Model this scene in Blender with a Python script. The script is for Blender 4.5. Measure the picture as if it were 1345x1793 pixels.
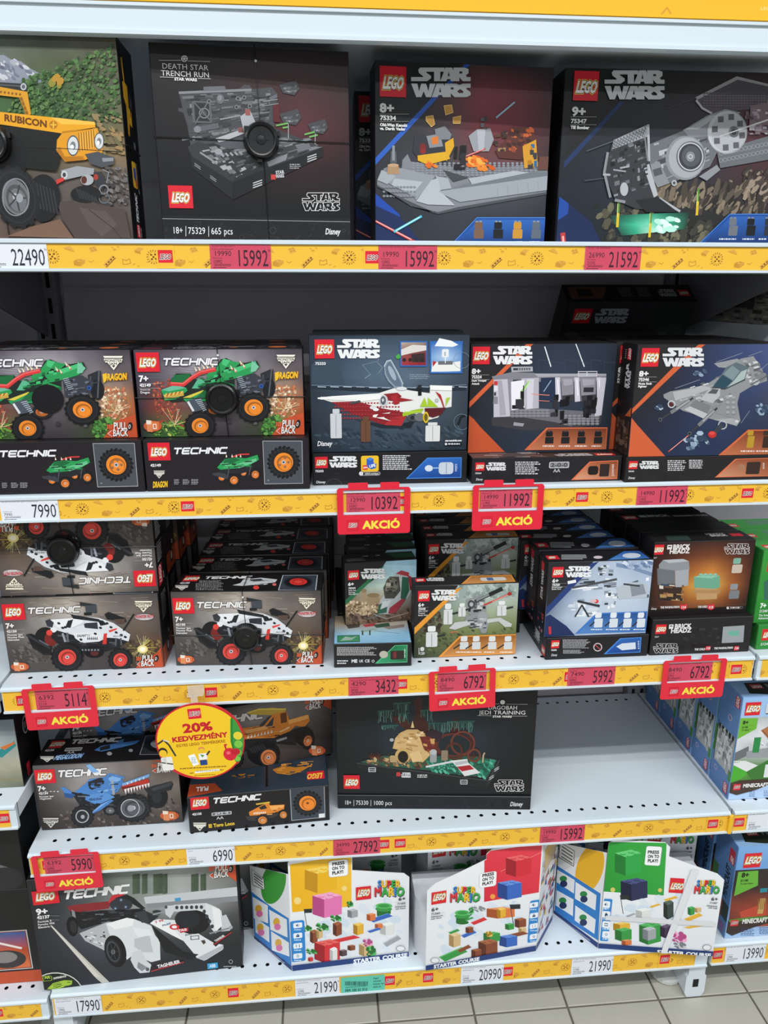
import bpy, bmesh, math, random
import numpy as np
from mathutils import Matrix, Vector

# ------------------------------------------------------------------ scene, camera, light
for o in list(bpy.data.objects): bpy.data.objects.remove(o, do_unlink=True)
scene = bpy.context.scene
COL = scene.collection
cam = bpy.data.cameras.new('camera'); camo = bpy.data.objects.new('camera', cam); COL.objects.link(camo)
cam.sensor_fit = 'HORIZONTAL'; cam.sensor_width = 36.0; cam.lens = 36.0 * 1300 / 1345; cam.clip_start = .05
camo.location = (.5482, -1.173, 1.45)
camo.rotation_euler = (math.pi / 2 - .2868, 0, -.087)
scene.camera = camo
world = bpy.data.worlds.new('shop_ambient'); scene.world = world; world.use_nodes = True
world.node_tree.nodes['Background'].inputs[0].default_value = (.86, .93, 1.0, 1)
world.node_tree.nodes['Background'].inputs[1].default_value = .34

def strip_light(y, z, power, length=7.0, width=.16, x=.6):
    l = bpy.data.lights.new('ceiling_strip', 'AREA'); l.shape = 'RECTANGLE'; l.size = length; l.size_y = width
    l.energy = power; l.color = (.96, .98, 1.0)
    o = bpy.data.objects.new('ceiling_strip', l); COL.objects.link(o); o.location = (x, y, z)
    return o
strip_light(-1.82, 3.3, 95, 7, .07)   # twin tubes over the aisle
strip_light(-2.08, 3.3, 95, 7, .07)
strip_light(-5.6, 3.3, 130)           # next row
vs = scene.view_settings
vs.view_transform = 'Standard'; vs.look = 'None'; vs.gamma = 1.0; vs.use_curve_mapping = False; vs.exposure = .0

# ------------------------------------------------------------------ materials
def s2l(c): return c / 12.92 if c <= .04045 else ((c + .055) / 1.055) ** 2.4
_cc = {}
def lin(h):
    if h not in _cc:
        s = h.lstrip('#'); _cc[h] = tuple(s2l(int(s[i:i + 2], 16) / 255) for i in (0, 2, 4))
    return _cc[h]
MAT = {}
def mat(name, col, rough=.5, metal=0, spec=.5, noise=0, nscale=30, bump=0, trans=0, alpha=1):
    if name in MAT: return MAT[name]
    m = bpy.data.materials.new(name); m.use_nodes = True; nt = m.node_tree; b = nt.nodes['Principled BSDF']
    c = lin(col); b.inputs['Base Color'].default_value = (*c, 1); b.inputs['Roughness'].default_value = rough
    b.inputs['Metallic'].default_value = metal; b.inputs['Specular IOR Level'].default_value = spec
    if trans: b.inputs['Transmission Weight'].default_value = trans
    if alpha < 1: b.inputs['Alpha'].default_value = alpha
    if noise:
        tc = nt.nodes.new('ShaderNodeTexCoord'); n = nt.nodes.new('ShaderNodeTexNoise'); n.inputs['Scale'].default_value = nscale; n.inputs['Detail'].default_value = 5
        nt.links.new(tc.outputs['Object'], n.inputs['Vector'])
        r = nt.nodes.new('ShaderNodeMapRange'); r.inputs[3].default_value = 1 - noise; r.inputs[4].default_value = 1 + noise
        mx = nt.nodes.new('ShaderNodeVectorMath'); mx.operation = 'SCALE'; mx.inputs[0].default_value = c
        nt.links.new(n.outputs['Fac'], r.inputs[0]); nt.links.new(r.outputs[0], mx.inputs['Scale']); nt.links.new(mx.outputs[0], b.inputs['Base Color'])
        if bump:
            bp = nt.nodes.new('ShaderNodeBump'); bp.inputs['Strength'].default_value = bump; bp.inputs['Distance'].default_value = .002
            nt.links.new(n.outputs['Fac'], bp.inputs['Height']); nt.links.new(bp.outputs[0], b.inputs['Normal'])
    MAT[name] = m
    return m
def print_mat(name, rough, spec):
    m = bpy.data.materials.new(name); m.use_nodes = True; nt = m.node_tree; b = nt.nodes['Principled BSDF']
    a = nt.nodes.new('ShaderNodeAttribute'); a.attribute_name = 'ink'; nt.links.new(a.outputs['Color'], b.inputs['Base Color'])
    b.inputs['Roughness'].default_value = rough; b.inputs['Specular IOR Level'].default_value = spec
    return m
PRINT = print_mat('printed_carton', .42, .35)
PAPER = print_mat('printed_paper', .55, .3)
def carton(col): return mat('carton_' + col.lstrip('#'), col, .45, spec=.35, noise=.06, nscale=60)
WHITE = mat('white_powder_coat', '#d6dfe5', .38, noise=.015, nscale=8)
RAILW = mat('white_plastic_rail', '#d3dfe6', .3)
GREY = mat('light_grey_steel', '#d8cfd3', .55, noise=.04, nscale=6)
POSTM = mat('grey_steel_post', '#97959a', .5)
DARK = mat('slot_dark', '#08080a', .8)
BLACKP = mat('black_plastic', '#0c0c0d', .28)
REDP = mat('red_plastic', '#e2253c', .35)
TILE = mat('beige_floor_tile', '#b5b2a5', .35, noise=.06, nscale=14)
GROUT = mat('grey_grout', '#6f6b60', .85)

# ------------------------------------------------------------------ object helpers
def meta(o, label=None, cat=None, group=None, kind=None):
    if label: o['label'] = label
    if cat: o['category'] = cat
    if group: o['group'] = group
    if kind: o['kind'] = kind
    return o
def link(name, me, parent=None, mtx=None):
    o = bpy.data.objects.new(name, me); COL.objects.link(o)
    if parent is not None: o.parent = parent
    if mtx is not None: o.matrix_local = mtx
    return o
def mesh(name, V, F, m, smooth=False):
    me = bpy.data.meshes.new(name); me.from_pydata([tuple(v) for v in V], [], [tuple(f) for f in F]); me.update()
    for x in (m if isinstance(m, list) else [m]): me.materials.append(x)
    if smooth: me.polygons.foreach_set('use_smooth', [True] * len(me.polygons))
    return me
class MB:
    def __init__(s): s.V = []; s.F = []
    def add(s, V, F):
        n = len(s.V); s.V += [tuple(v) for v in V]; s.F += [tuple(i + n for i in f) for f in F]
    def box(s, x0, x1, y0, y1, z0, z1):
        s.add([(x0, y0, z0), (x1, y0, z0), (x1, y1, z0), (x0, y1, z0), (x0, y0, z1), (x1, y0, z1), (x1, y1, z1), (x0, y1, z1)],
              [(0, 3, 2, 1), (4, 5, 6, 7), (0, 1, 5, 4), (1, 2, 6, 5), (2, 3, 7, 6), (3, 0, 4, 7)])
    def prism(s, pts, y0, y1, axis='y'):
        """extrude a 2-D outline (a,b) along an axis"""
        n = len(pts)
        P = (lambda a, b, c: (a, c, b)) if axis == 'y' else ((lambda a, b, c: (c, a, b)) if axis == 'x' else (lambda a, b, c: (a, b, c)))
        V = [P(a, b, y0) for a, b in pts] + [P(a, b, y1) for a, b in pts]
        F = [tuple(range(n)), tuple(range(2 * n - 1, n - 1, -1))] + [(i, i + n, (i + 1) % n + n, (i + 1) % n) for i in range(n)]
        s.add(V, F)
    def tube(s, pts, r, n=6):
        pts = [Vector(p) for p in pts]; k = len(pts); V = []
        for i, p in enumerate(pts):
            t = (pts[min(i + 1, k - 1)] - pts[max(i - 1, 0)]).normalized()
            a = t.cross(Vector((0, 0, 1)) if abs(t.z) < .9 else Vector((1, 0, 0))).normalized(); b = t.cross(a)
            V += [p + (a * math.cos(q) + b * math.sin(q)) * r for q in (2 * math.pi * j / n for j in range(n))]
        F = [(i * n + j, i * n + (j + 1) % n, (i + 1) * n + (j + 1) % n, (i + 1) * n + j) for i in range(k - 1) for j in range(n)]
        F += [tuple(range(n))[::-1], tuple((k - 1) * n + j for j in range(n))]
        s.add(V, F)
    def lathe(s, prof, n=32, c=(0, 0, 0), axis='y'):
        """profile (radius, offset) revolved; offset runs towards -axis"""
        V = []
        for r, h in prof:
            for j in range(n):
                q = 2 * math.pi * j / n
                V.append((c[0] + r * math.cos(q), c[1] - h, c[2] + r * math.sin(q)) if axis == 'y' else (c[0] + r * math.cos(q), c[1] + r * math.sin(q), c[2] + h))
        F = [(i * n + j, i * n + (j + 1) % n, (i + 1) * n + (j + 1) % n, (i + 1) * n + j) for i in range(len(prof) - 1) for j in range(n)]
        s.add(V, F)
    def build(s, name, m, parent=None, mtx=None, fix=True, smooth=False, bevel=0):
        me = mesh(name, s.V, s.F, m)
        bm = bmesh.new(); bm.from_mesh(me)
        if fix: bmesh.ops.recalc_face_normals(bm, faces=bm.faces)
        if bevel: bmesh.ops.bevel(bm, geom=bm.edges[:], offset=bevel, segments=1, affect='EDGES')
        bm.to_mesh(me); bm.free()
        if smooth: me.polygons.foreach_set('use_smooth', [True] * len(me.polygons))
        return link(name, me, parent, mtx)
def empty(name, loc, rz=0):
    o = bpy.data.objects.new(name, None); COL.objects.link(o); o.location = loc; o.rotation_euler = (0, 0, rz); o.empty_display_size = .02
    return o

# ------------------------------------------------------------------ lettering (built-in font, outlines cached per glyph)
CH = "ABCDEFGHIJKLMNOPQRSTUVWXYZabcdefghijklmnopqrstuvwxyz0123456789+-.,:!%'/&|*<>()ÓÉóéá"
GL = {}; ADV = {' ': .32}; CAPH = .7
def build_glyphs():
    global CAPH
    tmp = []
    def fo(body, off):
        cu = bpy.data.curves.new('t', 'FONT'); cu.body = body; cu.size = 1; cu.offset = off; cu.resolution_u = 2; cu.dimensions = '2D'; cu.fill_mode = 'FRONT'
        o = bpy.data.objects.new('t', cu); COL.objects.link(o); return o
    jobs = []
    for c in CH:
        for w, off in ((0, .0), (1, .022), (2, .045)): jobs.append(((c, w), fo(c, off)))
        jobs.append(((c, 'a'), fo('H' + c + 'H', 0)))
    for c in 'LEGO':
        for w, off in ((3, .085), (4, .13)): jobs.append(((c, w), fo(c, off)))
    jobs.append((('HH', 'a'), fo('HH', 0)))
    bpy.context.view_layer.update(); dg = bpy.context.evaluated_depsgraph_get()
    wid = {}
    for k, o in jobs:
        e = o.evaluated_get(dg); me = e.to_mesh()
        V = np.zeros(len(me.vertices) * 3); me.vertices.foreach_get('co', V); V = V.reshape(-1, 3)[:, :2]
        if k[1] == 'a': wid[k[0]] = V[:, 0].max() - V[:, 0].min()
        else: GL[k] = (V, [tuple(p.vertices) for p in me.polygons])
        e.to_mesh_clear()
    for k, o in jobs:
        cu = o.data; bpy.data.objects.remove(o); bpy.data.curves.remove(cu)
    for c in CH: ADV[c] = wid[c] - wid['HH']
    h = GL[('H', 0)][0]; CAPH = h[:, 1].max() - h[:, 1].min()
    for k in list(GL): GL[k] = (*GL[k], [0] * len(GL[k][0]))
    for c in 'MWNKVYXZkvwxyzAR%4&ÓÉóéá':      # sharp-cornered letters are thickened by shifted copies
        V, F, _ = GL[(c, 0)]
        for w, d in ((1, .018), (2, .036)):
            P, G, z = [], [], []
            for i, (a, b) in enumerate(((0, 0), (d, d), (-d, d), (d, -d), (-d, -d), (d, 0), (-d, 0))):
                G += [tuple(j + len(V) * i for j in f) for f in F]; P.append(V + np.array([a, b])); z += [i] * len(V)
            GL[(c, w)] = (np.concatenate(P), G, z)
build_glyphs()

# ------------------------------------------------------------------ printed artwork: flat coloured shapes on a carton face
def homography(q, W, H):
    dst = [(0, H), (W, H), (W, 0), (0, 0)]; A = []; b = []
    for (x, y), (u, v) in zip(q, dst):
        A += [[x, y, 1, 0, 0, 0, -u * x, -u * y], [0, 0, 0, x, y, 1, -v * x, -v * y]]; b += [u, v]
    h = np.linalg.solve(np.array(A, float), np.array(b, float)); return np.append(h, 1).reshape(3, 3)
def vnoise(x, y, seed=0):
    xi = np.floor(x).astype(int); yi = np.floor(y).astype(int); fx = x - xi; fy = y - yi
    def hsh(a, b):
        n = (a * 374761393 + b * 668265263 + seed * 974634777) & 0x7fffffff; n = ((n ^ (n >> 13)) * 1274126177) & 0x7fffffff
        return ((n ^ (n >> 16)) & 0xffff) / 65535.0
    fx = fx * fx * (3 - 2 * fx); fy = fy * fy * (3 - 2 * fy)
    return (hsh(xi, yi) * (1 - fx) + hsh(xi + 1, yi) * fx) * (1 - fy) + (hsh(xi, yi + 1) * (1 - fx) + hsh(xi + 1, yi + 1) * fx) * fy
STEP = .000003
SWP = [[(.15, 1), (.56, 1), (.56, .86), (.49, .86), (.49, .54), (.385, .54), (.385, .86), (.255, .86), (.255, .83), (.335, .72), (.335, .64), (.27, .54), (0, .54), (0, .68), (.2, .68), (.2, .71), (.13, .82), (.12, .92)],
       [(.575, 1), (.69, 1), (.775, .54), (.67, .54), (.658, .61), (.605, .61), (.592, .54), (.49, .54)],
       [(.71, 1), (.90, 1), (.965, .95), (.965, .81), (.92, .745), (.94, .68), (1, .68), (1, .54), (.87, .54), (.81, .67), (.81, .54), (.71, .54)],
       [(0, .46), (.105, .46), (.132, .2), (.17, .46), (.25, .46), (.29, .2), (.315, .46), (.41, .46), (.335, 0), (.25, 0), (.21, .2), (.172, 0), (.085, 0)],
       [(.43, .46), (.545, .46), (.635, 0), (.53, 0), (.517, .07), (.458, .07), (.445, 0), (.345, 0)],
       [(.565, .46), (.755, .46), (.82, .41), (.82, .27), (.775, .2), (.80, .14), (.84, .14), (.84, 0), (.73, 0), (.665, .13), (.665, 0), (.565, 0)],
       [(1, .46), (.87, .46), (.80, .40), (.80, .31), (.875, .2), (.875, .14), (.80, .14), (.80, 0), (.93, 0), (1, .07), (1, .17), (.93, .27), (.93, .32), (1, .32)]]
SWH = [[(.632, .88), (.648, .71), (.616, .71)], [(.81, .87), (.86, .87), (.86, .80), (.81, .80)], [(.488, .34), (.505, .17), (.471, .17)], [(.665, .33), (.715, .33), (.715, .26), (.665, .26)]]
STROKE = {'T': [[(0, 1), (1, 1)], [(.5, 1), (.5, 0)]], 'E': [[(1, 1), (.12, 1), (0, .86), (0, .14), (.12, 0), (1, 0)], [(0, .5), (.92, .5)]],
          'C': [[(1, 1), (.15, 1), (0, .84), (0, .16), (.15, 0), (1, 0)]], 'H': [[(0, 0), (0, 1)], [(1, 0), (1, 1)], [(0, .5), (1, .5)]],
          'N': [[(0, 0), (0, 1)], [(.05, 1), (.95, 0)], [(1, 0), (1, 1)]], 'I': [[(0, 0), (0, 1)]]}
class Art:
    """flat print for one face; coordinates are those of the artwork board whose corners are quad (TL,TR,BR,BL)"""
    def __init__(s, W, H, quad=None):
        s.W, s.H = W, H
        s.M = homography(quad, W, H) if quad else np.array([[.001, 0, 0], [0, -.001, H], [0, 0, 1]])
        s.V = []; s.F = []; s.C = []; s.n = 0; s.k = 1; s.rnd = random.Random(7)
        s.clip = True
    def p(s, x, y):
        a = s.M @ np.array([x, y, 1.0]); return np.array([a[0] / a[2], a[1] / a[2]])
    def raw(s, P, F, col, step=1, zs=None):
        P = np.asarray(P, float)
        if s.clip: P = np.stack([np.clip(P[:, 0], 0, s.W), np.clip(P[:, 1], 0, s.H)], 1)
        z = np.full((len(P), 1), s.k * STEP)
        if zs is not None: z[:, 0] += np.asarray(zs) * STEP; step += int(max(zs))
        s.V.append(np.hstack([P, z]))
        for f in F: s.F.append(tuple(i + s.n for i in f))
        c = lin(col) if isinstance(col, str) else col
        if isinstance(c, tuple): s.C += [c] * sum(len(f) for f in F)
        else:
            for f in F: s.C += [tuple(c[i]) for i in f]
        s.n += len(P); s.k += step
    def poly(s, pts, col): s.raw([s.p(*q) for q in pts], [tuple(range(len(pts)))[::-1]], col); return s
    def rect(s, x0, y0, x1, y1, col, r=0):
        a = s.p(x0, y1); b = s.p(x1, y0); x0, y0, x1, y1 = a[0], a[1], b[0], b[1]
        if r:
            r = min(r * min(x1 - x0, y1 - y0), .5 * min(x1 - x0, y1 - y0)); P = []
            for cx, cy, q0 in ((x1 - r, y0 + r, -90), (x1 - r, y1 - r, 0), (x0 + r, y1 - r, 90), (x0 + r, y0 + r, 180)):
                P += [(cx + r * math.cos(math.radians(q0 + t)), cy + r * math.sin(math.radians(q0 + t))) for t in (0, 30, 60, 90)]
            s.raw(P, [tuple(range(len(P)))], col)
        else: s.raw([(x0, y0), (x1, y0), (x1, y1), (x0, y1)], [(0, 1, 2, 3)], col)
        return s
    def frame(s, x0, y0, x1, y1, w, col):
        s.rect(x0, y0, x1, y0 + w, col); s.rect(x0, y1 - w, x1, y1, col); s.rect(x0, y0, x0 + w, y1, col); s.rect(x1 - w, y0, x1, y1, col); return s
    def ell(s, cx, cy, rx, ry, col, rot=0, n=28, a0=0, a1=360):
        q = [math.radians(a0 + (a1 - a0) * i / n) for i in range(n + (a1 - a0 != 360))]; c, d = math.cos(math.radians(rot)), math.sin(math.radians(rot))
        return s.poly([(cx + rx * math.cos(t) * c - ry * math.sin(t) * d, cy + rx * math.cos(t) * d + ry * math.sin(t) * c) for t in q], col)
    def ring(s, cx, cy, r, w, col, n=36, ry=None):
        ry = ry or r; P = []
        for i in range(n):
            t = 2 * math.pi * i / n; P += [s.p(cx + r * math.cos(t), cy + ry * math.sin(t)), s.p(cx + (r - w) * math.cos(t), cy + (ry - w) * math.sin(t))]
        s.raw(P, [(2 * i + 1, (2 * i + 3) % (2 * n), (2 * i + 2) % (2 * n), 2 * i) for i in range(n)], col); return s
    def line(s, pts, w, col, close=False):
        pts = [s.p(*q) for q in pts]; sc = s.scale()
        if close: pts = pts + [pts[0]]
        P = []; F = []; h = w * sc / 2
        for a, b in zip(pts, pts[1:]):
            d = b - a; L = np.linalg.norm(d)
            if L < 1e-9: continue
            d = d / L; nn = np.array([-d[1], d[0]]) * h; a = a - d * h * .5; b = b + d * h * .5; k = len(P)
            P += [a - nn, b - nn, b + nn, a + nn]; F.append((k, k + 1, k + 2, k + 3))
        if P: s.raw(P, F, col, 1, [i // 4 for i in range(len(P))])
        return s
    def scale(s):
        if not hasattr(s, '_sc'):
            Mi = np.linalg.inv(s.M); c = Mi @ np.array([s.W / 2, s.H / 2, 1]); c = c / c[2]
            s._sc = float(np.linalg.norm(s.p(c[0] + 1, c[1]) - s.p(c[0], c[1])) + np.linalg.norm(s.p(c[0], c[1] + 1) - s.p(c[0], c[1]))) / 2
        return s._sc
    def bg(s, rows, nz=.06, nx=40, ny=30, seed=1, fr=9, area=None, band=None):
        """soft printed picture ground: a small colour chart interpolated over the face (or over a board quad)"""
        R = np.array([[lin(c) for c in r] for r in rows]); gh, gw = R.shape[:2]
        u, v = np.meshgrid(np.linspace(0, 1, nx + 1), np.linspace(0, 1, ny + 1))
        a = np.clip(u * (gw - 1), 0, gw - 1.0001) if gw > 1 else u * 0; b = np.clip(v * (gh - 1), 0, gh - 1.0001) if gh > 1 else v * 0
        ai = a.astype(int); bi = b.astype(int); fa = (a - ai)[..., None]; fb = (b - bi)[..., None]; a2 = np.minimum(ai + 1, gw - 1); b2 = np.minimum(bi + 1, gh - 1)
        C = (R[bi, ai] * (1 - fa) + R[bi, a2] * fa) * (1 - fb) + (R[b2, ai] * (1 - fa) + R[b2, a2] * fa) * fb
        if nz:
            asp = s.W / s.H; N = sum(vnoise(u * fr * asp * k, v * fr * k, seed + k) / k for k in (1, 2, 4, 8)) / 1.875
            C = np.clip(C * (1 + (N[..., None] - .5) * nz * 4), 0, 1)
        if area is None: P = np.stack([u * s.W, (1 - v) * s.H], -1)
        else:
            tl, tr, br, bl = [np.array(q, float) for q in area]; Q = (tl + (tr - tl) * u[..., None]) * (1 - v[..., None]) + (bl + (br - bl) * u[..., None]) * v[..., None]
            hq = np.concatenate([Q, np.ones(Q.shape[:2] + (1,))], -1) @ s.M.T; P = hq[..., :2] / hq[..., 2:]
        F = [(j * (nx + 1) + i, (j + 1) * (nx + 1) + i, (j + 1) * (nx + 1) + i + 1, j * (nx + 1) + i + 1) for j in range(ny) for i in range(nx)]
        s.raw(P.reshape(-1, 2), F, C.reshape(-1, 3)); return s
    def text(s, t, x0, yb, x1, h, col, w=1, shear=0, rot=0, step=1, x1b=None, spread=0):
        """lettering fitted between x0 and x1 on baseline yb, capital height h (board units)"""
        O = s.p(x0, yb); ex = np.linalg.norm(s.p(x1, yb) - O); ey = np.linalg.norm(s.p(x0, yb - h) - O)
        if rot in (90, -90): ex = np.linalg.norm(s.p(x0, yb - (x1 - x0)) - O); ey = np.linalg.norm(s.p(x0 + h, yb) - O)
        tot = sum(ADV.get(c, .5) for c in t); sx = ex / tot; sy = ey / CAPH; c, d = math.cos(math.radians(rot)), math.sin(math.radians(rot))
        P = []; F = []; n = 0; pen = 0.0; Zs = []
        for ch in t:
            g = GL.get((ch, w))
            if g is not None:
                V, Fs, zz = g; X = (V[:, 0] + pen) * sx + V[:, 1] * sy * shear; Y = V[:, 1] * sy
                P.append(np.stack([O[0] + X * c - Y * d, O[1] + X * d + Y * c], 1)); F += [tuple(i + n for i in f) for f in Fs]; n += len(V); Zs += [len(P) % 2 * 8 + q for q in zz]
            pen += ADV.get(ch, .5)
        if P: s.raw(np.concatenate(P), F, col, step, Zs)
        return s
    def logo(s, x0, y0, x1, y1, plain=False):
        s.rect(x0, y0, x1, y1, '#dd2233'); w = x1 - x0; h = y1 - y0; a = (x0 + w * .10, y0 + h * .72, x0 + w * .86, h * .38)
        if not plain:
            s.text('LEGO', *a, '#f3c84a', 4, .2); s.text('LEGO', *a, '#1a1210', 3, .2); s.text('LEGO', *a, '#f6f2ea', 2, .2)
        else:
            s.text('LEGO', *a, '#f4ece6', 3, .2); s.text('LEGO', *a, '#5a1a20', 1, .2)
        return s
    def starwars(s, x0, y0, x1, y1, col='#e2e2e2', hole='#2a2a2c', outline=None):
        m = lambda P: [(x0 + (x1 - x0) * a, y1 - (y1 - y0) * b) for a, b in P]
        for P in SWP:
            if outline: s.line(m(P), (x1 - x0) * .016, outline, True)
            else: s.tri(m(P), col)
        for P in SWH:
            if outline: s.line(m(P), (x1 - x0) * .012, outline, True)
            else: s.poly(m(P), hole)
        return s
    def tri(s, pts, col):
        """concave outline, triangulated"""
        from mathutils.geometry import tessellate_polygon
        P = [s.p(*q) for q in pts]; T = tessellate_polygon([[Vector((a, b, 0)) for a, b in P]]); F = []
        for t in T:
            a, b, c = [P[i] for i in t]; F.append(t if (b[0] - a[0]) * (c[1] - a[1]) - (b[1] - a[1]) * (c[0] - a[0]) > 0 else t[::-1])
        s.raw(P, F, col); return s
    def technic(s, x0, y0, x1, y1, col='#eceae6', shear=.28, th=.24, rot=0, outline=None):
        O = s.p(x0, y1); W = np.linalg.norm(s.p(x1, y1) - O); H = np.linalg.norm(s.p(x0, y0) - O); word = 'TECHNIC'
        wd = [.95, .95, .95, 1, 1, 0, .95]; gap = .3; tot = sum(wd) + gap * 6 + .15
        sx = (W - H * shear) / tot; pen = .1; c, d = math.cos(math.radians(rot)), math.sin(math.radians(rot))
        for grow, cc in (((.14, outline),) if outline else ()) + ((0, col),):
            P = []; F = []; pen = .1; t2 = H * (th + grow) / 2
            for ch, w in zip(word, wd):
                for st in STROKE[ch]:
                    q = [np.array([(pen + a * w) * sx, t2 * 0 + H * (.11 + b * .78)]) for a, b in st]
                    for a, b in zip(q, q[1:]):
                        dd = b - a; L = np.linalg.norm(dd)
                        if L < 1e-9: continue
                        dd = dd / L; nn = np.array([-dd[1], dd[0]]) * t2; a = a - dd * t2 * .6; b = b + dd * t2 * .6; k = len(P)
                        for r in (a - nn, b - nn, b + nn, a + nn):
                            X, Y = r[0] + r[1] * shear, r[1]; P.append((O[0] + X * c - Y * d, O[1] + X * d + Y * c))
                        F.append((k, k + 1, k + 2, k + 3))
                pen += w + gap
            s.raw(P, F, cc, 1, [i // 4 for i in range(len(P))])
        return s
    def micro(s, x0, y0, x1, y1, n, col, fill=.45):
        """lines of print too small to read"""
        dy = (y1 - y0) / n; P = []; F = []
        for i in range(n):
            x = x0; end = x1 - s.rnd.random() * (x1 - x0) * .25
            while x < end:
                w = dy * (.5 + s.rnd.random() * 1.6); xe = min(x + w, end); a = s.p(x, y0 + dy * (i + fill)); b = s.p(xe, y0 + dy * i); k = len(P)
                P += [(a[0], a[1]), (b[0], a[1]), (b[0], b[1]), (a[0], b[1])]; F.append((k, k + 1, k + 2, k + 3)); x = xe + dy * .3
        if P: s.raw(P, F, col)
        return s
    def wheel(s, cx, cy, rx, ry, rim, rot=0, tyre='#1b1b1d', lugs=18, face=.62, hub='#c9c9cc'):
        c, d = math.cos(math.radians(rot)), math.sin(math.radians(rot))
        e = lambda r, t: (cx + rx * r * math.cos(t) * c - ry * r * math.sin(t) * d, cy + rx * r * math.cos(t) * d + ry * r * math.sin(t) * c)
        if lugs:
            P = []
            for i in range(lugs * 2):
                t = math.pi * i / lugs; q = 1.05 if i % 2 else .97
                P += [e(q, t), e(q, t + math.pi / lugs * .8)]
            s.tri(P, tyre)
        else: s.ell(cx, cy, rx, ry, tyre, rot)
        s.ell(cx, cy, rx * .86, ry * .86, '#2b2b2e', rot); s.ell(cx, cy, rx * .80, ry * .80, '#202022', rot)
        s.ell(cx, cy, rx * face, ry * face, rim, rot)
        dk = '#' + ''.join('%02x' % int(int(rim[i:i + 2], 16) * .72) for i in (1, 3, 5)); s.ell(cx + rx * .05, cy + ry * .05, rx * face * .8, ry * face * .8, dk, rot)
        s.ell(cx + rx * .08, cy + ry * .1, rx * face * .66, ry * face * .66, rim, rot)
        s.ell(cx, cy, rx * face * .22, ry * face * .22, hub, rot); s.ell(cx, cy, rx * face * .1, ry * face * .1, '#26262a', rot); return s
    def studs(s, x0, y0, x1, y1, nx, ny, rx, ry, col, top):
        for j in range(ny):
            for i in range(nx):
                x = x0 + (x1 - x0) * (i + .5) / nx; y = y0 + (y1 - y0) * (j + .5) / ny
                s.ell(x, y, rx, ry, col, n=10); s.ell(x, y - ry * .45, rx, ry, top, n=10)
        return s
    def greeble(s, quad, n, cols, size=.12, seed=3):
        """small printed brick pieces scattered over a board quad"""
        r = random.Random(seed); tl, tr, br, bl = [np.array(q, float) for q in quad]
        g = lambda u, v: tuple((tl + (tr - tl) * u) * (1 - v) + (bl + (br - bl) * u) * v)
        for i in range(n):
            u, v = r.random(), r.random(); a = size * (.4 + r.random()); b = size * (.25 + r.random() * .6); u1, v1 = min(u + a, 1), min(v + b, 1)
            s.poly([g(u, v), g(u1, v), g(u1, v1), g(u, v1)], r.choice(cols))
        return s
    def build(s, name, m=None):
        V = np.concatenate(s.V); me = bpy.data.meshes.new(name); me.from_pydata(V.tolist(), [], s.F)
        at = me.color_attributes.new('ink', 'FLOAT_COLOR', 'CORNER'); C = np.ones((len(s.C), 4), np.float32); C[:, :3] = np.array(s.C, np.float32)
        at.data.foreach_set('color', C.ravel()); me.materials.append(m or PRINT); me.update(); return me

# ------------------------------------------------------------------ cartons
BOXES = {}
def carton_mesh(w, h, d, col):
    k = (round(w, 4), round(h, 4), round(d, 4), col)
    if k not in BOXES:
        mb = MB(); mb.box(0, w, 0, d, 0, h); me = mesh('carton', mb.V, mb.F, carton(col))
        bm = bmesh.new(); bm.from_mesh(me); bmesh.ops.bevel(bm, geom=bm.edges[:], offset=.0011, segments=1, affect='EDGES'); bm.to_mesh(me); bm.free(); BOXES[k] = me
    return BOXES[k]
def face_mtx(face, w, h, d, aw, ah, flip=False, e=.00025):
    if face == 'front': O, X, Y, Z, fw, fh = (0, -e, 0), (1, 0, 0), (0, 0, 1), (0, -1, 0), w, h
    elif face == 'top': O, X, Y, Z, fw, fh = (0, 0, h + e), (1, 0, 0), (0, 1, 0), (0, 0, 1), w, d
    elif face == 'left': O, X, Y, Z, fw, fh = (-e, d, 0), (0, -1, 0), (0, 0, 1), (-1, 0, 0), d, h
    else: O, X, Y, Z, fw, fh = (w + e, 0, 0), (0, 1, 0), (0, 0, 1), (1, 0, 0), d, h
    O, X, Y, Z = [Vector(q) for q in (O, X, Y, Z)]
    m = .0009; fw2, fh2 = fw - 2 * m, fh - 2 * m; O = O + X * m + Y * m
    if flip: O = O + X * fw2 + Y * fh2; X, Y = -X, -Y
    M = Matrix.Identity(4); sx, sy = fw2 / aw, fh2 / ah
    for i in range(3): M[i][0], M[i][1], M[i][2], M[i][3] = X[i] * sx, Y[i] * sy, Z[i], O[i]
    return M
PLACED = {}
def box(label, x, y, z, w, h, d, rot=0, col='#121214', group=None, key=None, rx=0, **prints):
    """prints: face=(mesh, art width, art height[, flip])"""
    o = link('toy_box', carton_mesh(w, h, d, col)); o.location = (x, y, z); o.rotation_euler = (math.radians(rx), 0, math.radians(rot))
    meta(o, label, 'toy box', group)
    for face, a in prints.items():
        if a is None: continue
        link(face + '_print', a[0], o, face_mtx(face, w, h, d, a[1], a[2], len(a) > 3 and a[3]))
    if key: PLACED[key] = o
    return o
# ------------------------------------------------------------------ floor of 20 cm tiles
S1, S2, S3, S4, S5 = 1.525, 1.147, .815, .479, .152
fl = link('floor', mesh('floor', [(-6, -7, -.004), (8, -7, -.004), (8, 4, -.004), (-6, 4, -.004)], [(0, 1, 2, 3)], GROUT)); meta(fl, kind='structure')
mb = MB(); mb.box(-.098, .098, -.098, .098, -.0039, 0); tm = mb.build('tile', TILE, bevel=.0012); tme = tm.data; bpy.data.objects.remove(tm)
for i in range(-6, 14):
    for j in range(-9, 4):
        t = link('tile', tme, fl); t.location = (.141 + .2 * i, .1 + .2 * j, 0)

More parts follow.
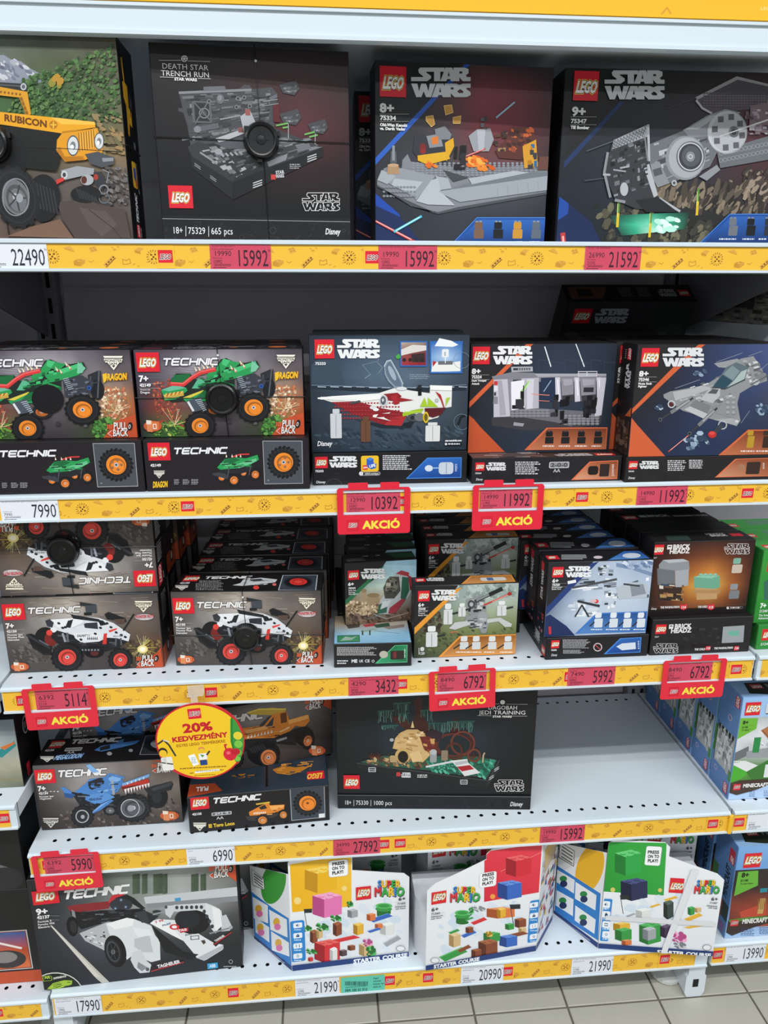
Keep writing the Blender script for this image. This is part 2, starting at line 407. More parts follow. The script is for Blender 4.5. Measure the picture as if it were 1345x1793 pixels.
# ------------------------------------------------------------------ back panels and posts of the shelving
for i, (xa, xb) in enumerate(((-1.30, -.03), (.03, 1.303), (1.363, 2.62))):
    wb = MB(); wb.box(xa - .03, xb + .03, .474, .49, .02, 2.2); wo = wb.build('wall_back', GREY); meta(wo, kind='structure')
    mb = MB()
    z = .06
    while z < 2.1:
        mb2 = MB(); prof = [(.474, z), (.474, z + .196), (.470, z + .19), (.462, z + .15), (.462, z + .05), (.468, z + .006)]
        mb2.prism(prof, xa, xb, 'x'); mb2.build('panel', GREY, wo); z += .2
for x in (0, 1.333):
    p = MB(); p.box(x - .024, x + .024, .44, .473, 0, 2.2); po = p.build('upright_post', POSTM, bevel=.002)
    meta(po, 'grey slotted steel post %s' % ('rising behind the green truck cartons' if x == 0 else 'at the rear corner of the half-empty deck'), 'post')
    q = MB()
    for k in range(40):
        for dx in (-.011, .011): q.box(x + dx - .0035, x + dx + .0035, .4385, .4402, .06 + k * .05, .09 + k * .05)
    s = q.build('slots', DARK, po); s['kind'] = 'stuff'

# ------------------------------------------------------------------ shelves
def strip_art(L, H, logos, x0, seed):
    A = Art(L, H); w = L * 1000; h = H * 1000; k = h / 40.0; c = '#c8912f'; c2 = '#dba544'
    A.rect(0, 0, w, h, '#f1bd3c'); r = random.Random(seed)
    off = (-x0 * 1000) % 142; n = int(w / 142) + 2
    Y = lambda y: y * k
    for i in range(-1, n):
        A.k = 3; b = off + i * 142 + 30
        if b > -150:
            for t in range(16):
                q = t * math.pi / 8; A.line([(b + 8.2 * math.cos(q), Y(21) + 8.2 * math.sin(q)), (b + 9.6 * math.cos(q), Y(21) + 9.6 * math.sin(q))], 1.3, '#8a5a1c')
            A.ring(b, Y(21), 7.2, .6, c)
            for dx, dy in ((-3, -3), (2.6, -3.4), (-2.4, 3), (3.4, 2.6), (0, 0)): A.ell(b + dx, Y(21) + dy, 1.6, 1.5, '#7a4a16', n=8)
            A.tri([(b + 16, Y(7)), (b + 26, Y(3.5)), (b + 32, Y(12)), (b + 22, Y(9))], c2)
            A.line([(b + 18, Y(8)), (b + 31, Y(13))], .8, c)
            A.poly([(b + 29, Y(28)), (b + 38, Y(30)), (b + 38, Y(37)), (b + 29, Y(35))], c); A.poly([(b + 29, Y(28)), (b + 36, Y(24)), (b + 45, Y(26)), (b + 38, Y(30))], c2); A.poly([(b + 38, Y(30)), (b + 45, Y(26)), (b + 45, Y(31)), (b + 38, Y(37))], '#d39c38')
            for sx, sy in ((33, 27.4), (39, 26.6)): A.ell(b + sx, Y(sy), 1.8, 1.1, c, n=8)
            A.line([(b + 50, Y(28)), (b + 54, Y(30)), (b + 57, Y(27))], .9, c)
            A.poly([(b + 52, Y(7)), (b + 61, Y(4)), (b + 64, Y(11)), (b + 55, Y(14))], c2)
            for sx, sy in ((55, 7), (59, 6), (57, 11), (61, 9.5)): A.ell(b + sx, Y(sy), 1.3, 1.3, c, n=8)
            A.poly([(b + 70, Y(34)), (b + 84, Y(19)), (b + 88, Y(23)), (b + 74, Y(38))], c2); A.line([(b + 74, Y(38)), (b + 88, Y(23))], 1.2, '#8a5a1c')
            for t in range(4): A.ell(b + 74.5 + t * 3.6, Y(33.5 - t * 4), 1.4, 1.4, '#7a4a16', n=8)
            for sx, sy in ((84, 5), (88, 8), (92, 4), (86, 9)): A.line([(b + sx, Y(sy)), (b + sx + 2.5, Y(sy + 1.6))], 1.0, c)
            A.line([(b + 98, Y(33)), (b + 98, Y(25)), (b + 103, Y(27)), (b + 108, Y(24)), (b + 109, Y(31)), (b + 104, Y(33))], 1.0, c, True)
            A.poly([(b + 116, Y(10)), (b + 122, Y(5)), (b + 129, Y(7)), (b + 124, Y(12))], c2); A.poly([(b + 116, Y(10)), (b + 124, Y(12)), (b + 124, Y(16)), (b + 116, Y(14))], c)
            for sx, sy in ((112, 34), (118, 37), (132, 30)): A.line([(b + sx, Y(sy)), (b + sx + 3, Y(sy - 2))], .9, c)
    A.k = 90
    for lx in logos:
        u = (lx - x0) * 1000
        if -8 < u < w + 8: A.rect(u - 13, 0, u + 13, h, '#f1bd3c'); A.logo(u - 10.5, Y(9.5), u + 10.5, Y(30.5), True)
    return A
LOGOS = [-.27, .037, .35, .68, .985, 1.297, 1.62]
def shelf(label, x0, x1, zt, zb, logos=LOGOS, depth=.437, brackets=True, strip=(None, None), holes=True):
    e = empty('shelf', ((x0 + x1) / 2, 0, zb)); meta(e, label, 'shelf'); M = Matrix.Translation((-(x0 + x1) / 2, 0, -zb))
    W = x1 - x0; T = .0012
    V = []; F = []
    def quad(a, b, c, d):
        n = len(V); V.extend([a, b, c, d]); F.append((n, n + 1, n + 2, n + 3))
    n = int((W - .03) / .025); xs = x0 + (W - n * .025) / 2; yp = -.003
    for ya, yb in ((.010, .030), (.400, .420)):
        quad((x0, yp, zt), (x1, yp, zt), (x1, ya, zt), (x0, ya, zt)); yp = yb
        quad((x0, ya, zt), (xs, ya, zt), (xs, yb, zt), (x0, yb, zt)); quad((xs + n * .025, ya, zt), (x1, ya, zt), (x1, yb, zt), (xs + n * .025, yb, zt))
        for i in range(n):
            cx = xs + (i + .5) * .025; cy = (ya + yb) / 2; ou = []; inn = []
            for t in range(8):
                q = math.radians(22.5 + 45 * t); c_, s_ = math.cos(q), math.sin(q); m_ = max(abs(c_), abs(s_))
                ou.append((cx + .0125 * (1 if c_ > 0 else -1) if abs(c_) > abs(s_) else cx + .0125 * c_ / abs(s_), cy + .01 * (1 if s_ > 0 else -1) if abs(s_) > abs(c_) else cy + .01 * s_ / abs(c_)))
                inn.append((cx + .0040 * c_, cy + .0040 * s_))
            cor = {1: (1, 1), 3: (-1, 1), 5: (-1, -1), 7: (1, -1)}
            for t in range(8):
                u = (t + 1) % 8; quad((*inn[t], zt), (*ou[t], zt), (*ou[u], zt), (*inn[u], zt))
                if t % 2 == 0:
                    sx = 1 if ou[t][0] + ou[u][0] > 2 * cx else -1; sy = 1 if ou[t][1] + ou[u][1] > 2 * cy else -1; k = len(V)
                    V.extend([(*ou[t], zt), (cx + sx * .0125, cy + sy * .01, zt), (*ou[u], zt)]); F.append((k, k + 1, k + 2))
    quad((x0, yp, zt), (x1, yp, zt), (x1, depth, zt), (x0, depth, zt))
    quad((x0, -.003, zt), (x0, depth, zt), (x0, depth, zt - .03), (x0, -.003, zt - .03)); quad((x1, -.003, zt), (x1, -.003, zt - .03), (x1, depth, zt - .03), (x1, depth, zt))
    quad((x0, depth, zt), (x1, depth, zt), (x1, depth, zt - .03), (x0, depth, zt - .03)); quad((x0, -.003, zt - .03), (x0, depth, zt - .03), (x1, depth, zt - .03), (x1, -.003, zt - .03))
    me = mesh('deck', V, F, WHITE); bm = bmesh.new(); bm.from_mesh(me); bmesh.ops.remove_doubles(bm, verts=bm.verts, dist=1e-5); bm.to_mesh(me); bm.free()
    link('deck', me, e, M)
    r = MB(); r.prism([(-.003, zt), (-.0105, zt - .0005), (-.0145, zt - .003), (-.0145, zt - .0065), (-.011, zt - .0068), (-.011, zb + .0048), (-.0145, zb + .0045), (-.0145, zb + .0012), (-.009, zb), (-.003, zb)], x0 + .001, x1 - .001, 'x')
    r.build('front_rail', RAILW, e, M)
    sa = strip[0] if strip[0] is not None else x0 + .002; sb = strip[1] if strip[1] is not None else x1 - .002; h = zt - zb - .0125
    A = strip_art(sb - sa, h, logos, sa, 5); mt = Matrix(((1, 0, 0, sa), (0, 0, -1, -.0113), (0, 1, 0, zb + .0052), (0, 0, 0, 1)))
    o = link('strip_insert', A.build('strip_insert', PAPER), e, M @ mt); o['label'] = 'yellow printed paper strip'
    if brackets:
        for xb in (x0 - .006, x1 + .0005):
            b = MB(); b.prism([(.02, zt - .03), (.44, zt - .03), (.44, zt - .16), (.40, zt - .15), (.06, zt - .055), (.02, zt - .05)], xb, xb + .003, 'x'); b.build('bracket', POSTM if zt > .8 else WHITE, e, M)
    return e
shelf('top white shelf with a yellow strip, carrying the four large square cartons', .003, 1.330, S1, S1 - .046, [.02, .331, .632, 1.27])
shelf('white shelf with yellow strip carrying the green truck cartons', .003, 1.330, S2, S2 - .0445, [.02, .335, .675, .981, 1.27])
shelf('white shelf with yellow strip carrying the white truck and brown glowing cartons', .003, 1.330, S3, S3 - .049)
shelf('half-empty white shelf with yellow strip beneath the black swamp carton', .003, 1.330, S4, S4 - .050, [.037, .35, .649, .68, .985, 1.296])
low = shelf('lowest white shelf with yellow strip just above the floor', .003, 1.330, S5, S5 - .057, [.037, .35, .661, .739, .903, 1.235], brackets=False, strip=(.006, 1.302))
shelf('white shelf end with yellow strip carrying the small racing set', -1.33, -.003, .584, .534, [-.027, -.34, -.65], brackets=False, strip=(-1.32, -.016))
shelf('neighbouring deck added for the darkening black cartons, level with the green truck cartons', -1.33, -.003, 1.14, 1.095, [-.3, -.6], brackets=False)  # added deck, holds the black cartons that darken this bay
shelf('neighbouring white deck level with the white truck cartons', -1.33, -.003, S3, S3 - .049, [-.3, -.6], brackets=False)
shelf('neighbouring lowest white shelf below the orange race car carton', -1.33, -.003, .142, .094, [-.10, -.4], brackets=False, strip=(-1.32, -.018))
shelf('white shelf carrying the green block-world cartons', 1.336, 2.66, S3, S3 - .05, [1.9, 2.2], brackets=False, strip=(1.345, 2.6))
shelf('white shelf carrying the pale blue bakery carton', 1.336, 2.66, S4, S4 - .051, [1.35, 1.66, 2.0], brackets=False)
shelf('lowest white shelf carrying the pale blue red-cave carton', 1.336, 2.66, S5, S5 - .055, [1.35, 1.66, 2.0], brackets=False)
shelf('upper white shelf carrying the patterned grey carton', 1.336, 2.66, 1.395, 1.35, [1.6, 1.9], brackets=True)
shelf('upper white shelf on the same level as the off-road car carton', -1.33, -.003, S1, S1 - .046, [-.3, -.6], brackets=True)
# yellow joint cover between two strips
j = MB(); j.box(1.3265, 1.3345, -.0165, -.0112, S4 - .049, S4 - .006); meta(j.build('joint_clip', mat('yellow_plastic', '#f5be1e', .35), bevel=.0008), 'bright yellow plastic clip over the joint of two shelf strips', 'clip')

# base feet under the lowest shelf
for k, x in enumerate((.015, 1.318)):
    M = Matrix.Translation((x - .6665, .03, -(S5 - .057)))
    b = MB(); b.prism([(-.018, .094), (.018, .094), (.018, .062), (.022, .055), (.022, .012), (.016, .0), (-.016, .0), (-.022, .012), (-.022, .055), (-.018, .062)], -.03, .38, 'y'); f = b.build('foot', WHITE, low, M)
    b = MB(); b.box(-.006, .006, -.0308, -.0295, .028, .048); b.build('slot', DARK, f)
    b = MB(); b.lathe([(.0, .0), (.03, 0), (.034, .005), (.034, .012), (.012, .018), (.012, .06)], 20, (-.035, .03, 0), 'z'); b.build('levelling_foot', mat('grey_white_plastic', '#c9cbc6', .5), f)

# canopy above the top shelf
e = empty('canopy', (.66, 0, 1.78)); meta(e, 'white canopy panel with a yellow topper above the top shelf', 'canopy')
c = MB(); c.box(-2.0, 2.0, -.004, .01, .004, .043); c.build('white_fascia', RAILW, e, bevel=.0015)
c = MB(); c.box(-2.0, 2.0, .01, .46, .03, .042); c.build('canopy_deck', WHITE, e)
c = MB(); c.box(-2.0, 2.0, -.009, -.004, .004, .009); c.box(-2.0, 2.0, -.008, -.004, .038, .042); c.build('fascia_lip', RAILW, e)
A = Art(4.0, .3); A.rect(0, 0, 4000, 300, '#f6b91f'); A.text('LEGO and the LEGO logo are trademarks', 2530, 287, 2680, 4, '#fbe0a0', 0)
A.line([(2385, 296), (2392, 288), (2398, 295)], 2.5, '#d89a2a')
c = MB(); c.box(-2.0, 2.0, -.0035, .006, .045, .345); c.build('yellow_topper', mat('yellow_board', '#f6b91f', .5), e)
link('topper_print', A.build('topper_print', PAPER), e, Matrix(((1, 0, 0, -2.0), (0, 0, -1, -.0037), (0, 1, 0, .045), (0, 0, 0, 1))))

# ------------------------------------------------------------------ price labels and promotion signs
def label_art(big, old=None, red=True, n1='', n2=''):
    A = Art(.088, .0385, [(75, 205), (1115, 205), (1115, 635), (75, 635)]); t = '#3a1f2c' if red else '#2c2f38'
    A.rect(75, 205, 1115, 635, '#cf4a60' if red else '#e4e8ef')
    if n1: A.text(n1, 110, 246, 110 + 27 * len(n1), 22, t, 0)
    if n2: A.text(n2, 110, 298, 110 + 28 * len(n2), 24, t, 0)
    if old: A.text(old, 140, 408, 440, 92, t, 0)
    A.text('Ft/Darab', 118, 452, 280, 20, t, 0); A.text(big, 125, 535, 275, 60, t, 0); A.micro(140, 548, 450, 592, 2, t); A.micro(120, 604, 340, 622, 1, t, .7)
    A.text(big, 1075 - 112 * len(big), 585, 1070, 285, t, 0); A.text('Ft', 1072, 330, 1110, 42, t, 0)
    return A.build('price_label', PAPER)
LB = MB()
def price(x0, z, big, old, red, n1, n2, label, w=.088, group=None, y=-.0121):
    e = link('price_label', mesh('label_card', [(0, .0003, 0), (.088, .0003, 0), (.088, .0003, .0385), (0, .0003, .0385), (0, 0, 0), (.088, 0, 0), (.088, 0, .0385), (0, 0, .0385)], [(0, 1, 2, 3), (7, 6, 5, 4), (0, 4, 5, 1), (1, 5, 6, 2), (2, 6, 7, 3), (3, 7, 4, 0)], mat('label_card', '#e9e6e6', .6)))
    e.location = (x0, y, z); e.scale = (1, 1, LH[round(z, 4)] / .0385); meta(e, label, 'price label', group)
    link('label_print', label_art(big, old, red, n1, n2), e, Matrix(((1, 0, 0, 0), (0, 0, -1, -.0001), (0, 1, 0, 0), (0, 0, 0, 1))))
    return e
b1, b2, b3, b4, b5 = S1 - .0412, S2 - .0397, S3 - .0442, S4 - .0452, S5 - .0515; b6 = S5 - .0495
LH = {round(b1, 4): .0338, round(b2, 4): .0325, round(b3, 4): .0368, round(b4, 4): .0378, round(b5, 4): .0415, round(b6, 4): .0415}
price(.078, b1, '22490', None, False, 'WRANGLER', 'WRANGLER', 'white price label reading 22490 beneath the off-road car carton')
price(.395, b1, '15992', '19990', True, '75329 BOBA FETT', 'CSILLAGHAJOJA', 'red price label 15992 beneath the black trench carton')
price(.641, b1, '15992', '19990', True, '75334 OBI-WAN VS. VADER', '', 'red price label 15992 beneath the blue-striped duel carton')
price(.956, b1, '21592', '26990', True, '75347 TIE BOMBER', '', 'red price label reading 21592 on the top shelf')
price(.048, b2, '7990', None, False, '42149 MONSTER JAM DRAGON', '', 'white price label reading 7990 beneath the green truck cartons')
price(.588, b2, '10392', '12990', True, '75333 OBI-WAN KENOBI', 'STARFIGHTER', 'red price label framed below the delta craft carton')
price(.808, b2, '11992', '14990', True, '75324 DARK TROOPER', 'TAMADAS', 'red price label framed below the grey corridor carton')
price(1.075, b2, '11992', '14990', True, '75346 KALOZ VADASZGEP', '', 'unframed red price label below the grey space fighter carton')
price(.058, b3, '5114', '6392', True, '42150 MONSTER JAM MONSTER', 'MUTT DALMATA', 'red price label framed below the white truck stacked under an upside-down one')
price(.587, b3, '3432', '4290', True, '75344 BOBA FETT', 'CSILLAGHAJOJA MICROFIGHTER', 'red price label reading 3432 below the small starship cartons')
price(.744, b3, '6792', '8490', True, '75345 501. KLONKATONAK', 'HARCI CSOMAG', 'red price label 6792 framed below the field cannon carton')
price(.980, b3, '5992', '7490', True, '75320 ROHAMOSZTAGOS', 'CSOMAG', 'red price label reading 5992 below the snow battle carton')
price(1.162, b3, '6792', '8490', True, '75317 MANDALORI ES A GYERMEK', '', 'red price label 6792 framed below the brown glowing carton')
price(.030, b4, '5990', '6392', True, '42134 MONSTER JAM', 'MEGALODON', 'red price label framed below the blue shark truck carton')
price(.284, b4, '6990', None, False, '42135 MONSTER JAM EL TORO', 'LOCO', 'white price label reading 6990 beneath the orange truck cartons')
price(.554, b4, '27992', '34990', True, '75330 JEDI KIKEPZES', '', 'red price label reading 27992 beneath the black swamp carton')
price(.950, b4, '15992', '19990', True, '75333 SKYWALKER', 'CSILLAGVADASZ', 'red price label 15992 below the empty part of the white deck')
price(.009, b5, '17990', None, False, '42137 FORMULA E PORSCHE', '99X ELECTRIC', 'white price label reading 17990 beneath the electric race car carton', y=-.0124)
price(.472, b5, '21990', None, False, '71403 PEACH KALANDJAI', 'KEZDOPALYA', 'white price label 21990 next to a turquoise barcode label')
price(.806, b5, '20990', None, False, '71360 MARIO KALANDJAI', 'KEZDOPALYA', 'white price label reading 20990 on the lowest strip')
price(1.036, b5, '21990', None, False, '71387 LUIGI KALANDJAI', 'KEZDOPALYA', 'white price label 21990 below the carton with the green card')
price(1.366, b6, '13990', None, False, '21185 AZ ALVILAGI BASTYA', '', 'white price label reading 13990 below the pale blue red-cave carton')
price(1.366, b4, '8990', None, False, '21184 A PEKSEG', '', 'white price label below the pale blue bakery carton')
# turquoise location label
A = Art(.088, .0385, [(625, 925), (905, 908), (905, 985), (625, 1005)]); A.rect(625, 905, 905, 1008, '#63c9b0')
r = random.Random(3); x = 650
while x < 795:
    w = r.choice((1.2, 2, 3.2)); A.rect(x, 943, x + w, 965, '#173a36'); x += w + r.choice((1.2, 2, 2.6))
A.text('ALAMAGOWDWIEY', 655, 979, 790, 7, '#173a36', 0); A.text('MM 100 01 012', 652, 1000, 795, 14, '#12302d', 1)
for i, t in enumerate(('Hagyd', 'tetszel', 'helyen ha le', 'dobd ki')): A.text(t, 832, 931 + i * 15, 832 + 7 * len(t), 9, '#12302d', 0)
e = link('barcode_label', mesh('barcode_card', [(0, .0003, 0), (.088, .0003, 0), (.088, .0003, .0385), (0, .0003, .0385), (0, 0, 0), (.088, 0, 0), (.088, 0, .0385), (0, 0, .0385)], [(0, 1, 2, 3), (7, 6, 5, 4), (0, 4, 5, 1), (1, 5, 6, 2), (2, 6, 7, 3), (3, 7, 4, 0)], mat('turquoise_card', '#63c9b0', .6)))
e.location = (.563, -.0118, b5); meta(e, 'turquoise barcode label with black numbers on the lowest strip', 'barcode label'); link('label_print', A.build('barcode_print', PAPER), e, Matrix(((1, 0, 0, 0), (0, 0, -1, -.0001), (0, 1, 0, 0), (0, 0, 0, 1))))

def sign_mesh():
    W, H = .119, .078; wx0, wx1, wz0, wz1 = .010, .109, .0325, .0745; t = .0014
    mb = MB()
    b = .003
    mb.prism([(b, 0), (W - b, 0), (W, b), (W, wz0), (0, wz0), (0, b)], 0, t); mb.prism([(0, wz0), (wx0, wz0), (wx0, wz1), (0, wz1)], 0, t); mb.prism([(wx1, wz0), (W, wz0), (W, wz1), (wx1, wz1)], 0, t)
    mb.prism([(0, wz1), (W, wz1), (W, H - b), (W - b, H), (.101, H), (.101, H + .0075), (.0995, H + .0085), (.0715, H + .0085), (.070, H + .0075), (.070, H), (.050, H), (.050, H + .0075), (.0485, H + .0085), (.0195, H + .0085), (.018, H + .0075), (.018, H), (b, H), (0, H - b)], 0, t)
    return mesh('sign_plate', mb.V, mb.F, REDP)
SIGNM = sign_mesh()
bm = bmesh.new(); bm.from_mesh(SIGNM); bmesh.ops.remove_doubles(bm, verts=bm.verts, dist=1e-6); bmesh.ops.recalc_face_normals(bm, faces=bm.faces); bm.to_mesh(SIGNM); bm.free()
A = Art(.119, .078, [(292, 1232), (838, 1232), (838, 1590), (292, 1590)]); A.frame(364, 1478, 448, 1562, 3, '#b81a2c')
A.rect(367, 1481, 445, 1559, '#d9223a'); A.text('LEGO', 373, 1534, 436, 30, '#f6efe9', 3, .2); A.text('LEGO', 373, 1534, 436, 30, '#6d2a2c', 1, .2); A.text('AKCIÓ', 482, 1548, 762, 58, '#f7e04a', 2)
SIGNP = A.build('sign_print', PAPER)
def sign(x, z, label, tilt=0):
    o = link('promotion_sign', SIGNM); o.location = (x, -.0168, z); o.rotation_euler = (0, math.radians(tilt), 0); meta(o, label, 'sign')
    link('sign_print', SIGNP, o, Matrix(((1, 0, 0, 0), (0, 0, -1, -.0001), (0, 1, 0, 0), (0, 0, 0, 1)))); return o
sign(.573, S2 - .076, 'red promotion frame hanging below the delta craft carton')
sign(.795, S2 - .076, 'red promotion frame hanging below the grey corridor carton')
sign(.040, S3 - .080, 'red promotion frame hanging below the stacked white truck cartons', -1)
sign(.730, S3 - .080, 'red promotion frame hanging below the field cannon carton', -1.5)
sign(1.155, S3 - .078, 'red promotion frame hanging below the brown glowing carton')
sign(.012, S4 - .080, 'red promotion frame hanging below the blue shark truck carton', -1)
def blobs(A,quad,n,cols,rx,ry,seed=1,nn=7):
 r=random.Random(seed);tl,tr,br,bl=[np.array(q,float)for q in quad]
 for i in range(n):
  u,v=r.random(),r.random();q=(tl+(tr-tl)*u)*(1-v)+(bl+(br-bl)*u)*v;k=.5+r.random()
  A.ell(q[0],q[1],rx*k,ry*k,r.choice(cols),rot=r.random()*60,n=nn)
def relief(A,quad,n,seed,cols=('#2b2b2e','#36363a','#19191b','#404044')):
 """embossed brick pattern printed on black"""
 r=random.Random(seed);tl,tr,br,bl=[np.array(q,float)for q in quad];sc=np.linalg.norm(tr-tl)
 for i in range(n):
  u,v=r.random(),r.random();q=(tl+(tr-tl)*u)*(1-v)+(bl+(br-bl)*u)*v;t=r.random();k=sc*(.008+.014*r.random())
  if t<.45:A.line([(q[0],q[1]),(q[0]+k*1.2,q[1]-k*1.1)],sc*.0022,r.choice(cols))
  elif t<.75:A.ring(q[0],q[1],k*.9,sc*.0025,r.choice(cols),12)
  else:A.line([(q[0],q[1]),(q[0]+k*2,q[1]),(q[0]+k*2,q[1]+k)],sc*.002,r.choice(cols))
def monster(A,x0,y0,x1,y1,col='#ded9c6',txt=True):
 """down-pointing triangular emblem"""
 w=x1-x0;h=y1-y0
 A.poly([(x0,y0),(x1,y0),(x1-w*.06,y0+h*.14),(x0+w*.06,y0+h*.14)],col)
 A.poly([(x0+w*.02,y0+h*.2),(x1-w*.02,y0+h*.2),(x1-w*.08,y0+h*.46),(x0+w*.08,y0+h*.46)],col)
 A.poly([(x0+w*.16,y0+h*.40),(x1-w*.16,y0+h*.40),((x0+x1)/2,y1)],col);A.poly([(x0+w*.40,y0+h*.66),(x1-w*.40,y0+h*.66),((x0+x1)/2,y0+h*.82)],'#2a2524')
 if txt:A.text('MONSTER',x0+w*.06,y0+h*.43,x1-w*.06,h*.18,'#3a322e',1);A.text('JAM',x0+w*.30,y0+h*.64,x1-w*.30,h*.16,'#3a322e',1)
def pullback(A,x0,y0,x1,y1):
 w=x1-x0;h=y1-y0
 for i in range(3):A.tri([(x0+w*.02+i*w*.07,y0+h*.15),(x0+w*.07+i*w*.07,y0+h*.15),(x0+w*.10+i*w*.07,y0+h*.3),(x0+w*.07+i*w*.07,y0+h*.48),(x0+w*.02+i*w*.07,y0+h*.48),(x0+w*.05+i*w*.07,y0+h*.3)],'#e2613a')
 A.poly([(x0+w*.2,y0+h*.58),(x0+w*.2,y1),(x0+w*.05,y0+h*.8)],'#d8502f');A.line([(x0+w*.2,y0+h*.58),(x0+w*.05,y0+h*.8),(x0+w*.2,y1)],h*.03,'#f0e6dc')
 for t,yy,xa,xb in(('PULL',y0+h*.5,x0+w*.28,x0+w*.78),('BACK',y0+h*1.0,x0+w*.24,x0+w*.80)):
  A.text(t,xa,yy,xb,h*.46,'#3a2a24',2,.1);A.text(t,xa-w*.01,yy-h*.02,xb-w*.01,h*.46,'#f1ece6',1,.1)
 A.ell(x0+w*.89,y0+h*.28,w*.09,h*.3,'#1c1a1a',12);A.ell(x0+w*.87,y0+h*.3,w*.045,h*.16,'#d9d4d0',12);A.ell(x0+w*.87,y0+h*.3,w*.025,h*.1,'#7a4030',12)
def brickicon(A,x0,y0,x1,y1):
 """orange pull-back motor picture"""
 w=x1-x0;h=y1-y0
 A.ell(x0+w*.5,y0+h*.5,w*.5,h*.45,'#c85a34');A.poly([(x0+w*.16,y0),(x0+w*.46,y0+h*.08),(x0+w*.5,y1),(x0+w*.2,y1-h*.05)],'#e08a5a')
 A.poly([(x0+w*.14,y0),(x0+w*.42,y0+h*.04),(x0+w*.42,y0+h*.34),(x0+w*.16,y0+h*.36)],'#eddccb');A.poly([(x0+w*.46,y0+h*.14),(x0+w*.82,y0+h*.12),(x0+w*.84,y0+h*.8),(x0+w*.5,y0+h*.86)],'#d97540')
 A.rect(x0+w*.52,y0+h*.3,x0+w*.7,y0+h*.75,'#f0d9c4',.1);A.rect(x0+w*.57,y0+h*.38,x0+w*.65,y0+h*.66,'#c4613a')
def rules(A,x0,x1,ys,col='#b9b6b4',w=2):
 for y in ys:A.line([(x0,y),(x1,y)],w,col)
ART={}
A=Art(.354,.262,[(-829,146),(606,186),(702,1254),(-630,1246)])
A.bg([['#77848c','#6a757a','#5c655f','#50544c','#55503f'],['#98a0aa','#8890a0','#626c5c','#515b3d','#5a5a45'],['#465c36','#456339','#3c5a33','#4a663e','#5a6048'],['#3c5530','#42602f','#3e6236','#4a6a45','#6c6348'],['#33362c','#3f4a30','#4f5a3a','#7a6a4c','#8a7452'],['#1f201f','#2c2c2b','#4a4540','#625952','#6a625c'],['#2c2624','#4d443e','#5e534b','#5a524d','#574d48'],['#5c4a3f','#6a5648','#5d4b40','#4f423a','#4a3f3a']],.1,70,60,3,14,area=[(-829,146),(606,186),(702,1254),(-630,1246)])
A.tri([(-300,420),(-80,290),(20,285),(60,310),(110,318),(165,360),(235,395),(215,430),(100,445),(-300,440)],'#8d93a0')
blobs(A,[(-100,310),(90,310),(210,410),(-100,420)],60,['#c9cbd0','#a7abb4','#5d6476','#71798a','#b9bcc3'],16,7,4)
blobs(A,[(130,410),(600,230),(640,640),(20,620)],750,['#35532b','#4a7038','#2c4724','#577c41','#3d6130','#5f7d48'],8,10,5,5)
blobs(A,[(270,395),(325,395),(325,460),(270,460)],8,['#b88a2c','#8f8a35'],14,18,6)
blobs(A,[(480,600),(640,600),(650,820),(520,800)],60,['#8a7a52','#a08256','#6f6a48','#94805a'],18,8,8)
blobs(A,[(560,880),(670,880),(685,1080),(560,1080)],90,['#6b6765','#55504f','#7d7977','#3f3b3a'],13,7,9)
A.tri([(40,1240),(170,1190),(320,1150),(390,1250)],'#7a5d4b');A.tri([(300,1060),(470,1050),(560,1080),(660,1100),(690,1250),(400,1250),(340,1160)],'#51443f')
A.tri([(420,1090),(560,1110),(620,1180),(540,1240),(470,1180)],'#5e504a');A.line([(470,1100),(600,1200),(640,1250)],5,'#3b312d')
A.tri([(-200,640),(330,690),(320,840),(300,900),(120,880),(-200,860)],'#161615');A.ell(60,830,90,130,'#0f0f10')
A.tri([(-200,420),(145,440),(148,478),(-200,455)],'#2a2b2c');A.line([(-100,437),(110,452)],6,'#5a5d60');A.ell(128,455,16,19,'#b9bcbf');A.ell(128,455,9,11,'#5c6064')
A.tri([(-200,440),(0,455),(148,482),(168,600),(140,606),(104,512),(0,500),(-200,490)],'#d99a22');A.tri([(104,512),(120,506),(156,600),(140,606)],'#a8741a')
for i in range(6):A.ell(10+i*20,483+i*2.6,6,7,'#8a5a12',n=10)
for i in range(4):A.ell(118+i*9,520+i*24,6,7,'#8a5a12',n=10)
A.tri([(-200,560),(10,588),(270,615),(500,640),(506,668),(330,700),(20,655),(-200,630)],'#eaa51c');A.tri([(270,615),(500,640),(506,655),(330,652)],'#f4c04a');A.tri([(330,690),(506,668),(400,684),(330,700)],'#b97c14')
A.text('RUBICON',26,634,250,34,'#6a3c0a',2,0,-7.5);A.ell(285,655,22,22,'#b57715',n=12);A.line([(270,655),(300,655)],7,'#f0b83a');A.line([(285,640),(285,672)],7,'#f0b83a')
A.tri([(330,700),(515,672),(548,760),(540,805),(450,840),(345,850),(300,790),(304,735)],'#e29a1d');A.tri([(300,790),(345,850),(450,840),(440,820),(345,822),(318,770)],'#b87614')
for i in range(7):A.line([(418+i*13,700-i*3),(424+i*13,795-i*4)],5,'#9a6410');A.line([(424+i*13,700-i*3),(430+i*13,795-i*4)],4,'#f3bf52')
for cx,cy,rx,ry in((388,765,32,55),(525,742,26,46)):A.ell(cx,cy,rx,ry,'#53565a');A.ell(cx,cy,rx*.84,ry*.86,'#d5d8d8');A.ell(cx,cy,rx*.45,ry*.4,'#7d8286');A.ell(cx-5,cy+8,rx*.3,ry*.25,'#f2f4f4')
A.tri([(450,810),(520,795),(560,815),(605,825),(602,862),(540,880),(480,860)],'#4b4f54');A.tri([(540,830),(600,828),(600,845),(545,850)],'#8d9297')
